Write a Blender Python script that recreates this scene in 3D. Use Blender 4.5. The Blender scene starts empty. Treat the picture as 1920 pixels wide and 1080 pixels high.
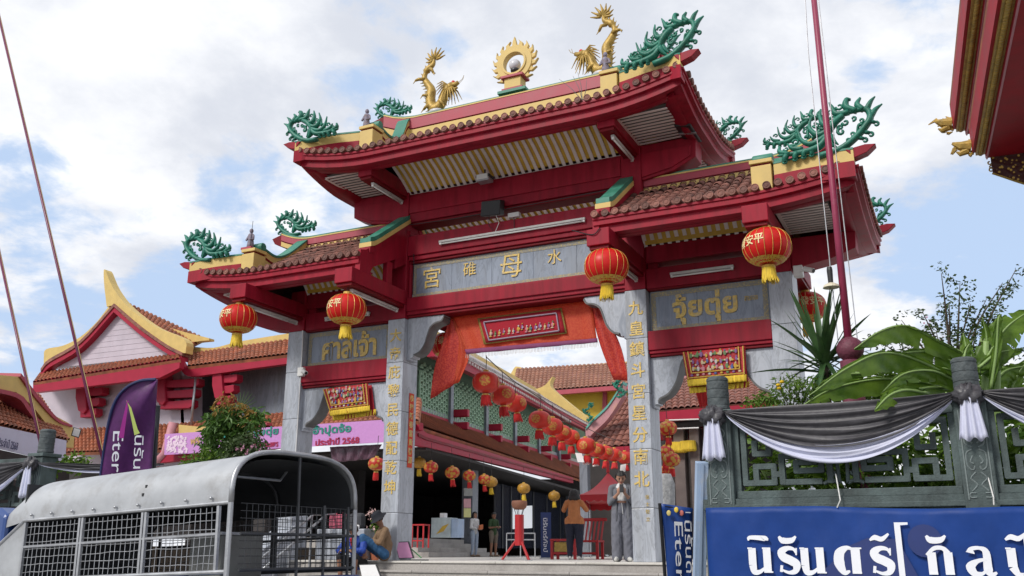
import bpy, math, random
import numpy as np
from mathutils import Vector, Matrix

random.seed(7)
PI = math.pi
S = bpy.context.scene
COL = S.collection

# ------------------------------------------------------------------ camera
CP = np.array([7.975, -16.286, 0.1605]); FPX = 1726.3
PITCH, YAW, ROLL = 0.2797, -0.4515, 0.0025
_fh = np.array([math.sin(YAW), math.cos(YAW), 0.0]); _r = np.array([math.cos(YAW), -math.sin(YAW), 0.0]); _z = np.array([0, 0, 1.0])
CF = _fh*math.cos(PITCH) + _z*math.sin(PITCH); CU = -_fh*math.sin(PITCH) + _z*math.cos(PITCH); CR = _r
_R2 = CR*math.cos(ROLL) + CU*math.sin(ROLL); _U2 = -CR*math.sin(ROLL) + CU*math.cos(ROLL)
cam = bpy.data.cameras.new('camera'); cam.sensor_width = 36.0; cam.lens = FPX/1920*36.0
cam.clip_start = 0.05; cam.clip_end = 2000
camo = bpy.data.objects.new('camera', cam); COL.objects.link(camo)
camo.matrix_world = Matrix(((_R2[0], _U2[0], -CF[0], CP[0]), (_R2[1], _U2[1], -CF[1], CP[1]), (_R2[2], _U2[2], -CF[2], CP[2]), (0, 0, 0, 1)))
S.camera = camo

def ray(u, v):
    return CF + _R2*((u-960)/FPX) - _U2*((v-540)/FPX)
def at(u, v, d):
    return Vector(CP + ray(u, v)*d)
def on(u, v, ax, val):
    r = ray(u, v); return Vector(CP + r*((val-CP[ax])/r[ax]))

# ------------------------------------------------------------------ sky, sun, exposure
SUN_EL, SUN_AZ = math.radians(40), math.radians(203)     # azimuth measured clockwise from +Y
w = bpy.data.worlds.new('World'); S.world = w; w.use_nodes = True
nt = w.node_tree; nt.nodes.clear()
def N(t, tree=None, **kw):
    n = (tree or nt).nodes.new(t)
    for k, val in kw.items(): setattr(n, k, val)
    return n
out = N('ShaderNodeOutputWorld'); bg = N('ShaderNodeBackground'); nt.links.new(bg.outputs[0], out.inputs[0])
sky = N('ShaderNodeTexSky', sky_type='NISHITA'); sky.sun_disc = False
sky.sun_elevation = SUN_EL; sky.sun_rotation = SUN_AZ; sky.air_density = 1.0; sky.dust_density = 1.5; sky.ozone_density = 1.0
tc = N('ShaderNodeTexCoord')
sep = N('ShaderNodeSeparateXYZ'); nt.links.new(tc.outputs['Generated'], sep.inputs[0])
def M_(op, a, b=None, c=None, clamp=False):
    n = N('ShaderNodeMath', operation=op); n.use_clamp = clamp
    for i, x in enumerate((a, b, c)):
        if x is None: continue
        if isinstance(x, (int, float)): n.inputs[i].default_value = x
        else: nt.links.new(x, n.inputs[i])
    return n.outputs[0]
den = M_('ADD', M_('MAXIMUM', sep.outputs[2], 0.0), 0.22)
px = M_('DIVIDE', sep.outputs[0], den); py = M_('DIVIDE', sep.outputs[1], den)
cmb = N('ShaderNodeCombineXYZ'); nt.links.new(px, cmb.inputs[0]); nt.links.new(py, cmb.inputs[1])
def noise(scale, detail, rough, vec, off=(0, 0, 0), dist=0.0):
    mp = N('ShaderNodeMapping'); mp.inputs['Location'].default_value = off; nt.links.new(vec, mp.inputs[0])
    n = N('ShaderNodeTexNoise'); n.inputs['Scale'].default_value = scale; n.inputs['Detail'].default_value = detail
    n.inputs['Roughness'].default_value = rough; n.inputs['Distortion'].default_value = dist
    nt.links.new(mp.outputs[0], n.inputs['Vector']); return n.outputs[0]
n1 = noise(2.6, 12, 0.60, cmb.outputs[0], (3.1, 1.7, 0), 0.25)
n2 = noise(0.9, 3, 0.5, cmb.outputs[0], (7.3, 2.2, 0))
n4 = noise(7.5, 10, 0.62, cmb.outputs[0], (5.1, .7, 0), 0.3)
cov = M_('SUBTRACT', M_('ADD', M_('ADD', M_('MULTIPLY', n1, 0.95), M_('MULTIPLY', n2, 0.45)), M_('MULTIPLY', n4, 0.55)), 0.36)
# openings between the clouds (world directions)
def opening(u, v, width, amount):
    d = ray(u, v); d = d/np.linalg.norm(d)
    vd = N('ShaderNodeVectorMath', operation='DISTANCE'); nt.links.new(tc.outputs['Generated'], vd.inputs[0]); vd.inputs[1].default_value = tuple(d)
    g = N('ShaderNodeMapRange', interpolation_type='SMOOTHERSTEP'); nt.links.new(vd.outputs['Value'], g.inputs[0])
    g.inputs[1].default_value = 0.0; g.inputs[2].default_value = width; g.inputs[3].default_value = amount; g.inputs[4].default_value = 0.0
    return g.outputs[0]
for (u, v, wd, am) in ((470, 320, .09, .17), (620, 165, .05, .16), (712, 140, .055, .16), (845, 90, .035, .15), (40, 300, .06, .12), (150, 570, .17, .24), (420, 560, .13, .2), (1615, 160, .05, .18), (1490, 130, .03, .1), (1800, 450, .15, .24), (1900, 580, .1, .15)):
    cov = M_('SUBTRACT', cov, opening(u, v, wd, am))
for (u, v, wd, am) in ((300, 90, .25, -.14), (1350, 330, .2, -.12), (1050, 100, .2, -.16), (220, 410, .12, -.17), (60, 60, .2, -.08), (1600, 290, .1, -.12), (560, 60, .12, -.12), (1750, 260, .1, -.1)):
    cov = M_('SUBTRACT', cov, opening(u, v, wd, am))
mask = N('ShaderNodeMapRange', interpolation_type='SMOOTHSTEP'); nt.links.new(cov, mask.inputs[0])
mask.inputs[1].default_value = 0.41; mask.inputs[2].default_value = 0.60
n3 = noise(2.2, 10, 0.60, cmb.outputs[0], (1.9, 8.4, 0), 0.1)
shade = N('ShaderNodeMapRange', interpolation_type='SMOOTHSTEP'); nt.links.new(n3, shade.inputs[0])
shade.inputs[1].default_value = 0.36; shade.inputs[2].default_value = 0.64; shade.inputs[3].default_value = 1.0; shade.inputs[4].default_value = 0.0
ramp = N('ShaderNodeMix', data_type='RGBA'); nt.links.new(shade.outputs[0], ramp.inputs['Factor'])
ramp.inputs['A'].default_value = (0.62, 0.65, 0.72, 1); ramp.inputs['B'].default_value = (0.91, 0.92, 0.945, 1)
skym = N('ShaderNodeMix', data_type='RGBA', blend_type='MULTIPLY'); skym.inputs['Factor'].default_value = 1.0
nt.links.new(sky.outputs[0], skym.inputs['A']); skym.inputs['B'].default_value = (0.082, 0.082, 0.082, 1)
haze = N('ShaderNodeMix', data_type='RGBA'); haze.inputs['Factor'].default_value = 0.86
nt.links.new(skym.outputs['Result'], haze.inputs['A']); haze.inputs['B'].default_value = (0.50, 0.64, 0.87, 1)
mx = N('ShaderNodeMix', data_type='RGBA'); nt.links.new(mask.outputs[0], mx.inputs['Factor'])
nt.links.new(haze.outputs['Result'], mx.inputs['A']); nt.links.new(ramp.outputs['Result'], mx.inputs['B'])
nt.links.new(mx.outputs['Result'], bg.inputs['Color']); bg.inputs['Strength'].default_value = 0.645
sl = bpy.data.lights.new('sun', 'SUN'); sl.energy = 1.5; sl.angle = math.radians(14); sl.color = (1.0, 0.95, 0.88)
so = bpy.data.objects.new('sun', sl); COL.objects.link(so)
sd = Vector((math.sin(SUN_AZ)*math.cos(SUN_EL), math.cos(SUN_AZ)*math.cos(SUN_EL), math.sin(SUN_EL)))
so.rotation_euler = sd.to_track_quat('Z', 'Y').to_euler(); so.location = sd*60
S.view_settings.view_transform = 'Standard'; S.view_settings.look = 'None'; S.view_settings.exposure = 0.86; S.view_settings.gamma = 1.0
S.cycles.max_bounces = 6; S.cycles.diffuse_bounces = 3; S.cycles.transparent_max_bounces = 12
S.cycles.use_denoising = True

# ------------------------------------------------------------------ helpers
_wl = {}
def wloc(o):
    return _wl.get(o.name, Vector((0, 0, 0))) if o else Vector((0, 0, 0))
def tag(o, label=None, cat=None, group=None, kind=None):
    if label: o['label'] = label
    if cat: o['category'] = cat
    if group: o['group'] = group
    if kind: o['kind'] = kind
    return o
def thing(name, label, cat, loc=(0, 0, 0), group=None, rz=0.0, parent=None):
    o = bpy.data.objects.new(name, None); COL.objects.link(o); o.location = loc; o.rotation_euler[2] = rz
    o.empty_display_size = 0.1
    _wl[o.name] = Vector(loc)
    return tag(o, label, cat, group)
class MB:
    def __init__(s): s.v = []; s.f = []
    def add(s, vs, fs):
        o = len(s.v); s.v.extend([tuple(p) for p in vs]); s.f.extend([tuple(i+o for i in q) for q in fs]); return s
    def box(s, x0, x1, y0, y1, z0, z1):
        return s.add([(x0,y0,z0),(x1,y0,z0),(x1,y1,z0),(x0,y1,z0),(x0,y0,z1),(x1,y0,z1),(x1,y1,z1),(x0,y1,z1)],
                     [(0,3,2,1),(4,5,6,7),(0,1,5,4),(1,2,6,5),(2,3,7,6),(3,0,4,7)])
    def obox(s, c, a, b, d):
        c, a, b, d = Vector(c), Vector(a), Vector(b), Vector(d)
        vs = [c-a-b-d, c+a-b-d, c+a+b-d, c-a+b-d, c-a-b+d, c+a-b+d, c+a+b+d, c-a+b+d]
        return s.add(vs, [(0,3,2,1),(4,5,6,7),(0,1,5,4),(1,2,6,5),(2,3,7,6),(3,0,4,7)])
    def beam(s, p, q, wd, ht, up=(0, 0, 1)):
        p, q = Vector(p), Vector(q); d = (q-p); L = d.length; d = d/L
        u = Vector(up); sx = d.cross(u)
        if sx.length < 1e-4: sx = d.cross(Vector((1, 0, 0)))
        sx.normalize(); u = sx.cross(d)
        return s.obox((p+q)/2, d*L/2, sx*wd/2, u*ht/2)
    def prism(s, poly, axis, t0, t1):
        n = len(poly)
        def P(a, b, t): return {'x': (t, a, b), 'y': (a, t, b), 'z': (a, b, t)}[axis]
        vs = [P(a, b, t0) for a, b in poly]+[P(a, b, t1) for a, b in poly]
        ar = sum(poly[i][0]*poly[(i+1) % n][1]-poly[(i+1) % n][0]*poly[i][1] for i in range(n))
        flip = (ar > 0) == (axis == 'y')
        fs = [tuple(range(n))[::-1], tuple(range(n, 2*n))]+[(i, (i+1) % n, n+(i+1) % n, n+i) for i in range(n)]
        if flip: fs = [q[::-1] for q in fs]
        return s.add(vs, fs)
    def tube(s, pts, r, n=8, caps=True, squash=None, ref=None):
        P = [Vector(p) for p in pts]; m = len(P); R = [r]*m if isinstance(r, (int, float)) else list(r)
        vs = []; up = Vector(ref) if ref else None
        for i in range(m):
            d = (P[min(i+1, m-1)]-P[max(i-1, 0)])
            d = d.normalized() if d.length > 1e-9 else Vector((0, 0, 1))
            if up is None or abs(d.dot(up)) > .98:
                up = Vector((0, 0, 1)) if abs(d.z) < .9 else Vector((1, 0, 0))
            a = (up-d*up.dot(d)).normalized(); b = d.cross(a)
            if not ref: up = a
            for k in range(n):
                t = 2*PI*k/n; q = squash or (1, 1)
                vs.append(P[i]+(a*math.cos(t)*q[0]+b*math.sin(t)*q[1])*R[i])
        fs = [(i*n+k, i*n+(k+1) % n, (i+1)*n+(k+1) % n, (i+1)*n+k) for i in range(m-1) for k in range(n)]
        if caps: fs += [tuple(range(n))[::-1], tuple((m-1)*n+k for k in range(n))]
        return s.add(vs, fs)
    def lathe(s, prof, n=24, c=(0, 0, 0), flute=0.0, caps=True, ph=0.0):
        vs = []; m = len(prof)
        for (r, z) in prof:
            for k in range(n):
                t = 2*PI*k/n+ph; rr = r*(1-(flute if k % 2 else 0)); vs.append((c[0]+rr*math.cos(t), c[1]+rr*math.sin(t), c[2]+z))
        fs = [(i*n+k, i*n+(k+1) % n, (i+1)*n+(k+1) % n, (i+1)*n+k) for i in range(m-1) for k in range(n)]
        if caps: fs += [tuple(range(n))[::-1], tuple((m-1)*n+k for k in range(n))]
        return s.add(vs, fs)
    def grid(s, rows, double=0.0):
        m, n = len(rows), len(rows[0])
        vs = [p for r in rows for p in r]
        fs = [(i*n+j, i*n+j+1, (i+1)*n+j+1, (i+1)*n+j) for i in range(m-1) for j in range(n-1)]
        return s.add(vs, fs)
    def slab(s, rows, off):
        """a sheet given thickness: off is a vector"""
        m, n = len(rows), len(rows[0]); off = Vector(off)
        a = [Vector(p) for r in rows for p in r]; b = [p+off for p in a]; K = len(a)
        fs = []
        for i in range(m-1):
            for j in range(n-1):
                q = (i*n+j, i*n+j+1, (i+1)*n+j+1, (i+1)*n+j)
                fs.append(q); fs.append(tuple(x+K for x in q[::-1]))
        edge = [i for i in range(n)]+[i*n+n-1 for i in range(1, m)]+[(m-1)*n+j for j in range(n-2, -1, -1)]+[i*n for i in range(m-2, 0, -1)]
        for i in range(len(edge)):
            p, q = edge[i], edge[(i+1) % len(edge)]; fs.append((q, p, p+K, q+K))
        return s.add(a+b, fs)
    def sphere(s, c, r, n=12, m=8, sc=(1, 1, 1)):
        prof = [(math.sin(PI*i/m), -math.cos(PI*i/m)) for i in range(m+1)]
        prof[0] = (1e-3, -1); prof[-1] = (1e-3, 1); vs = []
        for (a, z) in prof:
            for k in range(n):
                t = 2*PI*k/n; vs.append((c[0]+r*sc[0]*a*math.cos(t), c[1]+r*sc[1]*a*math.sin(t), c[2]+r*sc[2]*z))
        fs = [(i*n+k, i*n+(k+1) % n, (i+1)*n+(k+1) % n, (i+1)*n+k) for i in range(m) for k in range(n)]
        return s.add(vs, fs)
    def mesh(s, name, mat=None, smooth=False, org=(0, 0, 0)):
        me = bpy.data.meshes.new(name); o = Vector(org)
        me.from_pydata([(p[0]-o.x, p[1]-o.y, p[2]-o.z) for p in s.v], [], s.f)
        if mat:
            for q in (mat if isinstance(mat, (list, tuple)) else [mat]): me.materials.append(q)
        if smooth: me.polygons.foreach_set('use_smooth', [True]*len(me.polygons))
        me.update(); return me
    def build(s, name, mat, parent=None, smooth=False, bevel=0.0, **tg):
        me = s.mesh(name, mat, smooth, wloc(parent))
        o = bpy.data.objects.new(name, me); COL.objects.link(o)
        if parent: o.parent = parent
        _wl[o.name] = wloc(parent)
        if bevel:
            b = o.modifiers.new('bevel', 'BEVEL'); b.width = bevel; b.segments = 2; b.limit_method = 'ANGLE'; b.angle_limit = math.radians(40)
        return tag(o, **tg) if tg else o
def inst(name, me, loc, parent=None, rot=(0, 0, 0), sc=(1, 1, 1), **tg):
    o = bpy.data.objects.new(name, me); COL.objects.link(o)
    o.location = Vector(loc)-wloc(parent); o.rotation_euler = rot; o.scale = sc
    if parent: o.parent = parent
    _wl[o.name] = Vector(loc)
    return tag(o, **tg) if tg else o
def smooth_angle(o, deg=40):
    me = o.data; me.polygons.foreach_set('use_smooth', [True]*len(me.polygons))
    try: me.set_sharp_from_angle(angle=math.radians(deg))
    except Exception: pass
    return o
def bez(p, q, r, t):
    return tuple((1-t)**2*a+2*t*(1-t)*b+t*t*c for a, b, c in zip(p, q, r))
def curve(pts, k=6):
    """Catmull-Rom through the points"""
    P = [np.array(p, float) for p in pts]; P = [2*P[0]-P[1]]+P+[2*P[-1]-P[-2]]; o = []
    for i in range(1, len(P)-2):
        for j in range(k):
            t = j/k; a, b, c, d = P[i-1], P[i], P[i+1], P[i+2]
            o.append(tuple(.5*((2*b)+(-a+c)*t+(2*a-5*b+4*c-d)*t*t+(-a+3*b-3*c+d)*t**3)))
    o.append(tuple(P[-2])); return o

# ------------------------------------------------------------------ materials
def mat(name, col, rough=.6, metal=0.0, var=0.12, vscale=3.0, bump=0.0, bscale=40.0, col2=None, streak=0.0, stretch=(1, 1, 1), dirt=None, dscale=1.2, dlo=.55, dhi=.75, spec=None, coat=0.0, trans=0.0, obj=False, sheen=0.0, rnd=0.0):
    m = bpy.data.materials.new(name); m.use_nodes = True; t = m.node_tree; t.nodes.clear()
    o = N('ShaderNodeOutputMaterial', t); b = N('ShaderNodeBsdfPrincipled', t); t.links.new(b.outputs[0], o.inputs[0])
    b.inputs['Roughness'].default_value = rough; b.inputs['Metallic'].default_value = metal
    if spec is not None: b.inputs['Specular IOR Level'].default_value = spec
    if coat: b.inputs['Coat Weight'].default_value = coat; b.inputs['Coat Roughness'].default_value = .15
    if sheen: b.inputs['Sheen Weight'].default_value = sheen
    if obj:
        tcn = N('ShaderNodeTexCoord', t); src = tcn.outputs['Object']
    else:
        g = N('ShaderNodeNewGeometry', t); src = g.outputs['Position']
    mp = N('ShaderNodeMapping', t); mp.inputs['Scale'].default_value = stretch; t.links.new(src, mp.inputs[0])
    n = N('ShaderNodeTexNoise', t); n.inputs['Scale'].default_value = vscale; n.inputs['Detail'].default_value = 6; n.inputs['Roughness'].default_value = .6
    t.links.new(mp.outputs[0], n.inputs['Vector'])
    mr = N('ShaderNodeMapRange', t); t.links.new(n.outputs[0], mr.inputs[0]); mr.inputs[1].default_value = .3; mr.inputs[2].default_value = .7
    mix = N('ShaderNodeMix', t, data_type='RGBA'); t.links.new(mr.outputs[0], mix.inputs['Factor'])
    c1 = tuple(c*(1-var) for c in col); c2 = col2 or tuple(min(1, c*(1+var)) for c in col)
    mix.inputs['A'].default_value = (*c1, 1); mix.inputs['B'].default_value = (*c2, 1)
    last = mix.outputs['Result']
    if dirt:
        mp2 = N('ShaderNodeMapping', t); mp2.inputs['Scale'].default_value = (1, 1, .25) if streak else (1, 1, 1); t.links.new(src, mp2.inputs[0])
        n2 = N('ShaderNodeTexNoise', t); n2.inputs['Scale'].default_value = dscale; n2.inputs['Detail'].default_value = 9; n2.inputs['Roughness'].default_value = .68
        t.links.new(mp2.outputs[0], n2.inputs['Vector'])
        r2 = N('ShaderNodeMapRange', t); t.links.new(n2.outputs[0], r2.inputs[0]); r2.inputs[1].default_value = dlo; r2.inputs[2].default_value = dhi; r2.inputs[4].default_value = .8
        m2 = N('ShaderNodeMix', t, data_type='RGBA'); t.links.new(r2.outputs[0], m2.inputs['Factor']); t.links.new(last, m2.inputs['A']); m2.inputs['B'].default_value = (*dirt, 1)
        last = m2.outputs['Result']
    if rnd:
        oi = N('ShaderNodeObjectInfo', t); rg = N('ShaderNodeMapRange', t); t.links.new(oi.outputs['Random'], rg.inputs[0]); rg.inputs[3].default_value = 1-rnd; rg.inputs[4].default_value = 1+rnd
        vm = N('ShaderNodeVectorMath', t, operation='SCALE'); t.links.new(last, vm.inputs[0]); t.links.new(rg.outputs[0], vm.inputs['Scale']); last = vm.outputs[0]
    t.links.new(last, b.inputs['Base Color'])
    if rough > .2:
        rr = N('ShaderNodeMapRange', t); t.links.new(n.outputs[0], rr.inputs[0]); rr.inputs[3].default_value = max(.05, rough-.12); rr.inputs[4].default_value = min(1, rough+.12)
        t.links.new(rr.outputs[0], b.inputs['Roughness'])
    if bump:
        nb = N('ShaderNodeTexNoise', t); nb.inputs['Scale'].default_value = bscale; nb.inputs['Detail'].default_value = 5
        t.links.new(mp.outputs[0], nb.inputs['Vector'])
        bp = N('ShaderNodeBump', t); bp.inputs['Strength'].default_value = bump; bp.inputs['Distance'].default_value = .02
        t.links.new(nb.outputs[0], bp.inputs['Height']); t.links.new(bp.outputs[0], b.inputs['Normal'])
    if trans:
        tr = N('ShaderNodeBsdfTranslucent', t); ms = N('ShaderNodeMixShader', t); ms.inputs[0].default_value = trans
        t.links.new(last, tr.inputs[0]); t.links.new(b.outputs[0], ms.inputs[1]); t.links.new(tr.outputs[0], ms.inputs[2]); t.links.new(ms.outputs[0], o.inputs[0])
    m['_b'] = 1
    return m
def marble(name, base, vein, rough=.35):
    m = bpy.data.materials.new(name); m.use_nodes = True; t = m.node_tree; t.nodes.clear()
    o = N('ShaderNodeOutputMaterial', t); b = N('ShaderNodeBsdfPrincipled', t); t.links.new(b.outputs[0], o.inputs[0])
    oi = N('ShaderNodeObjectInfo', t); g = N('ShaderNodeNewGeometry', t)
    ad = N('ShaderNodeVectorMath', t, operation='MULTIPLY_ADD'); t.links.new(oi.outputs['Random'], ad.inputs[0]); ad.inputs[1].default_value = (9, 5, 13); t.links.new(g.outputs['Position'], ad.inputs[2])
    mp = N('ShaderNodeMapping', t); mp.inputs['Rotation'].default_value = (.3, .5, .2); mp.inputs['Scale'].default_value = (2.2, 2.2, .55); t.links.new(ad.outputs[0], mp.inputs[0])
    n = N('ShaderNodeTexNoise', t); n.inputs['Scale'].default_value = 1.8; n.inputs['Detail'].default_value = 9; n.inputs['Roughness'].default_value = .62; n.inputs['Distortion'].default_value = 1.2
    t.links.new(mp.outputs[0], n.inputs['Vector'])
    cr = N('ShaderNodeValToRGB', t); t.links.new(n.outputs[0], cr.inputs[0]); e = cr.color_ramp.elements
    e[0].position = .3; e[0].color = (*vein, 1); e[1].position = .7; e[1].color = (*[min(1, c*1.12) for c in base], 1)
    for p, c in ((.46, base), (.495, tuple(c*.72 for c in base)), (.53, base)):
        k = e.new(p); k.color = (*c, 1)
    n2 = N('ShaderNodeTexNoise', t); n2.inputs['Scale'].default_value = 1.1; n2.inputs['Detail'].default_value = 8
    mp2 = N('ShaderNodeMapping', t); mp2.inputs['Scale'].default_value = (3, 3, .35); t.links.new(g.outputs['Position'], mp2.inputs[0]); t.links.new(mp2.outputs[0], n2.inputs['Vector'])
    r2 = N('ShaderNodeMapRange', t); t.links.new(n2.outputs[0], r2.inputs[0]); r2.inputs[1].default_value = .52; r2.inputs[2].default_value = .8; r2.inputs[4].default_value = .55
    mm = N('ShaderNodeMix', t, data_type='RGBA'); t.links.new(r2.outputs[0], mm.inputs['Factor']); t.links.new(cr.outputs[0], mm.inputs['A']); mm.inputs['B'].default_value = (.16, .155, .14, 1)
    t.links.new(mm.outputs['Result'], b.inputs['Base Color']); b.inputs['Roughness'].default_value = rough
    bp = N('ShaderNodeBump', t); bp.inputs['Strength'].default_value = .08; bp.inputs['Distance'].default_value = .01; t.links.new(n.outputs[0], bp.inputs['Height']); t.links.new(bp.outputs[0], b.inputs['Normal'])
    return m
def weave(name, c1, c2, scale, rough=.7, kind='VORONOI', c3=None, trans=.0, thr=(.35, .5), bump=.15):
    """patterned cloth: two or three thread colours in a small motif"""
    m = bpy.data.materials.new(name); m.use_nodes = True; t = m.node_tree; t.nodes.clear()
    o = N('ShaderNodeOutputMaterial', t); b = N('ShaderNodeBsdfPrincipled', t); t.links.new(b.outputs[0], o.inputs[0]); b.inputs['Roughness'].default_value = rough
    g = N('ShaderNodeNewGeometry', t)
    n = N('ShaderNodeTexVoronoi', t) if kind == 'VORONOI' else N('ShaderNodeTexNoise', t)
    n.inputs['Scale'].default_value = scale; t.links.new(g.outputs['Position'], n.inputs['Vector'])
    r = N('ShaderNodeMapRange', t); t.links.new(n.outputs[0], r.inputs[0]); r.inputs[1].default_value, r.inputs[2].default_value = thr
    mx_ = N('ShaderNodeMix', t, data_type='RGBA'); t.links.new(r.outputs[0], mx_.inputs['Factor']); mx_.inputs['A'].default_value = (*c2, 1); mx_.inputs['B'].default_value = (*c1, 1)
    last = mx_.outputs['Result']
    if c3:
        n2 = N('ShaderNodeTexNoise', t); n2.inputs['Scale'].default_value = scale*.6; t.links.new(g.outputs['Position'], n2.inputs['Vector'])
        r2 = N('ShaderNodeMapRange', t); t.links.new(n2.outputs[0], r2.inputs[0]); r2.inputs[1].default_value = .52; r2.inputs[2].default_value = .56
        m3 = N('ShaderNodeMix', t, data_type='RGBA'); t.links.new(r2.outputs[0], m3.inputs['Factor']); t.links.new(last, m3.inputs['A']); m3.inputs['B'].default_value = (*c3, 1); last = m3.outputs['Result']
    t.links.new(last, b.inputs['Base Color'])
    bp = N('ShaderNodeBump', t); bp.inputs['Strength'].default_value = bump; bp.inputs['Distance'].default_value = .01; t.links.new(n.outputs[0], bp.inputs['Height']); t.links.new(bp.outputs[0], b.inputs['Normal'])
    if trans:
        tr = N('ShaderNodeBsdfTranslucent', t); ms = N('ShaderNodeMixShader', t); ms.inputs[0].default_value = trans
        t.links.new(last, tr.inputs[0]); t.links.new(b.outputs[0], ms.inputs[1]); t.links.new(tr.outputs[0], ms.inputs[2]); t.links.new(ms.outputs[0], o.inputs[0])
    return m
RED = mat('red_paint', (.265, .008, .023), .5, var=.24, vscale=1.7, bump=.05, bscale=12, stretch=(4, 4, .5), rnd=.08, dirt=(.36, .05, .075), dscale=1.6, dlo=.58, dhi=.9, streak=1, spec=.22)
REDD = mat('dark_red_paint', (.17, .004, .010), .5, var=.15, bump=.05, dirt=(.10, .012, .015), dscale=2, spec=.2)
YEL = mat('ochre_paint', (.60, .43, .14), .6, var=.10, bump=.06, dirt=(.30, .22, .10), dscale=2.4, dlo=.6, dhi=.85, streak=1)
GRN = mat('green_paint', (.03, .19, .13), .5, var=.2, bump=.06, dirt=(.10, .26, .21), dscale=3, dlo=.5)
SCROLL = mat('green_stucco', (.012, .145, .095), .5, var=.35, vscale=6, bump=.25, bscale=25, dirt=(.03, .24, .18), dscale=5, dlo=.45, dhi=.8)
GOLD = mat('gold_paint', (.40, .26, .055), .45, metal=.25, var=.3, vscale=14, bump=.35, bscale=60, dirt=(.12, .08, .025), dscale=9, dlo=.5)
GOLDL = mat('gold_leaf_letters', (.62, .44, .12), .45, metal=.1, var=.25, vscale=24, dirt=(.38, .36, .30), dscale=11, dlo=.5, dhi=.65, bump=.4)
TILE = mat('clay_tile', (.19, .075, .055), .7, rnd=.35, var=.4, vscale=5, bump=.3, bscale=50, dirt=(.055, .035, .03), dscale=4, dlo=.5)
TILEO = mat('orange_clay_tile', (.33, .105, .05), .75, var=.4, vscale=3, bump=.25, dirt=(.13, .06, .04), dscale=1.3, dlo=.45)
SLAT = mat('pale_slat_paint', (.72, .64, .62), .6, var=.10, rnd=.08, dirt=(.45, .38, .34), dscale=3)
BOARD = mat('gold_board', (.56, .34, .035), .55, var=.15, vscale=6)
MAR = marble('grey_marble', (.42, .45, .505), (.25, .275, .325))
MARS = marble('blue_grey_marble_sign', (.235, .275, .345), (.165, .195, .25), .4)
MARD = mat('marble_edge', (.12, .12, .12), .6, var=.3)
STONE = mat('granite_step', (.38, .36, .34), .7, rnd=.1, var=.15, vscale=30, bump=.1, bscale=90, dirt=(.14, .12, .11), dscale=1.4, dlo=.5, dhi=.8)
PALE = mat('pale_terrazzo', (.58, .56, .52), .5, var=.08, vscale=20, dirt=(.32, .3, .27), dscale=.8)
WHITE = mat('white_plastic', (.75, .75, .73), .4, var=.05)
BLACK = mat('black_plastic', (.015, .015, .017), .45, var=.1)
STEEL = mat('galvanised_steel', (.42, .43, .45), .42, metal=.7, var=.18, vscale=8, bump=.05)
DSTEEL = mat('dark_steel', (.06, .063, .07), .5, metal=.4, var=.3)
SHEET = mat('sheet_metal', (.40, .415, .435), .5, metal=.35, var=.16, vscale=2.5, bump=.35, bscale=3.5, dirt=(.22, .205, .19), dscale=3.2, dlo=.5, dhi=.8)
GREYW = mat('carved_green_grey_stone', (.085, .115, .115), .8, var=.3, vscale=4, bump=.4, bscale=45, dirt=(.02, .024, .024), dscale=2.2, dlo=.48, dhi=.72, streak=1)
LRED = mat('lantern_red_silk', (.68, .016, .013), .38, var=.08, vscale=8, bump=.06, bscale=60, trans=.22, spec=.35)
LORG = mat('lantern_coral_silk', (.74, .055, .035), .42, var=.12, vscale=9, trans=.3)
LGOLD = mat('lantern_gold', (.62, .40, .08), .4, metal=.2, var=.2, vscale=30)
LGSILK = mat('lantern_gold_silk', (.50, .27, .04), .4, var=.3, vscale=14, trans=.25)
FRNG = mat('yellow_fringe', (.66, .46, .03), .7, var=.25, vscale=40, stretch=(1, 1, .08), bump=.5, bscale=60)
FRNGR = mat('red_fringe', (.55, .02, .02), .7, var=.25, vscale=40, stretch=(1, 1, .08), bump=.5, bscale=60)
SKIN = mat('skin', (.40, .21, .14), .55, var=.06)
SKIND = mat('tanned_skin', (.26, .125, .075), .55, var=.06)
HAIR = mat('black_hair', (.012, .010, .010), .5, var=.3, vscale=60, bump=.4, bscale=90)
def cloth(name, c, **k): return mat(name, c, k.pop('rough', .85), var=k.pop('var', .10), vscale=k.pop('vscale', 12), bump=k.pop('bump', .25), bscale=k.pop('bscale', 22), **k)

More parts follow.
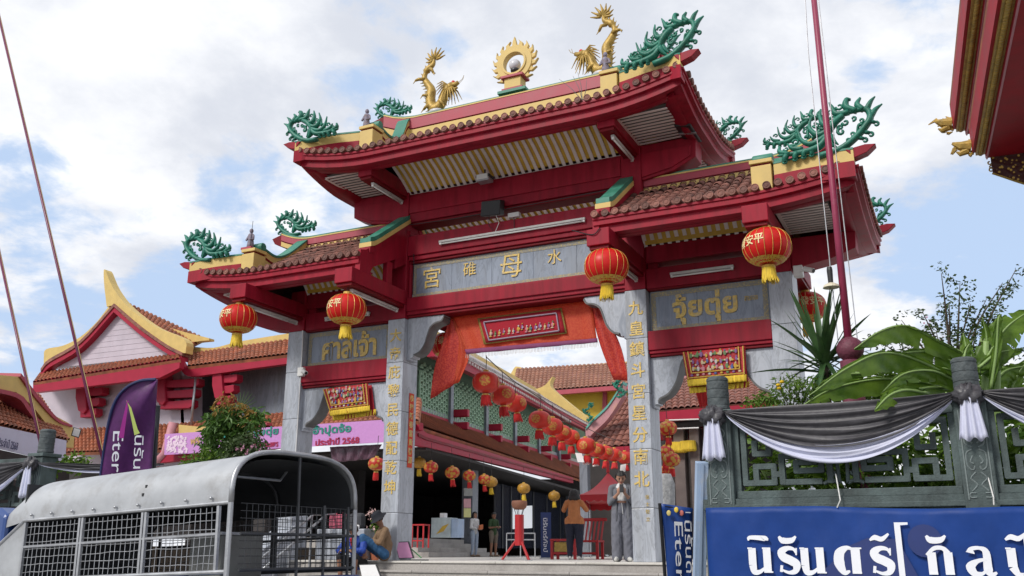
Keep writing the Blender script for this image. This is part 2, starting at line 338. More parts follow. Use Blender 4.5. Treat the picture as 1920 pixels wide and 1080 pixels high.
# ------------------------------------------------------------------ lettering meshes
_tx = {}
def text_mesh(s, size=1.0, extr=.01, bold=0.0, align='CENTER'):
    k = (s, size, extr, bold, align)
    if k in _tx: return _tx[k]
    c = bpy.data.curves.new('lettering', 'FONT'); c.body = s; c.size = size; c.extrude = extr; c.offset = bold
    c.align_x = align; c.align_y = 'CENTER'; c.resolution_u = 3
    o = bpy.data.objects.new('lettering', c); COL.objects.link(o); bpy.context.view_layer.update()
    dg = bpy.context.evaluated_depsgraph_get(); me = bpy.data.meshes.new_from_object(o.evaluated_get(dg)); bpy.data.objects.remove(o)
    _tx[k] = me; return me
def letters(name, s, loc, ax, up, size, mat_, parent, extr=.008, bold=0.0, align='CENTER', squeeze=1.0, fit=None, **tg):
    """flat lettering: ax = reading direction, up = up direction"""
    me0 = text_mesh(s, 1.0, extr/size, bold/size, align)
    v = np.empty(len(me0.vertices)*3); me0.vertices.foreach_get('co', v); v = v.reshape(-1, 3)
    sx = size*squeeze; sy = size
    if fit and len(v):
        e = v.max(0)-v.min(0); c = (v.max(0)+v.min(0))/2; v = v-np.array([c[0], c[1], 0]); sx = fit[0]/max(e[0], 1e-6); sy = fit[1]/max(e[1], 1e-6) if fit[1] else sx
    ax = np.array(Vector(ax).normalized()); up = np.array(Vector(up).normalized()); nn = np.cross(ax, up)
    W = v[:, :1]*sx*ax+v[:, 1:2]*sy*up+v[:, 2:3]*size*nn + np.array(loc)
    me = bpy.data.meshes.new(name); wl = np.array(wloc(parent))
    me.from_pydata((W-wl).tolist(), [], [tuple(p.vertices) for p in me0.polygons]); me.materials.append(mat_); me.update()
    o = bpy.data.objects.new(name, me); COL.objects.link(o)
    if parent: o.parent = parent
    _wl[o.name] = wloc(parent)
    return tag(o, **tg) if tg else o

def lthing(name, label, cat, loc=(0, 0, 0), group=None, rz=0.0, sc=1.0):
    """a thing whose parts are built in local coordinates"""
    o = thing(name, label, cat, loc, group, rz); _wl[o.name] = Vector((0, 0, 0)); o.scale = (sc, sc, sc); return o
def copy_tree(root, loc, rz=0.0, label=None, sc=None, rot=None):
    def cp(o, par):
        c = o.copy(); COL.objects.link(c); c.parent = par
        for ch in o.children: cp(ch, c)
        return c
    r = cp(root, None); r.location = loc; r.rotation_euler = rot or (0, 0, rz)
    if sc: r.scale = (sc, sc, sc) if isinstance(sc, (int, float)) else sc
    if label: r['label'] = label
    return r

# ================================================================== GROUND AND PLATFORM
GZ = -1.38
ASPH = mat('lightened_street', (.27, .265, .25), .85, var=.15, vscale=6, bump=.3, bscale=120, dirt=(.16, .155, .145), dscale=.6)  # street tone lightened so its bounce brightens the eave undersides
SOIL = mat('soil', (.06, .045, .03), .9, var=.4, vscale=8, bump=.6)
MB().box(-400, 400, -400, 400, GZ-.2, GZ).build('ground', ASPH, kind='structure')
plat = MB().box(-5.0, 4.9, -.16, 70, GZ+.01, 0).build('courtyard', PALE, kind='structure')
MB().box(-60, -5.0, 4.0, 70, GZ+.01, -.004).build('courtyard', PALE, kind='structure')
MB().box(4.9, 60, 3.9, 70, GZ+.01, -.004).build('courtyard', PALE, kind='structure')
for x0, x1, nm in ((-60, -5.0, 'planting_bed'), (5.45, 60, 'planting_bed')):
    MB().box(x0, x1, -5.9, 4.0, GZ+.01, .25).build(nm, SOIL, kind='structure')
# steps up to the gate: each tread slab is a piece of the stair
stair = thing('stairs', 'wide grey granite steps rising to the gate platform', 'stairs', (0, -1.2, GZ))
nst = 8; rise = (0-GZ)/nst
for i in range(nst):
    z1 = -i*rise; y0 = -.32*(i+1)+.02
    MB().box(-4.95, 4.85, y0+.03, y0+.40, GZ+.012 if i == 0 else GZ+.012-i*.0004, z1-.045).build('riser', STONE, stair)
    xs = [-4.97+k*1.62 for k in range(7)]; xs[-1] = 4.87
    for k in range(6):
        MB().box(xs[k]+.003, xs[k+1]-.003, y0, y0+.345, z1-.042, z1+.002-(0.006 if i == 0 else 0)).build('tread', STONE if i else PALE, stair, bevel=.008)

# ================================================================== THE GATE
G = thing('temple_gate', 'red and grey marble temple gate with three tiled roofs and gold lettering', 'gate', (0, .29, 0))
CW = .4215; CD = .577; A0 = 2.484; B0 = 5.19; YM = CD/2
GLYPH = {}
def column(x0, chars, side=None):
    c = MB().box(x0+.012, x0+CW-.012, .012, CD-.012, 0, 5.0).build('column', MARD, G)
    zs = [0, .93, 1.98, 3.0, 4.05, 5.0]
    for i in range(5):
        MB().box(x0, x0+CW, 0, CD, zs[i]+(.003 if i else 0), zs[i+1]-.003).build('marble_block', MAR, c, bevel=.012)
    # shallow raised border on the front face
    n = len(chars)
    for i, ch in enumerate(chars):
        z = 4.62-i*(4.62-1.42)/8
        letters('carved_character', ch, (x0+CW/2, -.004, z), (1, 0, 0), (0, 0, 1), .30, GOLDL, c, extr=.008, bold=.004)
    return c
colA = column(-B0-CW, '')
colB = column(-A0-CW, '大帝庇黎民德配乾坤')
colC = column(A0, '九皇鎮斗宮星分南北')
colD = column(B0, '')
for i, ch in enumerate('信士敬立'):
    letters('carved_character', ch, (A0+CW*.72, -.004, 1.12-i*.13), (1, 0, 0), (0, 0, 1), .08, GOLDL, colC, extr=.005)

def beamx(x0, x1, y0, y1, z0, z1, name='beam', m=None, bev=.012, par=None):
    return MB().box(x0, x1, y0, y1, z0, z1).build(name, m or RED, par or G, bevel=bev)
# centre bay
beamx(-A0+.002, A0-.002, .07, CD-.07, 5.08, 5.47)
beamx(-A0+.004, A0-.004, .03, CD-.03, 5.16, 5.44, 'beam')
beamx(-A0+.006, A0-.006, .10, CD-.10, 5.02, 5.075, 'moulding', REDD)
beamx(-A0+.006, A0-.006, .10, CD-.10, 6.245, 6.30, 'moulding', REDD)
beamx(-A0+.004, A0-.004, .06, CD-.06, 6.305, 6.40, 'moulding')
beamx(-A0+.002, A0-.002, .02, CD-.02, 6.405, 6.86)
def signboard(x0, x1, z0, z1, border, joints):
    s = MB().box(x0, x1, .20, CD-.20, z0, z1).build('signboard', MARD, G)
    xs = [x0]+joints+[x1]
    for a, b in zip(xs[:-1], xs[1:]):
        MB().box(a+.002, b-.002, .17, .199, z0, z1).build('marble_panel', MARS, s, bevel=.003)
        MB().box(a+.002, b-.002, CD-.199, CD-.17, z0, z1).build('marble_panel', MARS, s, bevel=.003)
    b = border
    for (a0, a1, c0, c1) in ((x0+.02, x1-.02, z1-b, z1-.02), (x0+.02, x1-.02, z0+.02, z0+b*.8), (x0+.02, x0+b, z0+b*.8+.002, z1-b-.002), (x1-b, x1-.02, z0+b*.8+.002, z1-b-.002)):
        MB().box(a0, a1, .163, .1695, c0, c1).build('border', BORD, s)
    return s
BORD = weave('worn_gold_border', (.26, .25, .21), (.42, .34, .16), 26, .6, thr=(.25, .5), bump=.3)
s0 = signboard(-A0+.06, A0-.06, 5.475, 6.24, .10, [-1.44, -.48, .48, 1.44])
beamx(-A0+.004, -A0+.058, .1, CD-.1, 5.475, 6.24, 'moulding'); beamx(A0-.058, A0-.004, .1, CD-.1, 5.475, 6.24, 'moulding')
for ch, x, z, sz in (('宮', -1.93, 5.84, .50), ('碓', -1.0, 5.93, .33), ('母', -.02, 5.86, .56), ('水', .96, 5.93, .33), ('斗', 1.93, 5.86, .50)):
    letters('carved_character', ch, (x, .160, z), (1, 0, 0), (0, 0, 1), sz, GOLDL, s0, extr=.012, bold=.0)
# upper beam above the open gap and posts
for x in (-A0-CW, A0):
    MB().box(x+.004, x+CW-.004, .004, CD-.004, 5.003, 8.05).build('post', RED, G, bevel=.012)
    MB().box(x-.03, x+CW+.03, .06, CD-.06, 6.9, 7.0).build('moulding', RED, G, bevel=.01)
beamx(-A0+.002, A0-.002, .05, CD-.05, 7.2, 7.86); beamx(-A0+.004, A0-.004, .10, CD-.10, 7.13, 7.195, 'moulding', REDD)
beamx(-A0+.004, A0-.004, .01, CD-.01, 7.40, 7.80)
for s in (-1, 1):       # outer arms of the upper beam
    MB().prism([(s*(A0+CW-.002), 7.24), (s*3.55, 7.34), (s*4.0, 7.55), (s*4.02, 7.985), (s*(A0+CW-.002), 7.985)], 'y', .06, CD-.06).build('beam', RED, G, bevel=.012)
    MB().prism([(s*(A0+CW-.002), 7.30), (s*3.50, 7.40), (s*3.9, 7.58), (s*3.92, 7.80), (s*(A0+CW-.002), 7.80)], 'y', .03, CD-.03).build('beam', RED, G, bevel=.008)
# cantilever bracket beams, upper
for s in (-1, 1):
    x = s*2.70
    MB().box(x-.17, x+.17, -1.42, CD+1.42, 7.80, 8.12).build('bracket_beam', RED, G, bevel=.012)
    MB().box(x-.14, x+.14, -1.37, CD+1.37, 7.74, 7.797).build('bracket_beam', REDD, G, bevel=.008)
# wing bays
def wing(s):
    x0, x1 = sorted((s*(A0+CW), s*B0))
    beamx(x0+.002, x1-.002, .02, CD-.02, 3.80, 4.17); beamx(x0+.004, x1-.004, .05, CD-.05, 3.735, 3.797, 'moulding'); beamx(x0+.006, x1-.006, .08, CD-.08, 3.68, 3.732, 'moulding', REDD)
    sg = signboard(x0+.03, x1-.03, 4.175, 4.965, .11, [(x0+x1)/2-.2*s])
    beamx(x0+.004, x1-.004, .06, CD-.06, 4.97, 5.0, 'moulding', REDD); beamx(x0+.002, x1-.002, .05, CD-.05, 5.003, 5.40)
    beamx(x0+.002, x1-.002, .05, CD-.05, 5.52, 5.86)
    for xa in (x0+.12, x1-.12): beamx(xa-.1, xa+.1, .12, CD-.12, 5.401, 5.519, 'block')
    # post on the outer column, arm beyond it
    xo0, xo1 = sorted((s*B0, s*(B0+CW)))
    MB().box(xo0+.004, xo1-.004, .004, CD-.004, 5.003, 5.95).build('post', RED, G, bevel=.012)
    MB().prism([(s*(B0+CW-.002), 5.05), (s*6.3, 5.16), (s*6.72, 5.30), (s*6.74, 5.62), (s*(B0+CW-.002), 5.62)], 'y', .06, CD-.06).build('beam', RED, G, bevel=.012)
    for xc in (s*2.695, s*5.40):
        MB().box(xc-.21, xc+.21, -1.98, CD+1.98, 5.31, 5.61).build('bracket_beam', RED, G, bevel=.012)
        MB().box(xc-.18, xc+.18, -1.93, CD+1.93, 5.245, 5.306).build('bracket_beam', REDD, G, bevel=.008)
    return sg
sL = wing(-1); sR = wing(1)
letters('lettering', 'ศาลเจ้า', (-4.02, .160, 4.58), (1, 0, 0), (0, 0, 1), .5, GOLDL, sL, extr=.012, bold=.016, fit=(1.45, .58))
letters('lettering', 'จุ้ยตุ่ย', (3.98, .160, 4.56), (1, 0, 0), (0, 0, 1), .5, GOLDL, sR, extr=.012, bold=.016, fit=(1.22, .60))
letters('lettering', 'สามกอง', (4.84, .160, 4.63), (1, 0, 0), (0, 0, 1), .12, GOLDL, sR, extr=.006, fit=(.24, .09))
# curved marble brackets under the beams
def mirror(poly, s): return [(s*a, b) for a, b in poly]
cs = curve([(1.60, 4.99), (1.66, 4.90), (1.80, 4.87), (1.93, 4.78), (2.0, 4.60), (2.06, 4.42), (2.18, 4.27), (2.32, 4.22)], 4)
for s in (-1, 1):
    p = mirror([(x, z) for x, z in cs]+[(2.34, 4.15), (2.40, 4.15), (2.40, 4.10), (2.483, 4.10), (2.483, 5.015), (1.60, 5.015)], s)
    MB().prism(p, 'y', .14, CD-.14).build('curved_bracket', MAR, G, bevel=.006)
    MB().prism(mirror([(x-.018, z-.03) for x, z in cs]+[(x, z-.002) for x, z in cs[::-1]], s), 'y', .12, CD-.12).build('curved_bracket_edge', MARD, G)
cw = curve([(3.62, 3.67), (3.50, 3.58), (3.44, 3.40), (3.36, 3.18), (3.22, 3.0), (3.06, 2.92), (3.02, 2.86)], 4)
for s in (-1, 1):
    for mir in (0, 1):
        f = (lambda x: x) if not mir else (lambda x: (A0+CW+B0)-x)
        p = mirror([(f(x), z) for x, z in cw]+[(f(3.02), 2.80), (f(2.96), 2.80), (f(2.96), 2.74), (f(2.907), 2.74), (f(2.907), 3.675), (f(3.62), 3.675)], s)
        MB().prism(p, 'y', .14, CD-.14).build('curved_bracket', MAR, G, bevel=.006)
        MB().prism(mirror([(f(x+.018), z-.03) for x, z in cw]+[(f(x), z-.002) for x, z in cw[::-1]], s), 'y', .12, CD-.12).build('curved_bracket_edge', MARD, G)

# ---------------------------------------------------------------- roofs
def cap_mesh():
    m = MB(); R = .068
    m.lathe([(R, -.30), (R, .0), (R*.98, .012), (R*.80, .012), (R*.76, .004), (R*.5, .004), (R*.45, .010), (.012, .012)], 14)
    # axis along -y (faces the viewer): z -> -y
    m.v = [(x, -z, y) for x, y, z in m.v]; return m.mesh('tile_end', TILE, False)
CAP = cap_mesh()
TILES = MB()
_n = 8
_t = []
for i, (r, y) in enumerate(((.072, -.02), (.068, .30))):
    for k in range(_n+1):
        a = PI*k/_n; _t.append((r*math.cos(a), y, r*math.sin(a)))
for (r, y) in ((.056, -.02),):
    for k in range(_n+1):
        a = PI*k/_n; _t.append((r*math.cos(a), y, r*math.sin(a)))
TILES.add(_t, [(k, k+1, _n+2+k, _n+1+k) for k in range(_n)]+[(k+1, k, 2*(_n+1)+k, 2*(_n+1)+k+1) for k in range(_n)])
BARREL = TILES.mesh('barrel_tile', TILE, True)

SEC = [(-.30, -.27), (-.06, -.27), (-.02, -.26), (-.02, -.135), (.02, -.12), (.05, -.115), (.05, -.03), (.075, -.02), (.075, .02), (-.30, .04)]
SOF = [(-.46, -.22), (-.34, -.285), (-.24, -.29), (-.20, -.275), (-.301, -.20), (-.46, -.20)]
def sweep(path, sec, closed, m):
    """path: (x, y, z, nx, ny) with outward mitre normal"""
    n = len(sec); vs = []
    for (x, y, z, nx, ny) in path:
        for (o, h) in sec: vs.append((x+nx*o, y+ny*o, z+h))
    fs = []; L = len(path)
    for i in range(L if closed else L-1):
        j = (i+1) % L
        for k in range(n): fs.append((i*n+k, i*n+(k+1) % n, j*n+(k+1) % n, j*n+k))
    if not closed: fs += [tuple(range(n)), tuple((L-1)*n+k for k in range(n))[::-1]]
    return m.add(vs, [q[::-1] for q in fs])
def lin(a, b, n): return [a+(b-a)*i/n for i in range(n+1)]
def roof(name, xa, xb, zc, zr, up, kind, ridge_x):
    """xa..xb eave extent in x; kind 'U' closed ring, 'R'/'L' wing open on the inner side"""
    ya, yb = -1.68, CD+1.68; xm = (xa+xb)/2
    def zt(x, y):
        if kind == 'U': sx = abs(x)/xb
        else: sx = ((x-xa)/(xb-xa) if kind == 'R' else (xb-x)/(xb-xa))
        sy = abs(y-YM)/(YM-ya)
        wx = max(0, (sx-.55)/.45)**2; wy = max(0, (sy-.30)/.70)**1.5
        return zc+up*wx*wy
    path = []
    F = [(x, ya, 0, -1) for x in lin(xa, xb, 24)]; Rr = [(xb, y, 1, 0) for y in lin(ya, yb, 16)]; Bk = [(x, yb, 0, 1) for x in lin(xb, xa, 24)]; Ll = [(xa, y, -1, 0) for y in lin(yb, ya, 16)]
    segs = {'U': [F, Rr, Bk, Ll], 'R': [F, Rr, Bk], 'L': [Bk, Ll, F]}[kind]
    pts = []
    for i, sgm in enumerate(segs):
        for j, p in enumerate(sgm):
            if pts and abs(pts[-1][0]-p[0])+abs(pts[-1][1]-p[1]) < 1e-6:
                pts[-1] = (p[0], p[1], pts[-1][2]+p[2], pts[-1][3]+p[3])
            else: pts.append(p)
    if kind == 'U':
        p, q = pts[0], pts.pop(); pts[0] = (p[0], p[1], p[2]+q[2], p[3]+q[3])
    path = [(x, y, zt(x, y), nx, ny) for x, y, nx, ny in pts]
    rf = sweep(path, SEC, kind == 'U', MB()).build(name, RED, G)
    smooth_angle(rf, 30)
    sw = sweep(path, SOF, kind == 'U', MB()).build('eave_cove', RED, rf); smooth_angle(sw, 50)
    # deck: slopes up to the ridge
    nx_, ny_ = 44, 28; rows = []
    for j in range(ny_+1):
        y = ya+.02+(yb-ya-.04)*j/ny_; row = []
        for i in range(nx_+1):
            x = xa+(xb-xa)*i/nx_
            df = min(y-ya, yb-y); dx = {'U': min(x-xa, xb-x), 'R': xb-x, 'L': x-xa}[kind]
            t = min(df/(YM-ya), dx*1.25/(YM-ya)); t = max(0, min(1, t))
            row.append((x, y, zt(x, y)-.03+(zr-zc+.03)*(t*.82+.18*t*t)))
        rows.append(row)
    dk = MB().grid(rows).build('roof_deck', TILE, rf, smooth=True)
    # tile ends along every eave
    pitch = .193
    nT = int(round((xb-xa)/pitch))
    for i in range(nT+1):
        x = xa+.05+(xb-xa-.1)*i/nT
        inst('tile_end', CAP, (x, ya-.10+random.uniform(-.012, .012), zt(x, ya)+.085+random.uniform(-.006, .006)), rf, (math.radians(random.uniform(-4, 4))-.12, 0, math.radians(random.uniform(-5, 5))))
    sides = {'U': (-1, 1), 'R': (1,), 'L': (-1,)}[kind]
    for sgn in sides:
        nS = int(round((yb-ya)/pitch))
        for i in range(1, nS):
            y = ya+.05+(yb-ya-.1)*i/nS; x = xb if sgn > 0 else xa
            inst('tile_end', CAP, (x+sgn*.10, y, zt(x, y)+.085), rf, (0, -.12*sgn if sgn > 0 else .12, sgn*PI/2))
    bk = MB()
    for i in range(nT+1):
        x = xa+.05+(xb-xa-.1)*i/nT
        bk.tube([(x, yb+.1, zt(x, yb)+.085), (x, yb-.2, zt(x, yb)+.10)], .066, 8)
    bk.build('rear_tile_ends', TILE, rf, kind='stuff')
    # barrel tiles on the front slope
    sl = math.atan2((zr-zc)*.82, YM-ya); L = .27
    st = MB(); cnt = 0
    xr0, xr1 = {'U': (-2.6, 2.6), 'R': (2.78, 5.36), 'L': (-5.36, -2.78)}[kind]
    for i in range(nT+1):
        x = xa+.05+(xb-xa-.1)*i/nT
        for j in range(8):
            y = ya+.16+j*L*math.cos(sl); t = (y-ya)/(YM-ya)
            if t > .97: break
            dx = {'U': min(x-xa, xb-x), 'R': xb-x, 'L': x-xa}[kind]
            if dx*1.25 < y-ya: break
            z = zt(x, y)+(zr-zc)*(t*.82+.18*t*t)+.012
            if kind != 'U' and xr0 < x < xr1:
                inst('barrel_tile', BARREL, (x+random.uniform(-.006, .006), y, z+.01), rf, (sl+random.uniform(-.03, .03), 0, random.uniform(-.03, .03))); cnt += 1
            else:
                st.tube([(x, y-.02, z), (x, y+L+.02, z+L*math.tan(sl))], .066, 6)
    if st.v: st.build('slope_tiles', TILE, rf, kind='stuff')
    return rf, zt
ZU, ZW = 8.20, 5.88
upR, ztU = roof('upper_roof', -4.24, 4.24, ZU, 9.30, .27, 'U', 3.4)
wrR, ztR = roof('wing_roof', 2.52, 6.96, ZW, 7.12, .20, 'R', 6.3)
wlR, ztL = roof('wing_roof', -6.96, -2.52, ZW, 7.12, .20, 'L', 6.3)

# soffits: yellow boards with pale slats nailed below
def soffit(x0, x1, y0, z0, y1, z1, n, rf, along='y', mid=None):
    """slats run along y from (y0,z0) to (y1,z1), spread over x0..x1; or along x"""
    sf = MB()
    if along == 'y':
        p = (x1-x0)/n; pts = [(y0, z0), mid or ((y0+y1)/2, (z0+z1)/2+.035), (y1, z1)]
        pts = [bez(pts[0], pts[1], pts[2], t/7) for t in range(8)]; sg = 1 if y1 > y0 else -1
        sf.slab([[(x0, y+sg*-.03, z+.045) for y, z in pts], [(x1, y+sg*-.03, z+.045) for y, z in pts]], (0, 0, .03))
        so_ = sf.build('soffit_board', BOARD, rf)
        me = MB(); w_ = p*.235
        rows = [[(-w_, y, z) for y, z in pts], [(w_, y, z) for y, z in pts]]
        me.slab(rows, (0, 0, .022)); me = me.mesh('slat', SLAT)
        for i in range(n+1): inst('slat', me, (x0+p*i, 0, 0), None).parent = None
        obs = [o for o in COL.objects if o.data == me]
        for o in obs:
            o.parent = so_; o.location = Vector((o.location.x, 0, 0))-wloc(so_)
        MB().box(x0, x1, min(y1, y1), y1+.06 if y1 > y0 else y1+.06, z1-.012, z1+.0).build('slat_rail', SLAT, so_)
    else:
        sf.add([(x0, y0, z0+.07), (x1, y0, z1+.11), (x1, y1, z1+.11), (x0, y1, z0+.11)], [(0, 3, 2, 1)])
        so_ = sf.build('soffit_board', MARD, rf)
        p = (y1-y0)/n; w_ = p*.21
        me = MB().slab([[(x0, -w_, z0), (x0, w_, z0)], [(x1, -w_, z1), (x1, w_, z1)]], (0, 0, .015)).mesh('slat', SLAT)
        for i in range(n+1):
            o = inst('slat', me, (0, y0+p*i, 0), None); o.parent = so_; o.location = Vector((0, y0+p*i, 0))-wloc(so_)
        MB().box(x0-.03, x0+.03, y0, y1, z0-.012, z0-.001).build('slat_rail', SLAT, so_)
    return so_
yi = -1.68+.60; CYB = CD-yi
soffit(-2.5, 2.5, -1.05, 8.40, .06, 7.87, 32, upR, mid=(-.42, 8.22)); soffit(-3.3, 2.5, CD+1.45, 7.52, CD-.1, 7.86, 36, upR)
MB().box(-3.4, 2.5, CD+1.42, CD+1.56, 7.36, 7.93).build('beam', RED, G, bevel=.01)
for s in (-1, 1):
    a, b = (2.88, 3.84) if s > 0 else (-2.88, -3.84)
    soffit(min(a, b), max(a, b), -1.25, (7.99 if s > 0 else 8.0), .02, (8.0 if s > 0 else 7.99), 10, upR, 'x')
    soffit(min(a, b), max(a, b), CD-.02, 7.99, CD+1.25, 7.99, 10, upR, 'x')
for s, rf in ((1, wrR), (-1, wlR)):
    a, b = sorted((s*2.93, s*5.16))
    soffit(a, b, -.80, 6.26, .06, 5.83, 14, rf, mid=(-.16, 6.25)); soffit(a, b, CD+1.45, 5.52, CD-.10, 5.84, 14, rf); MB().box(a, b, CD+1.42, CD+1.56, 5.30, 5.62).build('beam', RED, G, bevel=.01)
    a, b = sorted((s*5.64, s*6.46))
    soffit(a, b, -1.25, 5.68, .0, 5.68, 10, rf, 'x'); soffit(a, b, CD, 5.68, CD+1.25, 5.68, 10, rf, 'x')

# inner gable walls of the wings, seen above the bracket beams
for s in (-1, 1):
    x0, x1 = sorted((s*2.50, s*2.62))
    for f in (lambda y: y, lambda y: CD-y):
        g = MB().prism([(f(-1.70), 5.56), (f(-1.70), 6.05), (f(-1.52), 6.10), (f(.003), 6.98), (f(.003), 6.42), (f(-1.25), 5.80), (f(-1.36), 5.615)], 'x', x0, x1).build('gable_wall', RED, G)
        MB().box(x0+.004, x1-.004, min(f(-.72), f(-.52)), max(f(-.72), f(-.52)), 5.615, 6.10).build('strut', RED, G, bevel=.008)
        MB().prism([(f(-.42), 6.21), (f(-.42), 6.0), (f(.002), 6.22), (f(.002), 6.419)], 'x', x0+.002, x1-.002).build('strut', RED, G)
        cp_ = MB(); pts = curve([(0, f(-1.42), 6.20), (0, f(-1.2), 6.30), (0, f(-.6), 6.72), (0, f(.14), 7.24)], 4)
        for (dz, hw, mm, nm) in ((.0, .15, YEL, 'verge_band'), (.10, .13, GRN, 'verge_cap')):
            q = MB(); rows = [[(s*2.60-hw, y, z+dz) for _, y, z in pts], [(s*2.60+hw, y, z+dz) for _, y, z in pts]]
            q.slab(rows, (0, 0, .098)).build(nm, mm, G)
        q = MB(); q.slab([[(s*2.60-.13, y, z-.14) for _, y, z in pts], [(s*2.60+.13, y, z-.14) for _, y, z in pts]], (0, 0, .138)).build('verge_base', RED, G)

# ---------------------------------------------------------------- ridges
def band(x0, x1, y0, y1, z0, z1, m, nm, lift=None):
    q = MB()
    if not lift: return q.box(x0, x1, y0, y1, z0, z1).build(nm, m, G, bevel=.006)
    xs = lin(x0, x1, 24)
    for yy, fl in ((y0, 0), (y1, 1)): pass
    rows_t = [[(x, y0, z1+lift(x)) for x in xs], [(x, y1, z1+lift(x)) for x in xs]]
    return q.slab(rows_t, (0, 0, -(z1-z0))).build(nm, m, G)
def ridge(x0, x1, z0, outs, yl=(.061, .23)):
    """outs: list of outer ends (x, sign) that sweep upward"""
    def lift(x):
        h = 0
        for xe, sg in outs:
            d = (x-(xe-sg*.9))*sg
            if d > 0: h += .22*(d/.9)**2
        return h
    band(x0, x1, YM-.13, YM+.13, z0-.35, z0+yl[0]-.001, mat_rm, 'ridge_base')
    band(x0, x1, YM-.15, YM+.15, z0+yl[0], z0+yl[1], YEL, 'ridge_band', lift)
    band(x0, x1, YM-.135, YM+.135, z0+yl[1]+.001, z0+yl[1]+.03, REDD, 'ridge_line', lift)
    band(x0, x1, YM-.16, YM+.16, z0+yl[1]+.031, z0+.52, mat_rm, 'ridge_band', lift)
    band(x0, x1, YM-.17, YM+.17, z0+.521, z0+.55, YEL, 'ridge_line', lift)
    band(x0, x1, YM-.12, YM+.12, z0+.551, z0+.60, GRN, 'ridge_cap', lift)
    for xe, sg in outs:   # maroon beak at the end
        MB().prism([(xe-sg*.05, z0+.42), (xe+sg*.25, z0+.56), (xe+sg*.34, z0+.70), (xe+sg*.12, z0+.76), (xe-sg*.05, z0+.74)], 'y', YM-.09, YM+.09).build('ridge_beak', REDD, G, bevel=.01)
    return lift
mat_rm = mat('maroon_paint', (.36, .05, .075), .55, var=.12, dirt=(.45, .2, .2), dscale=2.5, dlo=.6, dhi=.9, streak=1)
ridge(-3.35, 3.35, 9.28, [(3.35, 1), (-3.35, -1)])
ridge(A0+CW+.005, 6.15, 6.75, [(6.15, 1)], (.24, .35))
ridge(-6.15, -A0-CW-.005, 6.75, [(-6.15, -1)], (.24, .35))
def hip(xb, yb_, zb, xc, yc, zc_, zrid):
    """block near the eave, descending ridge behind it, and the low wall that sweeps out to the corner; mirrored by caller"""
    s = 1 if xc > xb else -1
    for f in (lambda y: y, lambda y: CD-y):
        # block
        y0, y1 = sorted((f(yb_-.16), f(yb_+.22)))
        MB().box(xb-.17, xb+.17, y0, y1, zb-.26, zb+.20).build('hip_block', YEL, G, bevel=.012)
        MB().box(xb-.15, xb+.15, y0+.03, y1-.03, zb+.201, zb+.24).build('hip_block_line', REDD, G)
        MB().box(xb-.19, xb+.19, y0-.01, y1+.02, zb+.241, zb+.31).build('hip_block_cap', YEL, G, bevel=.008)
        # descending ridge, concave
        dz = zrid-zb
        top = curve([(f(yb_+.18), zb+.36), (f(yb_+.6), zb+.30), (f(yb_+1.0), zb+.48), (f(YM-.25), zrid-.05), (f(YM-.12), zrid+.05)], 5)
        bot = [(f(YM-.12), zrid-.75), (f(yb_+.18), zb-.20)]
        MB().prism(top+bot, 'x', xb-.13, xb+.13).build('descending_ridge', YEL, G)
        MB().prism([(y, z-.14) for y, z in top]+[(y, z-.19) for y, z in top[::-1]], 'x', xb-.138, xb+.138).build('ridge_line', REDD, G)
        MB().prism([(y, z+.05) for y, z in top]+[(y, z+.001) for y, z in top[::-1]], 'x', xb-.15, xb+.15).build('ridge_cap', GRN, G)
        # volute at the front end
        vc = MB().lathe([(.085, -.17), (.095, -.15), (.095, .15), (.085, .17)], 14); vc.v = [(z+xb, x+f(yb_+.13), y+zb+.41) for x, y, z in vc.v]
        smooth_angle(vc.build('volute', GRN, G))
        # low wall to the corner
        P = curve([(xb+s*.2, f(yb_), zb), (xb+s*.2+(xc-xb-s*.2)*.5, f(yb_+(yc-yb_)*.35), zb+(zc_-zb)*.12), (xc, f(yc), zc_)], 6)
        for (d0, d1, hw, m_, nm) in ((-.26, .0, .13, RED, 'hip_wall'), (.001, .20, .11, YEL, 'hip_band'), (.201, .235, .12, GRN, 'hip_cap')):
            q = MB(); q.slab([[(x, y-hw, z+d0) for x, y, z in P], [(x, y+hw, z+d0) for x, y, z in P]], (0, 0, d1-d0)).build(nm, m_, G)
        e = P[-1]
        MB().prism([(e[0]-s*.12, e[2]+.22), (e[0]+s*.18, e[2]+.26), (e[0]+s*.34, e[2]+.24), (e[0]+s*.20, e[2]+.12), (e[0]+.001*s, e[2]+.06)], 'y', e[1]-.10, e[1]+.10).build('hip_beak', RED, G, bevel=.01)
for s in (-1, 1):
    hip(s*2.76, -1.20, 8.70, s*4.28, -1.72, 8.50, 9.72)
    hip(s*5.50, -1.50, 6.20, s*6.98, -1.74, 6.12, 7.18)

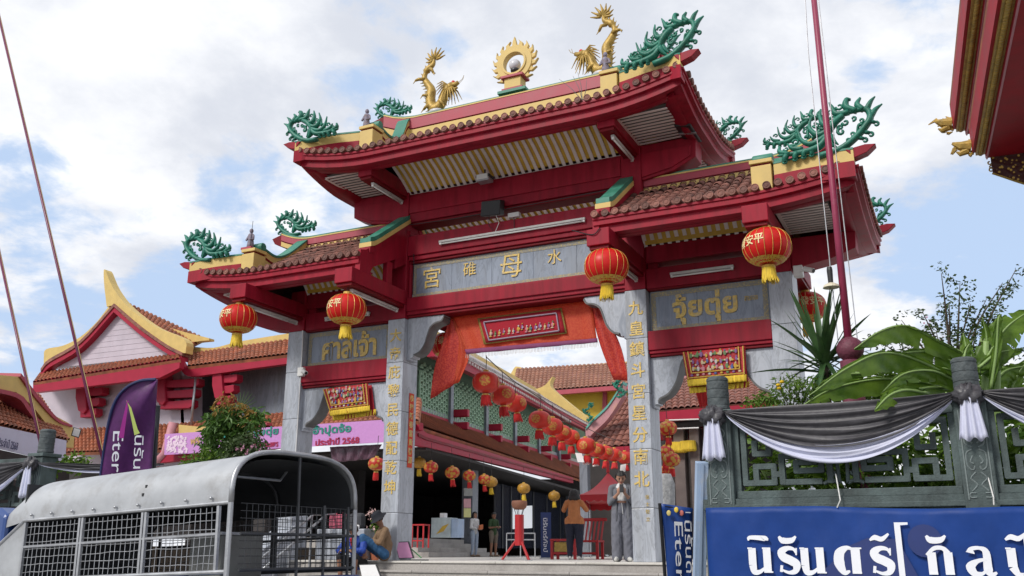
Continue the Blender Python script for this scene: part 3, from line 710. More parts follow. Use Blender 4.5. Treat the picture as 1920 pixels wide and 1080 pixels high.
# ---------------------------------------------------------------- green scroll ornaments
def scroll_mesh():
    """stylised cloud-and-flame foliage, outer end to the left; unit: metres; origin on the wall under the main stem"""
    k = .00125; m = MB()
    def P(x, y): return ((x-640)*k, 0, (940-y)*k)
    def leaf(pts, r0, r1, bulge=1.0):
        c = curve([P(*p) for p in pts], 4); n = len(c)
        R = [.92*(r0+(r1-r0)*(i/(n-1)))*(1+.35*bulge*math.sin(PI*i/(n-1))) for i in range(n)]
        m.tube(c, R, 6, squash=(1, 1.25), ref=(0, 1, 0) if False else None)
    def curl(x, y, r, d=1, w=.016, turns=.9, a0=0.0):
        pts = []
        for i in range(9):
            t = i/8; a = a0+d*2*PI*turns*t; rr = r*(1-.72*t); pts.append(P(x+rr*math.cos(a), y+rr*math.sin(a)))
        m.tube(pts, [.95*w*(1-.3*i/8) for i in range(9)], 6)
    leaf([(900, 940), (660, 925), (480, 840), (330, 720), (260, 620), (290, 520), (420, 500), (560, 510)], .055, .03)      # outer stem arching over
    leaf([(270, 640), (200, 560), (110, 510)], .05, .012); leaf([(290, 540), (230, 450), (165, 395)], .045, .012)
    leaf([(320, 520), (370, 430), (320, 360)], .05, .02); leaf([(390, 510), (490, 430), (470, 340), (425, 350)], .055, .022)
    leaf([(470, 500), (610, 480), (640, 380), (660, 310)], .05, .012); curl(560, 395, 45, 1, .022)
    leaf([(540, 520), (640, 570), (720, 650), (770, 740)], .05, .05)                                                  # inner spine
    leaf([(640, 580), (760, 580), (790, 470), (765, 365)], .052, .014); curl(715, 455, 40, -1, .02)
    leaf([(690, 640), (850, 680), (930, 560), (885, 425)], .052, .014); curl(850, 545, 40, 1, .02); curl(790, 590, 32, 1, .018)
    leaf([(730, 700), (930, 770), (1040, 690), (1070, 525)], .052, .012); curl(965, 670, 38, -1, .02); leaf([(975, 680), (960, 620), (965, 560)], .025, .008)
    leaf([(770, 740), (860, 820), (980, 840), (1120, 830), (1290, 810), (1345, 800)], .058, .016)                          # lower branch
    leaf([(1050, 800), (1160, 760), (1210, 680)], .045, .012); curl(1110, 690, 40, -1, .022); leaf([(1200, 820), (1310, 760), (1300, 690)], .04, .02); curl(1235, 740, 30, 1, .018)
    for x in (950, 1040, 1140, 1260): leaf([(x-20, 820), (x+10, 860), (x+15, 905)], .045, .03); curl(x+12, 895, 26, 1, .022)
    leaf([(760, 730), (740, 820), (675, 900)], .06, .012); leaf([(720, 720), (700, 800), (660, 860)], .04, .012)
    curl(600, 710, 48, 1, .028, .9, -1.5); curl(600, 660, 34, -1, .022); curl(535, 610, 40, 1, .024); curl(650, 525, 32, -1, .02)
    for (x, y) in ((220, 735), (300, 845), (375, 895)): curl(x, y, 36, -1, .024, .9, -.6); leaf([(x+70, y-60), (x+30, y-40), (x, y-30)], .03, .02)
    for (x, y) in ((365, 640), (440, 590), (490, 775), (550, 835)): curl(x, y, 32, 1, .022, .9, 1.0)
    leaf([(360, 700), (400, 690), (440, 770)], .03, .012)
    leaf([(270, 640), (350, 760), (460, 850), (600, 915)], .03, .02)
    return m.mesh('scroll_ornament', SCROLL, True)
SCR = scroll_mesh()
sg_ = 'green scroll ornaments on the gate roofs'
def scroll(x, y, z, mx, sc, label, rz=0.0, tilt=0.0):
    o = inst('scroll_ornament', SCR, (x, y, z), None, (0, tilt, rz), (mx*sc, sc*1.2, sc))
    return tag(o, label, 'roof ornament', sg_)
for s, side in ((-1, 'over the Thai sign reading shrine'), (1, 'beside the tall red flagpole')):
    scroll(s*4.10, -1.72, 8.74, -s, .98 if s < 0 else 1.08, 'green scroll on the front corner of the top roof, ' + ('away from' if s < 0 else 'nearest') + ' the red flagpole', tilt=(.05 if s < 0 else -.15))
    scroll(s*3.30, YM, 10.02, -s, .72, 'green scroll on the top ridge end, ' + ('away from' if s < 0 else 'nearest') + ' the red flagpole')
    scroll(s*6.80, -1.74, 6.38, -s, .98 if s < 0 else 1.12, 'green scroll on the front corner of the side roof above the ' + ('truck' if s < 0 else 'yucca'), tilt=(.05 if s < 0 else -.10))
    scroll(s*6.0, YM, 7.50, -s, .86, 'green scroll on the ridge end of the side roof above the ' + ('truck' if s < 0 else 'yucca'))
    scroll(s*4.10, CD+1.72, 8.74, -s, .80, 'green scroll on the rear corner of the top roof, ' + ('away from' if s < 0 else 'nearest') + ' the red flagpole')
    scroll(s*6.80, CD+1.74, 6.38, -s, .80, 'green scroll on the rear corner of the side roof above the ' + ('truck' if s < 0 else 'yucca'))

# ---------------------------------------------------------------- flaming pearl and dragons on the ridge
pe = thing('flaming_pearl', 'gold flaming ring around a white lamp globe, centre of the top ridge', 'roof ornament', (0, YM, 9.88))
MB().box(-.34, .34, YM-.2, YM+.2, 9.88, 9.95).build('base', GRN, pe, bevel=.006); MB().box(-.25, .25, YM-.17, YM+.17, 9.951, 10.0).build('base', mat_rm, pe)
MB().box(-.20, .20, YM-.14, YM+.14, 10.0, 10.25).build('pedestal', YEL, pe, bevel=.008); MB().box(-.27, .27, YM-.19, YM+.19, 10.251, 10.31).build('pedestal_cap', mat_rm, pe, bevel=.008)
cz = 10.66; ring = MB(); nR = 72
_fl = []
for i in range(nR):
    a = 2*PI*i/nR; _fl.append((a, .40))
def ringpart(r0, r1, y0, y1):
    q = MB(); n = 48; vs = []
    for (r, y) in ((r0, y0), (r1, y0), (r1, y1), (r0, y1)):
        for k in range(n): vs.append((r*math.cos(2*PI*k/n), y, cz+r*math.sin(2*PI*k/n)))
    q.add(vs, [(a*n+k, a*n+(k+1) % n, ((a+1) % 4)*n+(k+1) % n, ((a+1) % 4)*n+k) for a in range(4) for k in range(n)]); return q
smooth_angle(ringpart(.29, .43, YM-.06, YM+.06).build('ring', YEL, pe)); smooth_angle(ringpart(.255, .30, YM-.085, YM+.085).build('ring_rim', YEL, pe))
for i in range(15):
    a = math.radians(-50+280*i/14); L = .20 if i not in (7,) else .27
    dr = a+(.55 if i < 7 else (-.55 if i > 7 else 0)); bw = .065
    c0 = (.40*math.cos(a), .40*math.sin(a)); tx, tz = -math.sin(a), math.cos(a)
    tip = (c0[0]+L*math.cos(dr)*1.0, c0[1]+L*math.sin(dr)); mid = (c0[0]+L*.55*math.cos(a), c0[1]+L*.55*math.sin(a))
    MB().prism([(c0[0]+tx*bw, cz+c0[1]+tz*bw), (mid[0]+tx*bw*.7, cz+mid[1]+tz*bw*.7), (tip[0], cz+tip[1]), (mid[0]-tx*bw*.5, cz+mid[1]-tz*bw*.5), (c0[0]-tx*bw, cz+c0[1]-tz*bw)], 'y', YM-.04, YM+.04).build('flame', YEL, pe, bevel=.008)
MB().lathe([(.05, 0), (.06, .04), (.10, .09), (.10, .13)], 14, (0, YM, 10.38)).build('lamp_socket', BLACK, pe); MB().lathe([(.09, 0), (.07, .07)], 12, (0, YM, 10.311)).build('lamp_foot', GRN, pe)
GLOBE = mat('opal_globe', (.55, .55, .58), .35, var=.04); MB().sphere((0, YM, 10.62), .135, 18, 12).build('lamp_globe', GLOBE, pe, smooth=True)

REDEYE = mat('red_pompom', (.6, .02, .02), .6)
def dragon(s, label):
    """body rises from head near the pearl to a fanned tail outside; s: side"""
    X = s*2.02; Z = 9.88
    d = thing('dragon_statue', label, 'dragon statue', (X, YM, Z), 'gold dragons on the top ridge')
    def W(a, z, y=0): return (X+s*a, YM+y, Z+z)
    base = MB().sphere((X, YM, Z+.03), .2, 12, 6, (1, .7, .4)).build('cloud_base', GLOBE, d, smooth=True)
    path = curve([(-.32, .62), (-.22, .42), (-.14, .22), (.0, .12), (.12, .2), (.16, .42), (.14, .62), (.26, .82), (.34, 1.0), (.26, 1.18), (.12, 1.28), (.08, 1.42)], 5)
    n = len(path); R = [.055+.070*math.sin(PI*min(1, (i/(n-1))*1.15+.12)) if i/(n-1) < .8 else .085*(1-(i/(n-1)-.8)*3.2) for i in range(n)]
    MB().tube([W(a, z) for a, z in path], [max(.03, r) for r in R], 10).build('body', GOLD, d, smooth=True)
    sp = MB()
    for i in range(3, n-2, 2):
        a, z = path[i]; b = path[i+1]; dx, dz = b[0]-a, b[1]-z; l = math.hypot(dx, dz); nx_, nz_ = dz/l, -dx/l
        r = R[i]; sp.tube([W(a+nx_*r*.8, z+nz_*r*.8), W(a+nx_*(r+.07)+dx*1.2, z+nz_*(r+.07)+dz*1.2)], [.025, .004], 5)
    sp.build('back_fins', GOLD, d, kind='stuff')
    hd = MB(); hd.sphere(W(-.36, .60), .10, 10, 8, (1.1, .8, .9)); hd.tube([W(-.38, .62), W(-.50, .62), W(-.58, .66)], [.085, .06, .045], 8); hd.tube([W(-.40, .54), W(-.50, .51), W(-.56, .53)], [.05, .035, .02], 7)
    hdo = hd.build('head', GOLD, d, smooth=True)
    MB().sphere(W(-.44, .69, 0), .045, 10, 6).build('eye_pompom', REDEYE, hdo, smooth=True)
    wh = MB(); wh.tube([W(-.58, .66), W(-.68, .72), W(-.72, .80)], .006, 4); wh.tube([W(-.57, .66, .05), W(-.66, .74, .06), W(-.68, .84, .06)], .006, 4); wh.build('whiskers', GOLD, hdo, kind='stuff')
    mn = MB()
    for i in range(11):
        t = i/10; a0 = math.radians(22-150*t); L = .36
        for yy in (-.09, .09):
            c, sn = math.cos(a0), math.sin(a0)
            mn.tube([W(-.38+.05*c, .60+.05*sn, yy*.5), W(-.38+.55*L*c, .60+.55*L*sn+.05, yy), W(-.38+L*c-.02, .60+L*sn-.06, yy*1.2)], [.022, .020, .006], 5)
    mn.build('mane', GOLD, hdo, kind='stuff')
    for i in range(8):     # tail fan
        a = math.radians(-20+i*29); c, sn = math.cos(a), math.sin(a); bx = .06; bz = 1.40
        MB().tube([W(bx+.03*c, bz+.03*sn), W(bx+.15*c+.03, bz+.15*sn+.02), W(bx+.27*c, bz+.25*sn+.07)], [.034, .032, .010], 6).build('tail_flame', GOLD, d, smooth=True)
    for (a, z, da, dz) in ((-.10, .25, -.16, -.14), (.08, .2, .18, -.10), (.30, .92, .2, -.02), (.17, 1.15, -.14, -.16), (.14, .45, .15, .02)):
        lg = MB(); lg.tube([W(a, z, -.05), W(a+da*.6, z+dz*.3, -.12), W(a+da, z+dz, -.12)], [.045, .04, .03], 7)
        for k in (-1, 0, 1): lg.tube([W(a+da, z+dz, -.12+k*.01), W(a+da+.05*(1 if da > 0 else -1), z+dz-.05+k*.045, -.12+k*.035)], [.018, .005], 5)
        lg.build('leg', GOLD, d, smooth=True)
dragon(-1, 'gold dragon statue on the top ridge, on the truck side of the pearl'); dragon(1, 'gold dragon statue on the top ridge, on the flagpole side of the pearl')
# figurines on the hip blocks
FIGM = mat('faded_figurine', (.30, .20, .18), .7, var=.4, vscale=20, col2=(.24, .24, .34))
for x, y, z, lb in ((-2.86, -1.22, 9.01, 'small weathered figurine on the top roof block, truck side'), (2.66, -1.22, 9.01, 'small weathered figurine in front of the dragon on the flagpole side'), (-5.58, -1.52, 6.56, 'small weathered warrior figurine on the side roof block above the truck')):
    f = thing('figurine', lb, 'figurine', (x, y, z), 'figurines on the roof blocks')
    b = MB(); b.lathe([(.085, 0), (.075, .1), (.06, .2), (.075, .28), (.06, .33), (.025, .36)], 10, (x, y, z)).build('robe', FIGM, f, smooth=True)
    MB().sphere((x, y, z+.41), .05, 8, 6, (.9, .9, 1.15)).build('head', FIGM, f, smooth=True)
    for s in (-1, 1): MB().tube([(x+s*.06, y, z+.30), (x+s*.10, y-.03, z+.20), (x+s*.04, y-.09, z+.18)], [.028, .025, .018], 6).build('arm', FIGM, f, smooth=True)
    if x < -5: MB().tube([(x+.07, y-.08, z+.02), (x+.09, y-.08, z+.60)], .006, 5).build('staff', BLACK, f)
    if x < -5: MB().box(x-.14, x+.14, y-.14, y+.14, z-.05, z).build('plinth', mat_rm, f)

# ---------------------------------------------------------------- lights, speakers, cameras on the gate
tg = 'fluorescent tube lamps on the gate'
def tube_lamp(p, q, lb):
    p, q = Vector(p), Vector(q); t = thing('tube_lamp', lb, 'lamp', (p+q)/2, tg); d = (q-p).normalized()
    MB().beam(p, q, .07, .05).build('housing', SHEETP, t, bevel=.008)
    MB().tube([p+Vector((0, -.01, -.05))+d*.04, q+Vector((0, -.01, -.05))-d*.04], .018, 8).build('tube', WHITE, t, smooth=True)
    for e in (p+d*.03, q-d*.03): MB().obox(e+Vector((0, 0, -.035)), d*.02, d.cross(Vector((0, 0, 1)))*.025, Vector((0, 0, .03))).build('socket', WHITE, t)
SHEETP = mat('lamp_housing', (.55, .54, .52), .5, var=.12, dirt=(.3, .29, .27), dscale=5)
tube_lamp((-1.66, -.02, 6.60), (1.72, -.02, 6.60), 'long tube lamp above the Chinese signboard')
for s, w_ in ((-1, 'truck side'), (1, 'flagpole side')):
    tube_lamp((s*2.70+.05, -1.2, 7.70), (s*2.70+.05, -.02, 7.70), 'tube lamp under the top bracket beam, %s' % w_)
    tube_lamp((s*2.70+.05, -1.75, 5.20), (s*2.70+.05, -.05, 5.20), 'tube lamp under the inner side bracket beam, %s' % w_)
    tube_lamp((s*5.40+.05, -1.75, 5.20), (s*5.40+.05, -.05, 5.20), 'tube lamp under the outer side bracket beam, %s' % w_)
    tube_lamp((s*4.6, .0, 5.22), (s*3.4, .0, 5.22), 'tube lamp on the beam above the %s sign' % ('left Thai' if False else ('shrine name sign' if s > 0 else 'sign over the truck')))
fl = thing('floodlight', 'grey floodlight under the top soffit slats', 'floodlight', (-.42, -.35, 7.86))
MB().box(-.58, -.26, -.42, -.18, 7.74, 7.80).build('lamp_body', DSTEEL, fl, bevel=.01); MB().box(-.55, -.29, -.44, -.425, 7.69, 7.80).build('lamp_glass', WHITE, fl); MB().box(-.57, -.27, -.42, -.2, 7.66, 7.735).build('lamp_rim', STEEL, fl, bevel=.01); MB().tube([(-.42, -.3, 7.8), (-.42, -.3, 7.95)], .02, 6).build('bracket', BLACK, fl)
sp = thing('loudspeaker', 'black loudspeaker hung above the long tube lamp', 'speaker', (-.32, .0, 7.0))
MB().obox((-.32, -.12, 7.12), (.21, .03, 0), (0, .11, .03), (.03, -.04, .15)).build('cabinet', BLACK, sp, bevel=.015); MB().tube([(-.4, -.12, 6.98), (-.45, -.05, 6.8), (-.35, -.03, 6.66)], .007, 5).build('cable', BLACK, sp); MB().tube([(-.25, -.12, 6.98), (-.2, -.06, 6.8), (-.3, -.03, 6.62)], .007, 5).build('cable', WHITE, sp)
for x, z, rz_, lb in ((-5.14, 4.02, .3, 'white security camera on the outer column over the truck'), (5.75, 4.95, -.5, 'white security camera beside the outer column over the yucca')):
    c = thing('security_camera', lb, 'camera', (x, .0, z), 'security cameras on the gate')
    MB().box(x-.10, x+.06, -.06, .1, z-.08, z+.12).build('mount_box', WHITE, c, bevel=.012)
    MB().tube([(x+.04, -.08, z), (x+.12, -.12, z)], .022, 8).build('arm', WHITE, c); MB().tube([(x+.10, -.12, z+.02), (x+.26, -.2, z-.06)], .045, 12).build('camera_body', WHITE, c, smooth=False); MB().tube([(x+.258, -.199, z-.059), (x+.27, -.205, z-.065)], .034, 12).build('lens', BLACK, c)
bxx = thing('junction_box', 'grey junction box above the Chinese signboard', 'box', (.12, 0, 6.9)); MB().box(0, .26, -.06, .04, 6.88, 6.98).build('case', SHEETP, bxx, bevel=.01); MB().tube([(.13, -.02, 6.88), (.13, -.005, 6.64)], .008, 5).build('cable', BLACK, bxx)
sp2 = thing('loudspeaker', 'long black line speaker on the top roof arm by the flagpole', 'speaker', (4.0, -.1, 7.9))
MB().obox((3.93, -.15, 8.0), (.16, .0, -.02), (0, .42, 0), (0, 0, .07)).build('cabinet', BLACK, sp2, bevel=.02); MB().obox((3.93, -.22, 7.925), (.17, 0, -.02), (0, .03, 0), (0, 0, .012)).build('clamp', STEEL, sp2)

tw = thing('roof_twigs', 'bare dry twigs sprouting from the top roof eave near the dragon', 'plant', on(1092, 185, 1, -1.6))
for (u0, v0, u1, v1) in ((1092, 188, 1083, 135), (1092, 188, 1074, 142), (1090, 186, 1048, 148), (1094, 188, 1100, 150)):
    a, b = on(u0, v0, 1, -1.6), on(u1, v1, 1, -1.5); MB().tube([a, a.lerp(b, .5)+Vector((.02, 0, .01)), b], [.008, .006, .003], 5).build('twig', MARD, tw)
for k, (pts_w) in enumerate((((-2.45, -.01, 7.12), (-1.2, -.02, 7.08), (.2, -.02, 7.1), (2.4, -.01, 7.14)), ((-2.3, -.02, 6.42), (-2.28, -.03, 6.1), (-2.3, .0, 5.5)), ((2.2, -1.95, 5.66), (2.6, -2.0, 5.5), (2.75, -2.0, 5.6)), ((-5.2, -.02, 5.0), (-5.17, -.02, 4.2), (-5.17, -.01, 0.2)))):
    cb_ = thing('cable', ('thin dark cable sagging along the top beam', 'thin cable dropping beside the Chinese signboard', 'loose lantern cable on the bracket by the signboard end', 'white cable running down the outer column over the truck')[k], 'cable', pts_w[0]); MB().tube(curve(list(pts_w), 5), .010, 5).build('cable', WHITE if k == 3 else BLACK, cb_)

# ================================================================== LANTERNS
def lantern_parts(root, R, H, body, ribs, text=None, tassel=FRNG, tl=.25, tr=.10, cord=.25, band_=True, flute=.02, n=32, patch=None):
    """local coordinates, origin at the centre of the body"""
    m = 14; prof = []
    for i in range(m+1):
        t = -PI/2+PI*i/m; prof.append((max(.18*R, R*math.cos(t)**.72), H/2*math.sin(t)))
    b = MB().lathe(prof, n, flute=flute).build('silk_body', body, root, smooth=True)
    def rad(z):
        q = max(-1, min(1, z/(H/2))); return max(.18*R, R*(math.sqrt(1-q*q))**.72)
    if ribs:
        pts = [(rad(z)+.004, 0, z) for z in [H/2*math.sin(-PI/2*.93+PI*.93*i/12) for i in range(13)]]
        me = MB().tube(pts, .0042*R/.38, 4).mesh('seam', LGOLD)
        for k in range(ribs): inst('seam', me, (0, 0, 0), b, (0, 0, 2*PI*k/ribs))
    MB().lathe([(.16*R, H/2-.02), (.22*R, H/2), (.22*R, H/2+.07*R*2), (.15*R, H/2+.08*R*2)], 12).build('top_cap', LGOLD, root)
    if band_:
        zs = [-H/2*.74, -H/2*.86, -H/2*.97]; MB().lathe([(rad(z)+.006, z) for z in zs], 24, caps=False).build('gold_hem', HEM, b, smooth=True)
    MB().lathe([(.27*R, -H/2-.02), (.29*R, -H/2-.05), (.27*R, -H/2-.06)], 14).build('bottom_cap', LGOLD, root)
    f = MB(); nf = 34
    for k in range(nf):
        a = 2*PI*k/nf; l = tl*random.uniform(.82, 1.0); sw = random.uniform(.9, 1.3)
        c, s_ = math.cos(a), math.sin(a)
        f.tube([(tr*.85*c, tr*.85*s_, -H/2-.055), (tr*1.0*c+.02*tl, tr*s_, -H/2-.055-l*.6), (tr*sw*c+.10*tl, tr*sw*s_, -H/2-.055-l)], [tr*.15, tr*.15, tr*.06], 4)
    f.build('tassel', tassel, root, kind='stuff')
    if cord: MB().tube([(0, 0, H/2+.05), (.01, 0, H/2+cord*.6), (0, 0, H/2+cord)], .008, 5).build('cord', BLACK, root)
    if text:
        me0 = text_mesh(text, 1.0, 0, .012); v = np.empty(len(me0.vertices)*3); me0.vertices.foreach_get('co', v); v = v.reshape(-1, 3)
        sz = .165*R/.38; W = []
        for (x, y, z) in v:
            zz = y*sz*1.15+.06*H; r = rad(zz)+.008; a = -PI/2+(x*sz)/R; W.append((r*math.cos(a), r*math.sin(a), zz))
        me = bpy.data.meshes.new('lettering'); me.from_pydata(W, [], [tuple(p.vertices) for p in me0.polygons]); me.materials.append(GOLDPALE); o = bpy.data.objects.new('lettering', me); COL.objects.link(o); o.parent = b
    if patch:
        for k in range(4):
            a = 2*PI*k/4+.4; q = MB(); rows = []
            for i in range(7):
                row = []
                for j in range(7):
                    u_, v_ = (i/6-.5)*2, (j/6-.5)*2; s_ = 1/max(1, math.hypot(u_, v_)/max(abs(u_), abs(v_), 1e-6))
                    z = v_*s_*H*.26; ang = a+u_*s_*.42; r = rad(z)+.006; row.append((r*math.cos(ang), r*math.sin(ang), z))
                rows.append(row)
            q.grid(rows).build('gold_medallion', patch, b, smooth=True)
    return root
HEM = weave('lantern_hem', (.62, .40, .06), (.50, .03, .02), 34, .5, thr=(.3, .42))
GOLDPALE = mat('pale_gold_print', (.80, .68, .36), .5, var=.1)
MEDAL = weave('gold_on_coral', (.62, .12, .05), (.66, .36, .07), 22, .5, thr=(.42, .6), trans=.25)
big = lthing('lantern', 'x', 'lantern', (0, 0, 0), 'large red lanterns hanging from the gate')
lantern_parts(big, .385, .60, LRED, 18, '財發安平', tl=.27, tr=.105, cord=.36)
bl = [((447, 598), -1.80, 'red silk lantern with gold writing hanging over the truck, outermost', -.55), ((650, 580), -1.80, 'red silk lantern with gold writing before the sign over the truck', -.55),
      ((1137, 500), -1.80, 'red silk lantern covering the end of the Chinese signboard', -1.75), ((1438, 463), -1.80, 'red silk lantern with gold writing beside the red flagpole', -.80)]
for i, ((u, v), y, lb, rz) in enumerate(bl):
    p = on(u, v, 1, y)
    if i == 0: big.location = p; big.rotation_euler[2] = rz; big['label'] = lb
    else: copy_tree(big, p, rz, lb)
for x, lb in ((5.5, 'red lantern behind the outer column, half hidden by the yucca'), (-2.76, 'red lantern behind the orange curtain on the truck side')):
    copy_tree(big, (x, CD+1.78, 4.9), .3, lb)
med = lthing('lantern', 'x', 'lantern', (0, 0, 0), 'coral lanterns strung across the courtyard')
lantern_parts(med, .29, .46, LORG, 0, None, tassel=FRNGR, tl=.24, tr=.10, cord=.36, band_=False, flute=.035, n=36, patch=MEDAL)
_ml = [(911, 717, 19.8), (943, 741, 22.3), (968, 757, 24.3), (1012, 787, 23.4), (1036, 800, 25.6), (1053, 812, 27.2), (1070, 820, 28.6), (1099, 836, 28.4), (1119, 844, 30), (1135, 849, 31.5), (1152, 853, 33), (1172, 858, 34)]
_lab = ['foremost of the string under the orange curtain', 'second behind the foremost', 'third of the leading three', 'first of the middle four', 'second of the middle four', 'third of the middle four', 'last of the middle four', 'first of the last five, with white paper tag', 'second of the last five', 'third of the last five', 'fourth of the last five', 'last one, beside the marble column']
pts = []
for i, (u, v, d) in enumerate(_ml):
    p = at(u, v, d); lb = 'coral lantern with gold medallions, '+_lab[i]
    pts.append(p+Vector((0, 0, .56)))
    if i == 0: med.location = p; med['label'] = lb
    else: copy_tree(med, p, .4*i, lb, sc=random.uniform(.94, 1.06), rot=(random.uniform(-.08, .08), random.uniform(-.08, .08), .4*i))
wc = thing('lantern_wire', 'thin dark wire carrying the coral lanterns across the courtyard', 'wire', pts[0])
MB().tube(pts+[pts[-1]+(pts[-1]-pts[-2])*4], .012, 5).build('wire', BLACK, wc)
PAPER = mat('white_paper', (.8, .8, .8), .8, var=.04)
for i, (u, v, d) in enumerate(((1087, 858, 28.2), (1098, 863, 28.3), (1117, 866, 30), (1168, 878, 33.5))):
    c = at(u, v, d); MB().obox(c, (.10, .02, .01*(i-1)), (0, .004, 0), (.02*(i-2), 0, .14)).build('paper_tag', PAPER, None, label='white paper tag hanging under the coral lanterns, '+('upper one of the first pair', 'lower one of the first pair', 'lone tag behind the first pair', 'tag beside the marble column')[i], cat='tag', group='paper tags under the coral lanterns')
sm = lthing('lantern', 'x', 'lantern', (0, 0, 0), 'small gold and red lanterns under the hall eave')
REDGOLD = weave('red_gold_silk', (.55, .03, .02), (.58, .34, .05), 9, .45, thr=(.35, .6), trans=.2)
lantern_parts(sm, .235, .36, REDGOLD, 0, None, tassel=FRNGR, tl=.22, tr=.07, cord=.6, band_=False, flute=.05, n=28)
smg = lthing('lantern', 'x', 'lantern', (0, 0, 0), 'plain gold lanterns in the hall')
lantern_parts(smg, .235, .36, LGSILK, 0, None, tassel=FRNG, tl=.22, tr=.07, cord=.6, band_=False, flute=.05, n=28)
i = 0
for (u, v, d, lb) in ((808, 876, 29.8, 'small red and gold lantern under the hall eave, nearest the marble column with the red couplet'), (848, 886, 30.5, 'small red and gold lantern under the hall eave, second from the marble column'), (880, 892, 31.5, 'small red and gold lantern under the hall eave, third from the marble column'), (908, 899, 32.5, 'small red and gold lantern under the hall eave, fourth from the marble column'),
                      (706, 870, 27, 'small red and gold lantern under the purple plastic sheet'), (1252, 803, 24.5, 'small red lantern under the roof behind the light-blue post'), (1247, 850, 25, 'small red lantern in the stack behind the light-blue post, middle'), (1259, 862, 24, 'small red lantern in the stack behind the light-blue post, front'), (1250, 884, 25.5, 'small red lantern in the stack behind the light-blue post, lowest')):
    if i == 0: sm.location = at(u, v, d); sm['label'] = lb[:lb.index(',')]+' closest to column B couplet' if False else 'small red and gold lantern under the hall eave nearest the couplet'
    else: copy_tree(sm, at(u, v, d), .5*i, lb, sc=random.uniform(.92, 1.06), rot=(random.uniform(-.08, .08), random.uniform(-.08, .08), .5*i))
    i += 1
for k, (u, v, d, lb) in enumerate(((786, 868, 31, 'plain gold lantern half behind the marble column'), (921, 904, 33.5, 'plain gold lantern behind the small red ones'), (982, 916, 33, 'plain gold lantern above the red incense burner'), (1039, 930, 36, 'dim gold lantern deep in the hall'))):
    if k == 0: smg.location = at(u, v, d); smg['label'] = lb
    else: copy_tree(smg, at(u, v, d), .4*k, lb)

# ================================================================== CURTAINS ON THE GATE
ORC = weave('orange_brocade', (.74, .14, .055), (.68, .085, .04), 34, .6, 'NOISE', trans=.5, thr=(.40, .60))
ORCD = weave('red_brocade', (.60, .06, .03), (.46, .02, .018), 30, .6, 'NOISE', trans=.25, thr=(.42, .58))
PURP = cloth('purple_trim', (.20, .05, .13)); REDV = cloth('crimson_velvet', (.34, .006, .02)); GTR = weave('gold_trim', (.34, .24, .06), (.20, .12, .03), 60, .6)
def quad_cloth(name, c, nu, nv, amp, fr, y, mt, parent, ph=0.0, th=.006):
    """cloth from four pixel corners on the plane y, given as world corners TL,TR,BR,BL"""
    TL, TR, BR, BL = [Vector(q) for q in c]; rows = []
    for j in range(nv+1):
        t = j/nv; row = []
        for i in range(nu+1):
            s = i/nu; p = (TL*(1-s)+TR*s)*(1-t)+(BL*(1-s)+BR*s)*t
            p.y += amp*(.3+.7*t)*(math.sin(s*fr+ph)+.5*math.sin(s*fr*2.3+1+ph+t*1.5)); row.append(p)
        rows.append(row)
    return MB().slab(rows, (0, th, 0)).build(name, mt, parent, smooth=True)
Y = .42
va = thing('curtain', 'orange brocade valance with side drapes under the centre beam', 'curtain', on(985, 590, 1, Y))
vl = quad_cloth('valance', [on(842, 594, 1, Y), on(1108, 560, 1, Y), on(1120, 641, 1, Y), on(874, 663, 1, Y)], 40, 8, .018, 30, Y, ORC, va)
quad_cloth('trim', [on(871, 655, 1, Y-.03), on(1120, 634, 1, Y-.03), on(1121, 642, 1, Y-.03), on(874, 664, 1, Y-.03)], 40, 2, .018, 30, Y, PURP, vl)
fr = MB()
for i in range(90):
    s = i/89; p = on(874+s*247, 664-s*22, 1, Y-.02); fr.tube([p, p+Vector((random.uniform(-.01, .01), 0, -.10*random.uniform(.7, 1)))], .005, 4)
fr.build('fringe', mat('pale_fringe', (.62, .58, .55), .7), va, kind='stuff')
def drape(name, left, right, m, ph):
    """left and right edge pixel polylines, top to bottom"""
    Lp = curve([tuple(on(u, v, 1, Y)) for u, v in left], 4); Rp = curve([tuple(on(u, v, 1, Y)) for u, v in right], 4); n = len(Lp); rows = []
    for j in range(n):
        a, b = Vector(Lp[j]), Vector(Rp[j]); row = []
        for i in range(15):
            s = i/14; p = a.lerp(b, s); p.y += .018*math.sin(s*9+ph)+.012*math.sin(j*.5+s*5); row.append(p)
        rows.append(row)
    return MB().slab(rows, (0, .006, 0)).build(name, m, va, smooth=True)
dl = drape('side_drape', [(842, 594), (830, 640), (815, 690), (807, 748)], [(848, 593), (862, 628), (868, 665), (850, 722)], ORCD, 0)
drape('side_drape', [(846, 593), (858, 640), (855, 690), (846, 722)], [(850, 593), (872, 640), (880, 668), (862, 716)], ORC, 1)
drape('side_drape', [(1106, 560), (1112, 600), (1126, 650), (1150, 712)], [(1122, 571), (1147, 612), (1166, 655), (1180, 714)], ORCD, 2)
emb = quad_cloth('embroidered_panel', [on(895, 597, 1, Y-.06), on(1053, 577, 1, Y-.06), on(1063, 625, 1, Y-.06), on(907, 646, 1, Y-.06)], 16, 4, .006, 14, Y, GTR, va)
quad_cloth('velvet', [on(899, 599, 1, Y-.075), on(1050, 580, 1, Y-.075), on(1059, 623, 1, Y-.075), on(911, 643, 1, Y-.075)], 16, 4, .005, 14, Y, REDV, emb)
SIL = cloth('silver_braid', (.33, .25, .32)); 
for (a, b) in (((907, 604), (1043, 587)), ((917, 638), (1048, 620)), ((907, 604), (917, 638)), ((1043, 587), (1048, 620))):
    MB().tube([on(*a, 1, Y-.095), on(*b, 1, Y-.095)], .016, 6).build('braid', SIL, emb)
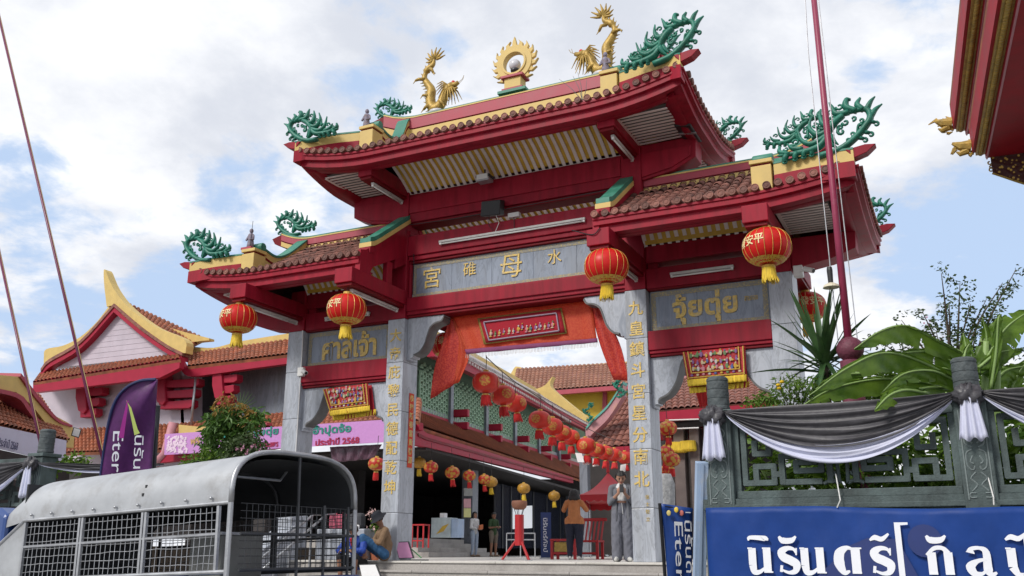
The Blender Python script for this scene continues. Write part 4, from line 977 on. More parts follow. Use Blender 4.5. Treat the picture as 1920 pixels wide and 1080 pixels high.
EC = [cloth('thread_%s' % n, c) for n, c in (('violet', (.22, .11, .26)), ('blue', (.09, .12, .30)), ('cream', (.50, .40, .26)), ('gold', (.50, .30, .05)), ('pink', (.50, .20, .24)), ('green', (.12, .20, .09)), ('white', (.50, .46, .44)))]
def embroid(u, v, y, par, s=1.0, tall=1.0):
    """appliqué figure: robe, head, and cloud at the feet"""
    p = on(u, v, 1, y); r = random.random
    MB().sphere(p+Vector((0, 0, .045*s)), .05*s, 8, 6, (.85, .25, 1.3*tall)).build('embroidered_figure', random.choice(EC), par, smooth=True)
    MB().sphere(p+Vector((.01*s, -.008, .125*s*tall)), .024*s, 7, 5, (1, .5, 1.1)).build('embroidered_head', random.choice(EC[2:]), par, smooth=True)
    MB().sphere(p+Vector((.035*s, -.006, .04*s)), .03*s, 7, 5, (.8, .4, 1.2)).build('embroidered_sleeve', random.choice(EC), par, smooth=True)
    MB().sphere(p+Vector((-.01*s, -.004, -.04*s)), .035*s, 7, 5, (1.5, .4, .6)).build('embroidered_cloud', random.choice(EC[2:5]), par, smooth=True)
for i in range(15): embroid(920+i*8.4+random.uniform(-1.5, 1.5), 628-i*1.1-(4 if i == 7 else 0)+random.uniform(-1.5, 1.5), Y-.085, emb, random.uniform(.55, .8), 1.4 if i == 7 else 1.0)

BROC = weave('crimson_brocade', (.40, .012, .02), (.30, .01, .015), 30, .6)
def altar_cloth(c1, c2, label, y=.0):
    t = thing('altar_cloth', label, 'embroidered cloth', on((c1[0][0]+c1[1][0])/2, c1[0][1], 1, y), 'embroidered cloths over the side passages')
    o1 = [on(u, v, 1, y+.10) for u, v in c2]; quad_cloth('back_layer', o1, 24, 6, .012, 12, y, REDV, t)
    f0 = [on(u, v, 1, y+.09) for u, v in ((c2[3][0]-1, c2[3][1]-11), (c2[2][0]+1, c2[2][1]-11), c2[2], c2[3])]; quad_cloth('fringe', f0, 60, 3, .012, 90, y, FRNG, t)
    o2 = [on(u, v, 1, y) for u, v in c1]; fc = quad_cloth('front_layer', o2, 24, 6, .01, 9, y, BROC, t)
    TL, TR, BR, BL = [Vector(q) for q in o2]
    f1 = [BL.lerp(TL, .16)+Vector((0, -.015, 0)), BR.lerp(TR, .16)+Vector((0, -.015, 0)), BR+Vector((0, -.015, -.03)), BL+Vector((0, -.015, -.03))]; quad_cloth('fringe', f1, 60, 3, .01, 90, y, FRNG, t)
    def L(s, q): return (TL*(1-s)+TR*s)*(1-q)+(BL*(1-s)+BR*s)*q+Vector((0, -.025, 0))
    for e in (((0.03, 0), (0.03, .84)), ((.97, 0), (.97, .84)), ((.03, .80), (.97, .80)), ((.10, .66), (.90, .66)), ((.10, 0), (.10, .66)), ((.90, 0), (.90, .66))):
        MB().tube([L(*e[0]), L(*e[1])], .012, 5).build('gold_braid', LGOLD, fc)
    for i in range(10):
        for r in range(3):
            q = L(.15+i*.077+random.uniform(-.015, .015), .14+r*.21+random.uniform(-.03, .03)); g_ = random.uniform(.8, 1.25)
            MB().sphere(q, .034*g_, 8, 6, (.8, .14, 1.25)).build('embroidered_figure', random.choice(EC), fc, smooth=True); MB().sphere(q+Vector((random.uniform(-.012, .012), -.004, .045*g_)), .015*g_, 7, 5, (1, .3, 1)).build('embroidered_head', random.choice(EC), fc, smooth=True)
            MB().sphere(q+Vector((random.choice((-1, 1))*.034, 0, random.uniform(-.03, .02))), .024*g_, 7, 5, (1.1, .18, .8)).build('embroidered_sleeve', random.choice(EC[2:6]), fc, smooth=True)
    for i in range(9):
        MB().sphere(L(.10+i*.1, .73), .022, 6, 5, (1.4, .4, 1)).build('embroidered_flower', EC[(i*2) % 7], fc, smooth=True)
altar_cloth([(1279, 661), (1397, 649), (1400, 712), (1290, 722)], [(1284, 664), (1396, 652), (1404, 726), (1293, 738)], 'crimson embroidered cloth with gold fringe under the flagpole-side sign')
altar_cloth([(605, 730), (690, 719), (694, 768), (620, 778)], [(640, 728), (697, 722), (704, 778), (624, 789)], 'crimson embroidered cloth with gold fringe under the sign over the truck')

# red couplet strip on the inner side of the column
cp_ = thing('couplet_banner', 'narrow red paper couplet with gold writing on the marble column side', 'banner', (-A0+.01, .3, 1.9))
MB().box(-A0+.004, -A0+.012, .28, .46, 1.86, 3.42).build('paper', mat('couplet_red', (.58, .05, .015), .7, var=.1), cp_)
for i, ch in enumerate('恭接新春富貴財源'): letters('lettering', ch, (-A0+.014, .37, 3.30-i*.185), (0, 1, 0), (0, 0, 1), .15, GOLDL, cp_, extr=.002, bold=.003)

# ================================================================== STREET WALLS
YW = -6.0
RELIEF = mat('relief_stone', (.17, .205, .205), .8, var=.2, vscale=6, bump=.3, dirt=(.06, .07, .07), dscale=3)
def finial(x, y, z, par):
    prof = [(.105, 0), (.125, .02), (.125, .05), (.118, .06), (.122, .10), (.118, .145), (.124, .15), (.118, .155), (.123, .20), (.118, .245), (.124, .25), (.118, .255), (.122, .30), (.116, .335), (.122, .345), (.12, .37), (.10, .39), (.02, .395)]
    smooth_angle(MB().lathe(prof, 24, (x, y, z)).build('finial', GREYF, par), 35)
GREYF = mat('finial_stone', (.07, .085, .09), .7, var=.35, vscale=16, bump=1.0, bscale=16, dirt=(.02, .022, .025), dscale=8, dlo=.5)
def post(x, wall):
    p = MB().box(x-.15, x+.15, YW-.15, YW+.15, GZ+.02, 1.62).build('pier', GREYW, wall, bevel=.015)
    MB().box(x-.18, x+.18, YW-.18, YW+.18, 1.621, 1.68).build('pier_cap', GREYW, p, bevel=.012); finial(x, YW, 1.681, p)
    q = MB(); yq = YW-.152
    for s in (-1, 1):
        for pts in ([(.03, 1.50), (.08, 1.42), (.05, 1.36), (.085, 1.30), (.085, 1.20), (.03, 1.16)], [(.02, 1.34), (.05, 1.24), (.02, 1.20)], [(.03, 1.14), (.085, 1.10), (.085, .98), (.04, .94), (.02, .98)], [(.03, 1.08), (.055, 1.02), (.03, 1.0)], [(.02, .92), (.07, .86), (.02, .80), (.07, .74)], [(.04, .72), (.09, .72), (.09, .68), (.04, .68)]):
            q.tube([(x+s*a, yq, b) for a, b in curve([(a, b) for a, b in pts], 3)], .0085, 4)
    q.build('relief_scroll', RELIEF, p, kind='stuff')
    for a in (-.11, .11): MB().box(x+a-.006, x+a+.006, yq-.006, yq+.003, .66, 1.53).build('relief_border', RELIEF, p)
    return p
def fret(x0, x1, wall):
    """pierced meander panel between two piers"""
    yb, yf = YW-.05, YW+.05; W_ = x1-x0
    pn = MB().box(x0, x1, YW-.08, YW+.08, .72, .80).build('panel_rail', GREYW, wall, bevel=.008)
    MB().box(x0, x1, YW-.08, YW+.08, 1.52, 1.62).build('panel_rail', GREYW, wall, bevel=.008)
    for xa in (x0, x1-.06): MB().box(xa, xa+.06, YW-.07, YW+.07, .801, 1.519).build('panel_stile', GREYW, wall)
    # bars in panel units (0..1 across half panel, 0..1 up)
    H0, H1 = .80, 1.52
    hb = [((.05, .12), (.05, .92)), ((.05, .92), (.30, .92)), ((.05, .12), (.34, .12)), ((.30, .92), (.30, .55)), ((.30, .55), (.16, .55)), ((.16, .55), (.16, .72)), ((.16, .36), (.16, .12)),
          ((.16, .36), (.34, .36)), ((.34, .36), (.34, .12)), ((.30, .75), (.52, .75)), ((.52, .75), (.52, .50)), ((.42, .50), (.66, .50)), ((.42, .50), (.42, .12)), ((.42, .12), (.78, .12)), ((.56, .28), (.56, .40)), ((.56, .40), (.74, .40)), ((.74, .40), (.74, .62)), ((.74, .62), (.60, .62)), ((.56, .28), (.80, .28)), ((.80, .28), (.80, .75)), ((.80, .75), (.62, .75)), ((.62, .75), (.62, .92)), ((.62, .92), (1.0, .92)), ((.88, .12), (.88, .60)), ((.88, .60), (1.0, .60)), ((.34, .24), (.42, .24)), ((.80, .5), (.88, .5))]
    for s in (0, 1):
        for (a, b) in hb:
            fx = lambda t: x0+.05+(W_-.1)*(t*.5 if s == 0 else 1-t*.5); fz = lambda t: H0+(H1-H0)*t
            p, q = (fx(a[0]), YW, fz(a[1])), (fx(b[0]), YW, fz(b[1])); d = (Vector(q)-Vector(p)).normalized()*.021
            MB().beam(Vector(p)-d, Vector(q)+d, .085+random.uniform(-.006, .006), .058).build('fret_bar', GREYW, pn)
    c = MB(); xm = (x0+x1)/2
    for s in (-1, 1):
        for (cx, cz_, r) in ((.10, 1.12, .05), (.12, .98, .045)):
            c.tube([(xm+s*(cx+r*(1-t/10*.7)*math.cos(t*.7+PI)), YW-.02, cz_+r*(1-t/10*.7)*math.sin(t*.7+PI)) for t in range(11)], .016, 6)
        c.tube([(xm+s*.04, YW-.02, .86), (xm+s*.05, YW-.02, 1.05), (xm+s*.05, YW-.02, 1.12)], .02, 6)
        c.tube([(xm+s*.2, YW-.02, .86), (xm+s*.12, YW-.02, .90), (xm+s*.04, YW-.02, .86)], .02, 6)
    c.build('fret_scroll', GREYW, pn, kind='stuff')
def wall(sgn, xs, label):
    w_ = thing('street_wall', label, 'wall', (xs[0], YW, GZ))
    lo, hi = min(xs)-.2, max(xs)+.2
    MB().box(lo, hi, YW-.11, YW+.11, GZ+.015, .60).build('wall_base', GREYW, w_, bevel=.01)
    MB().box(lo, hi, YW-.145, YW+.145, .601, .66).build('wall_ledge', GREYW, w_, bevel=.012)
    MB().box(lo, hi, YW-.125, YW+.125, .661, .719).build('wall_course', GREYW, w_)
    xs = sorted(xs)
    for x in xs: post(x, w_)
    for a, b in zip(xs[:-1], xs[1:]): fret(a+.151, b-.151, w_)
    return w_
wall(1, [5.57, 8.09, 10.6], 'grey-green carved stone wall with pierced fretwork behind the blue banner')
wall(-1, [-5.42, -7.93, -10.44], 'grey-green carved stone wall beyond the truck')
BLKC = cloth('black_mourning_cloth', (.058, .056, .064), rough=.45, var=.25, bump=.1); WHC = cloth('white_mourning_cloth', (.56, .58, .72), rough=.7, var=.06, bump=.12)
def swag(xa, xb, za, zb, label, sagw=.60):
    t = thing('bunting', label, 'bunting', ((xa+xb)/2, YW-.22, min(za, zb)), 'black and white cloth swags on the street walls')
    def sheet(t0, t1, y, m, nm, fq, am, hi=0):
        rows = []; nv, nu = 26, 36
        for j in range(nv+1):
            q = t0+(t1-t0)*j/nv; row = []
            for i in range(nu+1):
                s = i/nu; e = 4*s*(1-s); z = za+(zb-za)*s+.02-.01*q-(.02+sagw*q**.85)*e**.9
                pin = min(1, e*2.2)**.7
                fold = am*pin*(math.sin(q*fq+1.8*math.sin(s*3+q*2))+.45*math.sin(q*fq*2.1+s*4))
                row.append((xa+(xb-xa)*s, y-.07*pin-fold, z+.006*math.sin(q*fq*1.3+s*6)))
            rows.append(row)
        return MB().slab(rows, (0, .012, 0)).build(nm, m, t, smooth=True)
    sheet(.0, .72, YW-.20, BLKC, 'black_cloth', 46, .022); sheet(.66, 1.0, YW-.185, WHC, 'white_cloth', 40, .018)
def knot(x, z, label, tail=.45):
    t = thing('bow', label, 'bow', (x, YW-.2, z), 'cloth bows on the wall piers'); k = MB()
    rows = []
    for j in range(15):
        ph = PI*j/14; row = []
        for i in range(25):
            th = 2*PI*(i % 24)/24; r = .105*(1+.25*math.sin(th*5+ph*3)+.2*math.sin(th*9-ph*7+1)); row.append((x+r*1.15*math.sin(ph)*math.cos(th), YW-.24+r*.7*math.sin(ph)*math.sin(th), z+.9*r*math.cos(ph)))
        rows.append(row)
    k.grid(rows).build('crumpled_knot', BLKC, t, smooth=True)
    rows = []
    for j in range(9):
        q = j/8; row = []
        for i in range(19):
            a = i/18; wd = .07+.06*q; row.append((x+(a-.5)*2*wd, YW-.27+.025*math.sin(a*19)*(.4+q)-.01, z-.02-tail*q+.02*math.sin(a*15)*q))
        rows.append(row)
    MB().slab(rows, (0, .008, 0)).build('hanging_tail', WHC, t, smooth=True)
swag(5.66, 8.0, 1.64, 1.68, 'black and white swag between the first wall piers, above the blue banner'); swag(8.18, 10.5, 1.68, 1.68, 'black and white swag below the right-hand banana stems')
swag(-5.5, -7.86, 1.52, 1.52, 'black and white swag on the far wall, beside the truck canopy'); swag(-5.32, -2.6, 1.50, 1.38, 'black and white cloth stretched behind the truck roof', .12)
knot(5.55, 1.60, 'crumpled black and white bow on the wall pier at the light-blue post'); knot(8.09, 1.66, 'black bow with white tail under the banana stem', .42); knot(-5.42, 1.50, 'black and white bow on the far wall pier beside the truck', .5)

# blue street banner
BLU = cloth('blue_banner_vinyl', (.011, .046, .215), spec=.2, rough=.5, var=.12, vscale=3, bump=.12, bscale=9); NAVY = mat('navy_print', (.012, .02, .09), .5)
NAVB = mat('navy_banner_print', (.012, .028, .14), .5)
bb = thing('street_banner', 'large blue vinyl banner with white Thai lettering tied along the wall', 'banner', (6.9, -6.38, -.9))
rows = []
def bwav(x, z): return .009*math.sin(x*5.1+z*2)+.006*math.sin(x*11+z*7+1)+.014*math.sin((x-z*1.4)*3.3)*max(0, z+.3)+.004*math.sin(x*23-z*17)
for j in range(25):
    row = []
    for i in range(81):
        x = 5.46+5.6*i/80; z = .60-.62*0+(-1.55)*j/24; top = .03*math.sin(x*1.3+.4)-.012*abs(math.sin(x*1.9)); row.append((x, YW-.40+bwav(x, z), z+top*(1-j/24)+(.02*(i/80))))
    rows.append(row)
MB().slab(rows, (0, .006, 0)).build('vinyl_sheet', BLU, bb, smooth=True)
def glyph(name, polys, x, z, s, m=None, y=YW-.438):
    """flat print: polygons in glyph units"""
    q = MB()
    for k_, p in enumerate(polys): q.prism([(x+a*s, z+b*s) for a, b in p], 'y', y-.0012*k_, y+.004+.0003*k_)
    return q.build(name, m or WPR, bb)
WPR = mat('white_print', (.78, .80, .85), .5, var=.03)
def stroke(pts, wd):
    """variable width stroke -> polygon"""
    c = curve([(a, b) for a, b in pts], 5) if len(pts) > 2 else [tuple(p) for p in pts]; n = len(c); L = []; R = []
    for i in range(n):
        d = np.array(c[min(i+1, n-1)])-np.array(c[max(i-1, 0)]); d = d/np.linalg.norm(d); w = np.interp(i/(n-1), np.linspace(0, 1, len(wd)), wd)*(1.0 if max(wd) < .07 else 1.55)/2
        L.append((c[i][0]-d[1]*w, c[i][1]+d[0]*w)); R.append((c[i][0]+d[1]*w, c[i][1]-d[0]*w))
    return L+R[::-1]
gN = [stroke([(.14, .98), (.14, .3)], [.2, .2]), stroke([(.14, .3), (.2, .04), (.42, .04), (.66, .22)], [.2, .16, .10, .06]), stroke([(.74, 1.0), (.74, .0)], [.2, .2]), stroke([(-.04, .97), (.15, .97)], [.06, .06]), stroke([(.56, .97), (.75, .97)], [.06, .06]), stroke([(.72, .03), (.95, .03)], [.06, .06])]
gR = [stroke([(.70, .78), (.6, .94), (.35, .97), (.12, .82), (.2, .62), (.45, .5), (.68, .34), (.62, .08), (.36, .02), (.1, .12)], [.05, .08, .12, .2, .22, .22, .22, .14, .08, .05]), stroke([(.06, .04), (.10, .30)], [.07, .07]), stroke([(.72, .98), (.70, .70)], [.06, .06])]
gD = [stroke([(.62, .95), (.40, .98), (.14, .78), (.10, .4), (.26, .05), (.48, .10)], [.06, .12, .24, .26, .14, .05]), stroke([(.74, .97), (.74, .0)], [.22, .22]), stroke([(.42, .97), (.98, .97)], [.06, .06]), stroke([(.60, .03), (.92, .03)], [.06, .06])]
gK = [stroke([(.18, .82), (.18, .0)], [.2, .2]), stroke([(.0, .72), (.3, .97), (.6, .97), (.76, .78)], [.06, .10, .10, .14]), stroke([(.76, .82), (.76, .0)], [.2, .2]), stroke([(.04, .03), (.34, .03)], [.06, .06]), stroke([(.62, .03), (.92, .03)], [.06, .06])]
gL = [stroke([(.16, .80), (.22, .95), (.5, .98), (.70, .82), (.70, .2), (.82, .03), (.98, .1)], [.2, .10, .08, .16, .2, .12, .05]), stroke([(.68, .58), (.36, .5), (.12, .3), (.24, .05), (.5, .06), (.68, .24)], [.06, .10, .22, .16, .08, .05])]
gP = [stroke([(.14, .98), (.14, .3)], [.2, .2]), stroke([(.14, .3), (.3, .03), (.6, .03), (.76, .2)], [.2, .12, .12, .2]), stroke([(.76, 1.42), (.76, .2)], [.2, .2]), stroke([(-.04, .97), (.15, .97)], [.06, .06])]
sI = [stroke([(.02, 1.28), (.1, 1.40), (.7, 1.36), (.74, 1.28)], [.04, .10, .14, .10]), ]; sA = [stroke([(.06, 1.44), (.2, 1.28), (.55, 1.28), (.74, 1.44)], [.06, .16, .14, .05])]; sX = [stroke([(.0, 1.28), (.2, 1.38), (.45, 1.32), (.72, 1.52)], [.05, .13, .12, .05])]
zb, gs = -.03, .245
_px = {}
def bx_(u): return on(u, 1050, 1, YW-.455).x
for gl, u0, w_ in ((gN+sI, 1404, 1), (gR+sA, 1460, 1), (gN, 1502, 1), (gD, 1568, 1), (gR+sX, 1634, 1), (gK+sA, 1738, 1), (gL, 1812, 1), (gP+sX, 1890, 1)):
    glyph('lettering', gl, bx_(u0), zb, gs)
glyph('printed_bracket', [[(0, 1.95), (.5, 1.95), (.5, 1.86), (.22, 1.84), (.22, -1.2), (0, -1.2)]], bx_(1683), zb, gs)
glyph('printed_shape', [[(-3.2, -3), (-2.2, .0), (-.9, 1.15), (-.2, 1.45), (.9, 1.40), (1.6, -.2), (1.9, -3)]], bx_(1640), zb-.02, gs, NAVB, YW-.433)
glyph('printed_shape', [[(.62*math.cos(t*PI/10), 1.25+.62*math.sin(t*PI/10)) for t in range(20)]], bx_(1738), zb, gs, NAVB, YW-.433)
for u, z1 in ((1578, .66), (1878, .66)): MB().tube([(bx_(u), YW-.42, .60), (bx_(u)+.01, YW-.2, .68), (bx_(u)-.02, YW-.12, .95)], .006, 5).build('tie_cord', WHITE, bb)
# small blue flag on a black pole, and the light-blue post
ff = thing('pole_flag', 'small blue flag with white Eternal lettering on a black pole beside the steps', 'flag', at(1262, 1080, 11.0))
def P_(u, v, d=11.0): return at(u, v, d)
rows = []
for j in range(17):
    row = []
    for i in range(9):
        s, q = i/8, j/16; u = (1240+14*q)*(1-s)+(1299-2*q)*s; v = 944+170*q+9*s*(1-q)-0; p = P_(u, v, 11.0+.02*math.sin(s*6+q*4)); row.append(p)
    rows.append(row)
fs_ = MB().slab(rows, tuple(ray(1262, 1000)*.006)).build('flag_cloth', cloth('blue_flag', (.010, .05, .24), rough=.45, bump=.05), ff, smooth=True)
MB().tube([P_(1237, 944, 11.02), P_(1254, 1180, 11.02)], .022, 8).build('pole', BLACK, ff); MB().tube([P_(1238, 948, 11.02), P_(1300, 956, 11.02)], .008, 6).build('cross_rod', BLACK, ff)
rd = (P_(1262, 1080)-P_(1258, 980)).normalized(); rt = (P_(1290, 1000)-P_(1240, 997)).normalized(); toc = Vector(-ray(1262, 1000))*.03
letters('lettering', 'Eter', P_(1274, 1035)+toc, rd, rt, .16, WPR, ff, fit=(.72, .10), extr=.002); letters('lettering', 'นิรันด', P_(1292, 1025)+toc, rd, rt, .14, WPR, ff, fit=(.62, .09), extr=.002)
for u, v, c in ((1254, 962, (.55, .45, .15)), (1268, 956, (.7, .5, .05)), (1278, 962, (.45, .12, .1))): MB().sphere(P_(u, v)+toc, .028, 10, 6, (1, .3, 1.2)).build('emblem', mat('emblem', c, .6), ff, smooth=True)
MB().obox(P_(1290, 961)+toc, rt*.03, rd*.006, toc*.05).build('emblem', WPR, ff)
LBL = mat('light_blue_paint', (.34, .45, .62), .5, var=.1, dirt=(.5, .5, .5), dscale=4)
pp = thing('steel_post', 'light-blue steel post standing against the first wall pier', 'post', at(1312, 1080, 10.1)); MB().beam(at(1316, 866, 10.1), at(1309, 1190, 10.1), .13, .10, up=tuple(-CF)).build('post', LBL, pp, bevel=.006); MB().beam(at(1317, 870, 10.04), at(1310, 1190, 10.04), .03, .01, up=tuple(-CF)).build('post_lip', LBL, pp)

# flagpoles
MAG = mat('magenta_pole_paint', (.26, .025, .07), .4, var=.15, dirt=(.35, .12, .18), dscale=2)
MAGP = mat('plum_pole_paint', (.13, .012, .055), .4, var=.15)
fp = thing('flagpole', 'tall red flagpole with halyard rising behind the banana leaves', 'flagpole', (6.93, -4.85, .26))
b0 = on(1592, 652, 1, -4.85)
MB().tube([b0, b0+Vector((0, 0, 2.0)), b0+Vector((0, 0, 9.0))], [.046, .042, .030], 12).build('pole', MAG, fp, smooth=True)
MB().sphere(b0+Vector((.01, 0, -.02)), .16, 16, 10, (1, 1, .95)).build('ball_base', mat('maroon_stone', (.14, .03, .055), .6, var=.3, vscale=30, bump=.4), fp, smooth=True)
MB().lathe([(.24, 0), (.22, .1), (.14, .16), (.12, b0.z-.16-.26)], 16, (b0.x, b0.y, .26)).build('pedestal', bpy.data.materials['maroon_stone'], fp, smooth=True)
for dx, dx2 in ((-.12, -.14), (.10, .06)): MB().tube([b0+Vector((dx, .02, .1)), b0+Vector((dx2, .02, 4.0)), b0+Vector((.02, .02, 8.9))], .007, 5).build('halyard', STEEL, fp)
pl_ = thing('pendant_lamp', 'small black pendant lamp hanging beside the red flagpole', 'lamp', b0+Vector((-.13, 0, .95))); MB().lathe([(.03, .06), (.035, .22), (.03, .26)], 10, b0+Vector((-.13, -.05, .75))).build('socket', BLACK, pl_); MB().lathe([(.10, 0), (.085, .03), (.03, .06)], 14, b0+Vector((-.13, -.05, .75))).build('shade', mat('lamp_cream', (.6, .55, .42), .5), pl_)
for (u0, v0, u1, v1, lb) in ((192, 856, -16, -30, 'long slanting magenta pole crossing the purple gable'), (80, 850, -12, 425, 'slanting magenta pole beside the far wall finial')):
    a, b = on(u0, v0, 1, -5.0), on(u1, v1, 1, -5.0); t = thing('flagpole', lb, 'flagpole', (a.x, a.y, .26), 'slanting magenta poles'); MB().tube([a-(b-a)*.25, b], .030, 10).build('pole', MAGP, t, smooth=True); MB().tube([a-(b-a)*.25+Vector((.05, -.01, 0)), b+Vector((.04, -.01, 0))], .006, 5).build('halyard', mat('brass', (.4, .3, .12), .5), t)

# purple feather flag
PUR = cloth('purple_flag', (.085, .013, .105), rough=.5, var=.2, bump=.08)
pf = thing('feather_flag', 'purple feather flag with Eternal lettering standing behind the truck', 'flag', at(240, 960, 12.5)); D = 12.5
left = curve([(292, 711), (262, 714), (235, 728), (216, 752), (204, 790), (194, 850), (186, 920), (184, 980)], 4); nL = len(left); rows = []
for j in range(nL):
    u0, v0 = left[j]; q = j/(nL-1); v1 = 711+(980-711)*q; u1 = 296-18*q; row = []
    for i in range(13):
        s = i/12; u = u0+(u1-u0)*s; v = v0+(v1-v0)*s; row.append(at(u, v, D+.05*math.sin(s*7+q*5)*(.3+s)))
    rows.append(row)
MB().slab(rows, tuple(ray(240, 800)*.006)).build('flag_cloth', PUR, pf, smooth=True)
MB().tube([at(u, v, D) for u, v in left], .02, 6).build('flexible_rod', NAVY, pf); MB().tube([at(297, 760, D+.08), at(280, 1000, D+.08)], .028, 8).build('pole', DSTEEL, pf)
tc_ = Vector(-ray(240, 800))*.10; rd = (at(218, 960, D)-at(226, 800, D)).normalized(); rt = (at(280, 800, D)-at(220, 800, D)).normalized()
letters('lettering', 'Eternal', at(219, 872, D)+tc_, rd, rt, .3, WPR, pf, fit=(.92, .14), extr=.002); letters('lettering', 'นิรันดร', at(259, 870, D)+tc_, rd, rt, .3, WPR, pf, fit=(.78, .13), extr=.002)
def flatpoly(name, px_, d, m, par, off):
    p = [at(u, v, d)+off for u, v in px_]; n = len(p); o = Vector(-ray(*px_[0]))*.003
    return MB().add(p+[q+o for q in p], [tuple(range(n)), tuple(range(n, 2*n))[::-1]]+[(i, n+i, n+(i+1) % n, (i+1) % n) for i in range(n)]).build(name, m, par)
flatpoly('printed_streak', [(238, 752), (241, 752), (232, 822), (222, 820)], D, mat('magenta_print', (.35, .02, .25), .5), pf, tc_); flatpoly('printed_streak', [(236, 750), (246, 765), (258, 805), (262, 812), (252, 816), (246, 785), (241, 762)], D, mat('lime_print', (.50, .60, .15), .5), pf, tc_)

# ================================================================== PLANTS
def leafmat(name, c, c2, rough=.45, trans=.3, sc=6): return mat(name, c, rough, var=.25, vscale=sc, col2=c2, trans=trans)
BAN = leafmat('banana_leaf', (.07, .17, .02), (.19, .32, .035), .36, .42, 3); BANR = mat('banana_midrib', (.24, .36, .12), .5)
YUC = leafmat('yucca_leaf', (.03, .085, .03), (.07, .15, .045), .45, .15, 5); SHR = leafmat('shrub_leaf', (.035, .075, .02), (.08, .13, .035), .5, .25); LGT = leafmat('light_green_leaf', (.08, .19, .02), (.18, .30, .03), .5, .35)
MIDG = leafmat('tree_leaf', (.05, .13, .02), (.11, .22, .035), .5, .3); ORL = leafmat('young_orange_leaf', (.36, .16, .05), (.42, .28, .06), .5, .35); BARK = mat('bark', (.10, .075, .055), .85, var=.3, bump=.5)
PNK = mat('pink_petal', (.62, .30, .42), .6, trans=.2); YLF = mat('yellow_petal', (.75, .50, .01), .6, trans=.2)
def banana_leaf(par, pts, wid, drop=.45, d=10.3, name='leaf', tears=6):
    """pts: pixel path of the midrib with depth offsets; wid: half width in metres"""
    P = curve([tuple(at(u, v, d+dd)) for u, v, dd in pts], 6); n = len(P); rows = []; tear = [random.randint(4, n-4) for _ in range(tears)]
    K = 8; side = {}
    for i in range(n):
        p = Vector(P[i]); dr = (Vector(P[min(i+1, n-1)])-Vector(P[max(i-1, 0)])).normalized(); view = (p-Vector(CP)).normalized()
        sd = dr.cross(view).normalized(); s = i/(n-1); w_ = wid*(math.sin(PI*min(1, s*.92+.10))**.6)*(1 if s < .97 else .5)
        row = []
        for j in range(-K, K+1):
            q = j/K; dn = drop*abs(q)**1.4
            o = sd*q*w_*(1-.35*drop)+Vector((0, 0, -1))*w_*dn*.75+view*(.10*w_*abs(q))
            o += view*(.022*math.sin(i*1.7+j*.9))*abs(q)+Vector((0, 0, 1))*(.012*math.sin(i*2.3+j))*abs(q)
            row.append(p+o)
        rows.append(row)
    m = MB(); nn = 2*K+1; cut = {}
    for i in tear:
        lo_ = random.random() < .5; cut[i] = lo_; dp = random.randint(3, 6)
        for j in range(nn):
            q = (dp-j)/dp if lo_ else (j-(nn-1-dp))/dp
            if q > 0: rows[i][j] = rows[i][j].lerp(rows[i+1][j], .9-.45*q*random.uniform(.6, 1)); cut[i, j] = 1
    vs = [p for r in rows for p in r]; fs = []
    for i in range(n-1):
        for j in range(nn-1):
            if (i, j) in cut and (i, j+1) in cut: continue
            fs.append((i*nn+j, i*nn+j+1, (i+1)*nn+j+1, (i+1)*nn+j))
    lf = m.add(vs, fs).build(name, BAN, par, smooth=True)
    MB().tube([Vector(p)+Vector((0, 0, .004)) for p in P], [.020*(1-.7*i/(n-1)) for i in range(n)], 6).build('midrib', BANR, lf, smooth=True)
bn = thing('banana_plant', 'banana plant with broad drooping green leaves behind the fretwork wall', 'banana plant', at(1790, 960, 10.7))
for k, (u, w_) in enumerate(((1800, .09), (1868, .045), (1845, .05))): MB().tube([at(u-4, 1010, 10.75+.1*k), at(u, 800, 10.7+.1*k), at(u+4, 690 if k == 0 else 640, 10.6)], [w_*1.2, w_, w_*.6], 10).build('stem', BANR, bn, smooth=True)
banana_leaf(bn, [(1815, 668, .1), (1760, 640, .0), (1700, 612, -.1), (1650, 622, -.2), (1602, 655, -.3)], 0.150, .95, 10.5)
banana_leaf(bn, [(1800, 720, .1), (1735, 682, 0), (1660, 662, -.2), (1590, 690, -.4), (1518, 742, -.6)], 0.160, .75, 10.2)
banana_leaf(bn, [(1780, 730, .2), (1720, 715, .1), (1640, 712, 0), (1560, 730, -.1), (1506, 760, -.2)], 0.146, .7, 10.4)
banana_leaf(bn, [(1740, 738, 0), (1700, 732, -.1), (1668, 742, -.25), (1640, 770, -.4)], 0.112, .5, 9.55)
banana_leaf(bn, [(1790, 735, .3), (1755, 712, .25), (1710, 704, .2), (1665, 712, .2)], 0.129, .5, 10.6)
banana_leaf(bn, [(1838, 700, .1), (1860, 655, .1), (1890, 612, .1), (1935, 580, .1)], 0.206, .25, 10.5)
banana_leaf(bn, [(1850, 735, .2), (1880, 700, .2), (1905, 690, .2), (1950, 685, .2)], 0.129, .5, 10.7)
banana_leaf(bn, [(1800, 712, .0), (1806, 680, -.2), (1812, 655, -.2), (1822, 640, -.2)], 0.086, .9, 10.3); banana_leaf(bn, [(1790, 730, .3), (1740, 742, .25), (1700, 748, .2), (1640, 752, .2)], 0.103, .5, 10.8)
banana_leaf(bn, [(1700, 700, .4), (1760, 690, .4), (1800, 700, .4)], 0.138, .5, 10.9); banana_leaf(bn, [(1895, 735, .3), (1910, 700, .3), (1940, 660, .3)], 0.086, .3, 10.6)
banana_leaf(bn, [(1806, 700, .1), (1812, 660, .15), (1806, 625, .2)], .09, .35, 10.5); banana_leaf(bn, [(1858, 730, .2), (1868, 660, .2), (1872, 600, .2), (1878, 590, .2)], .055, .2, 10.3)
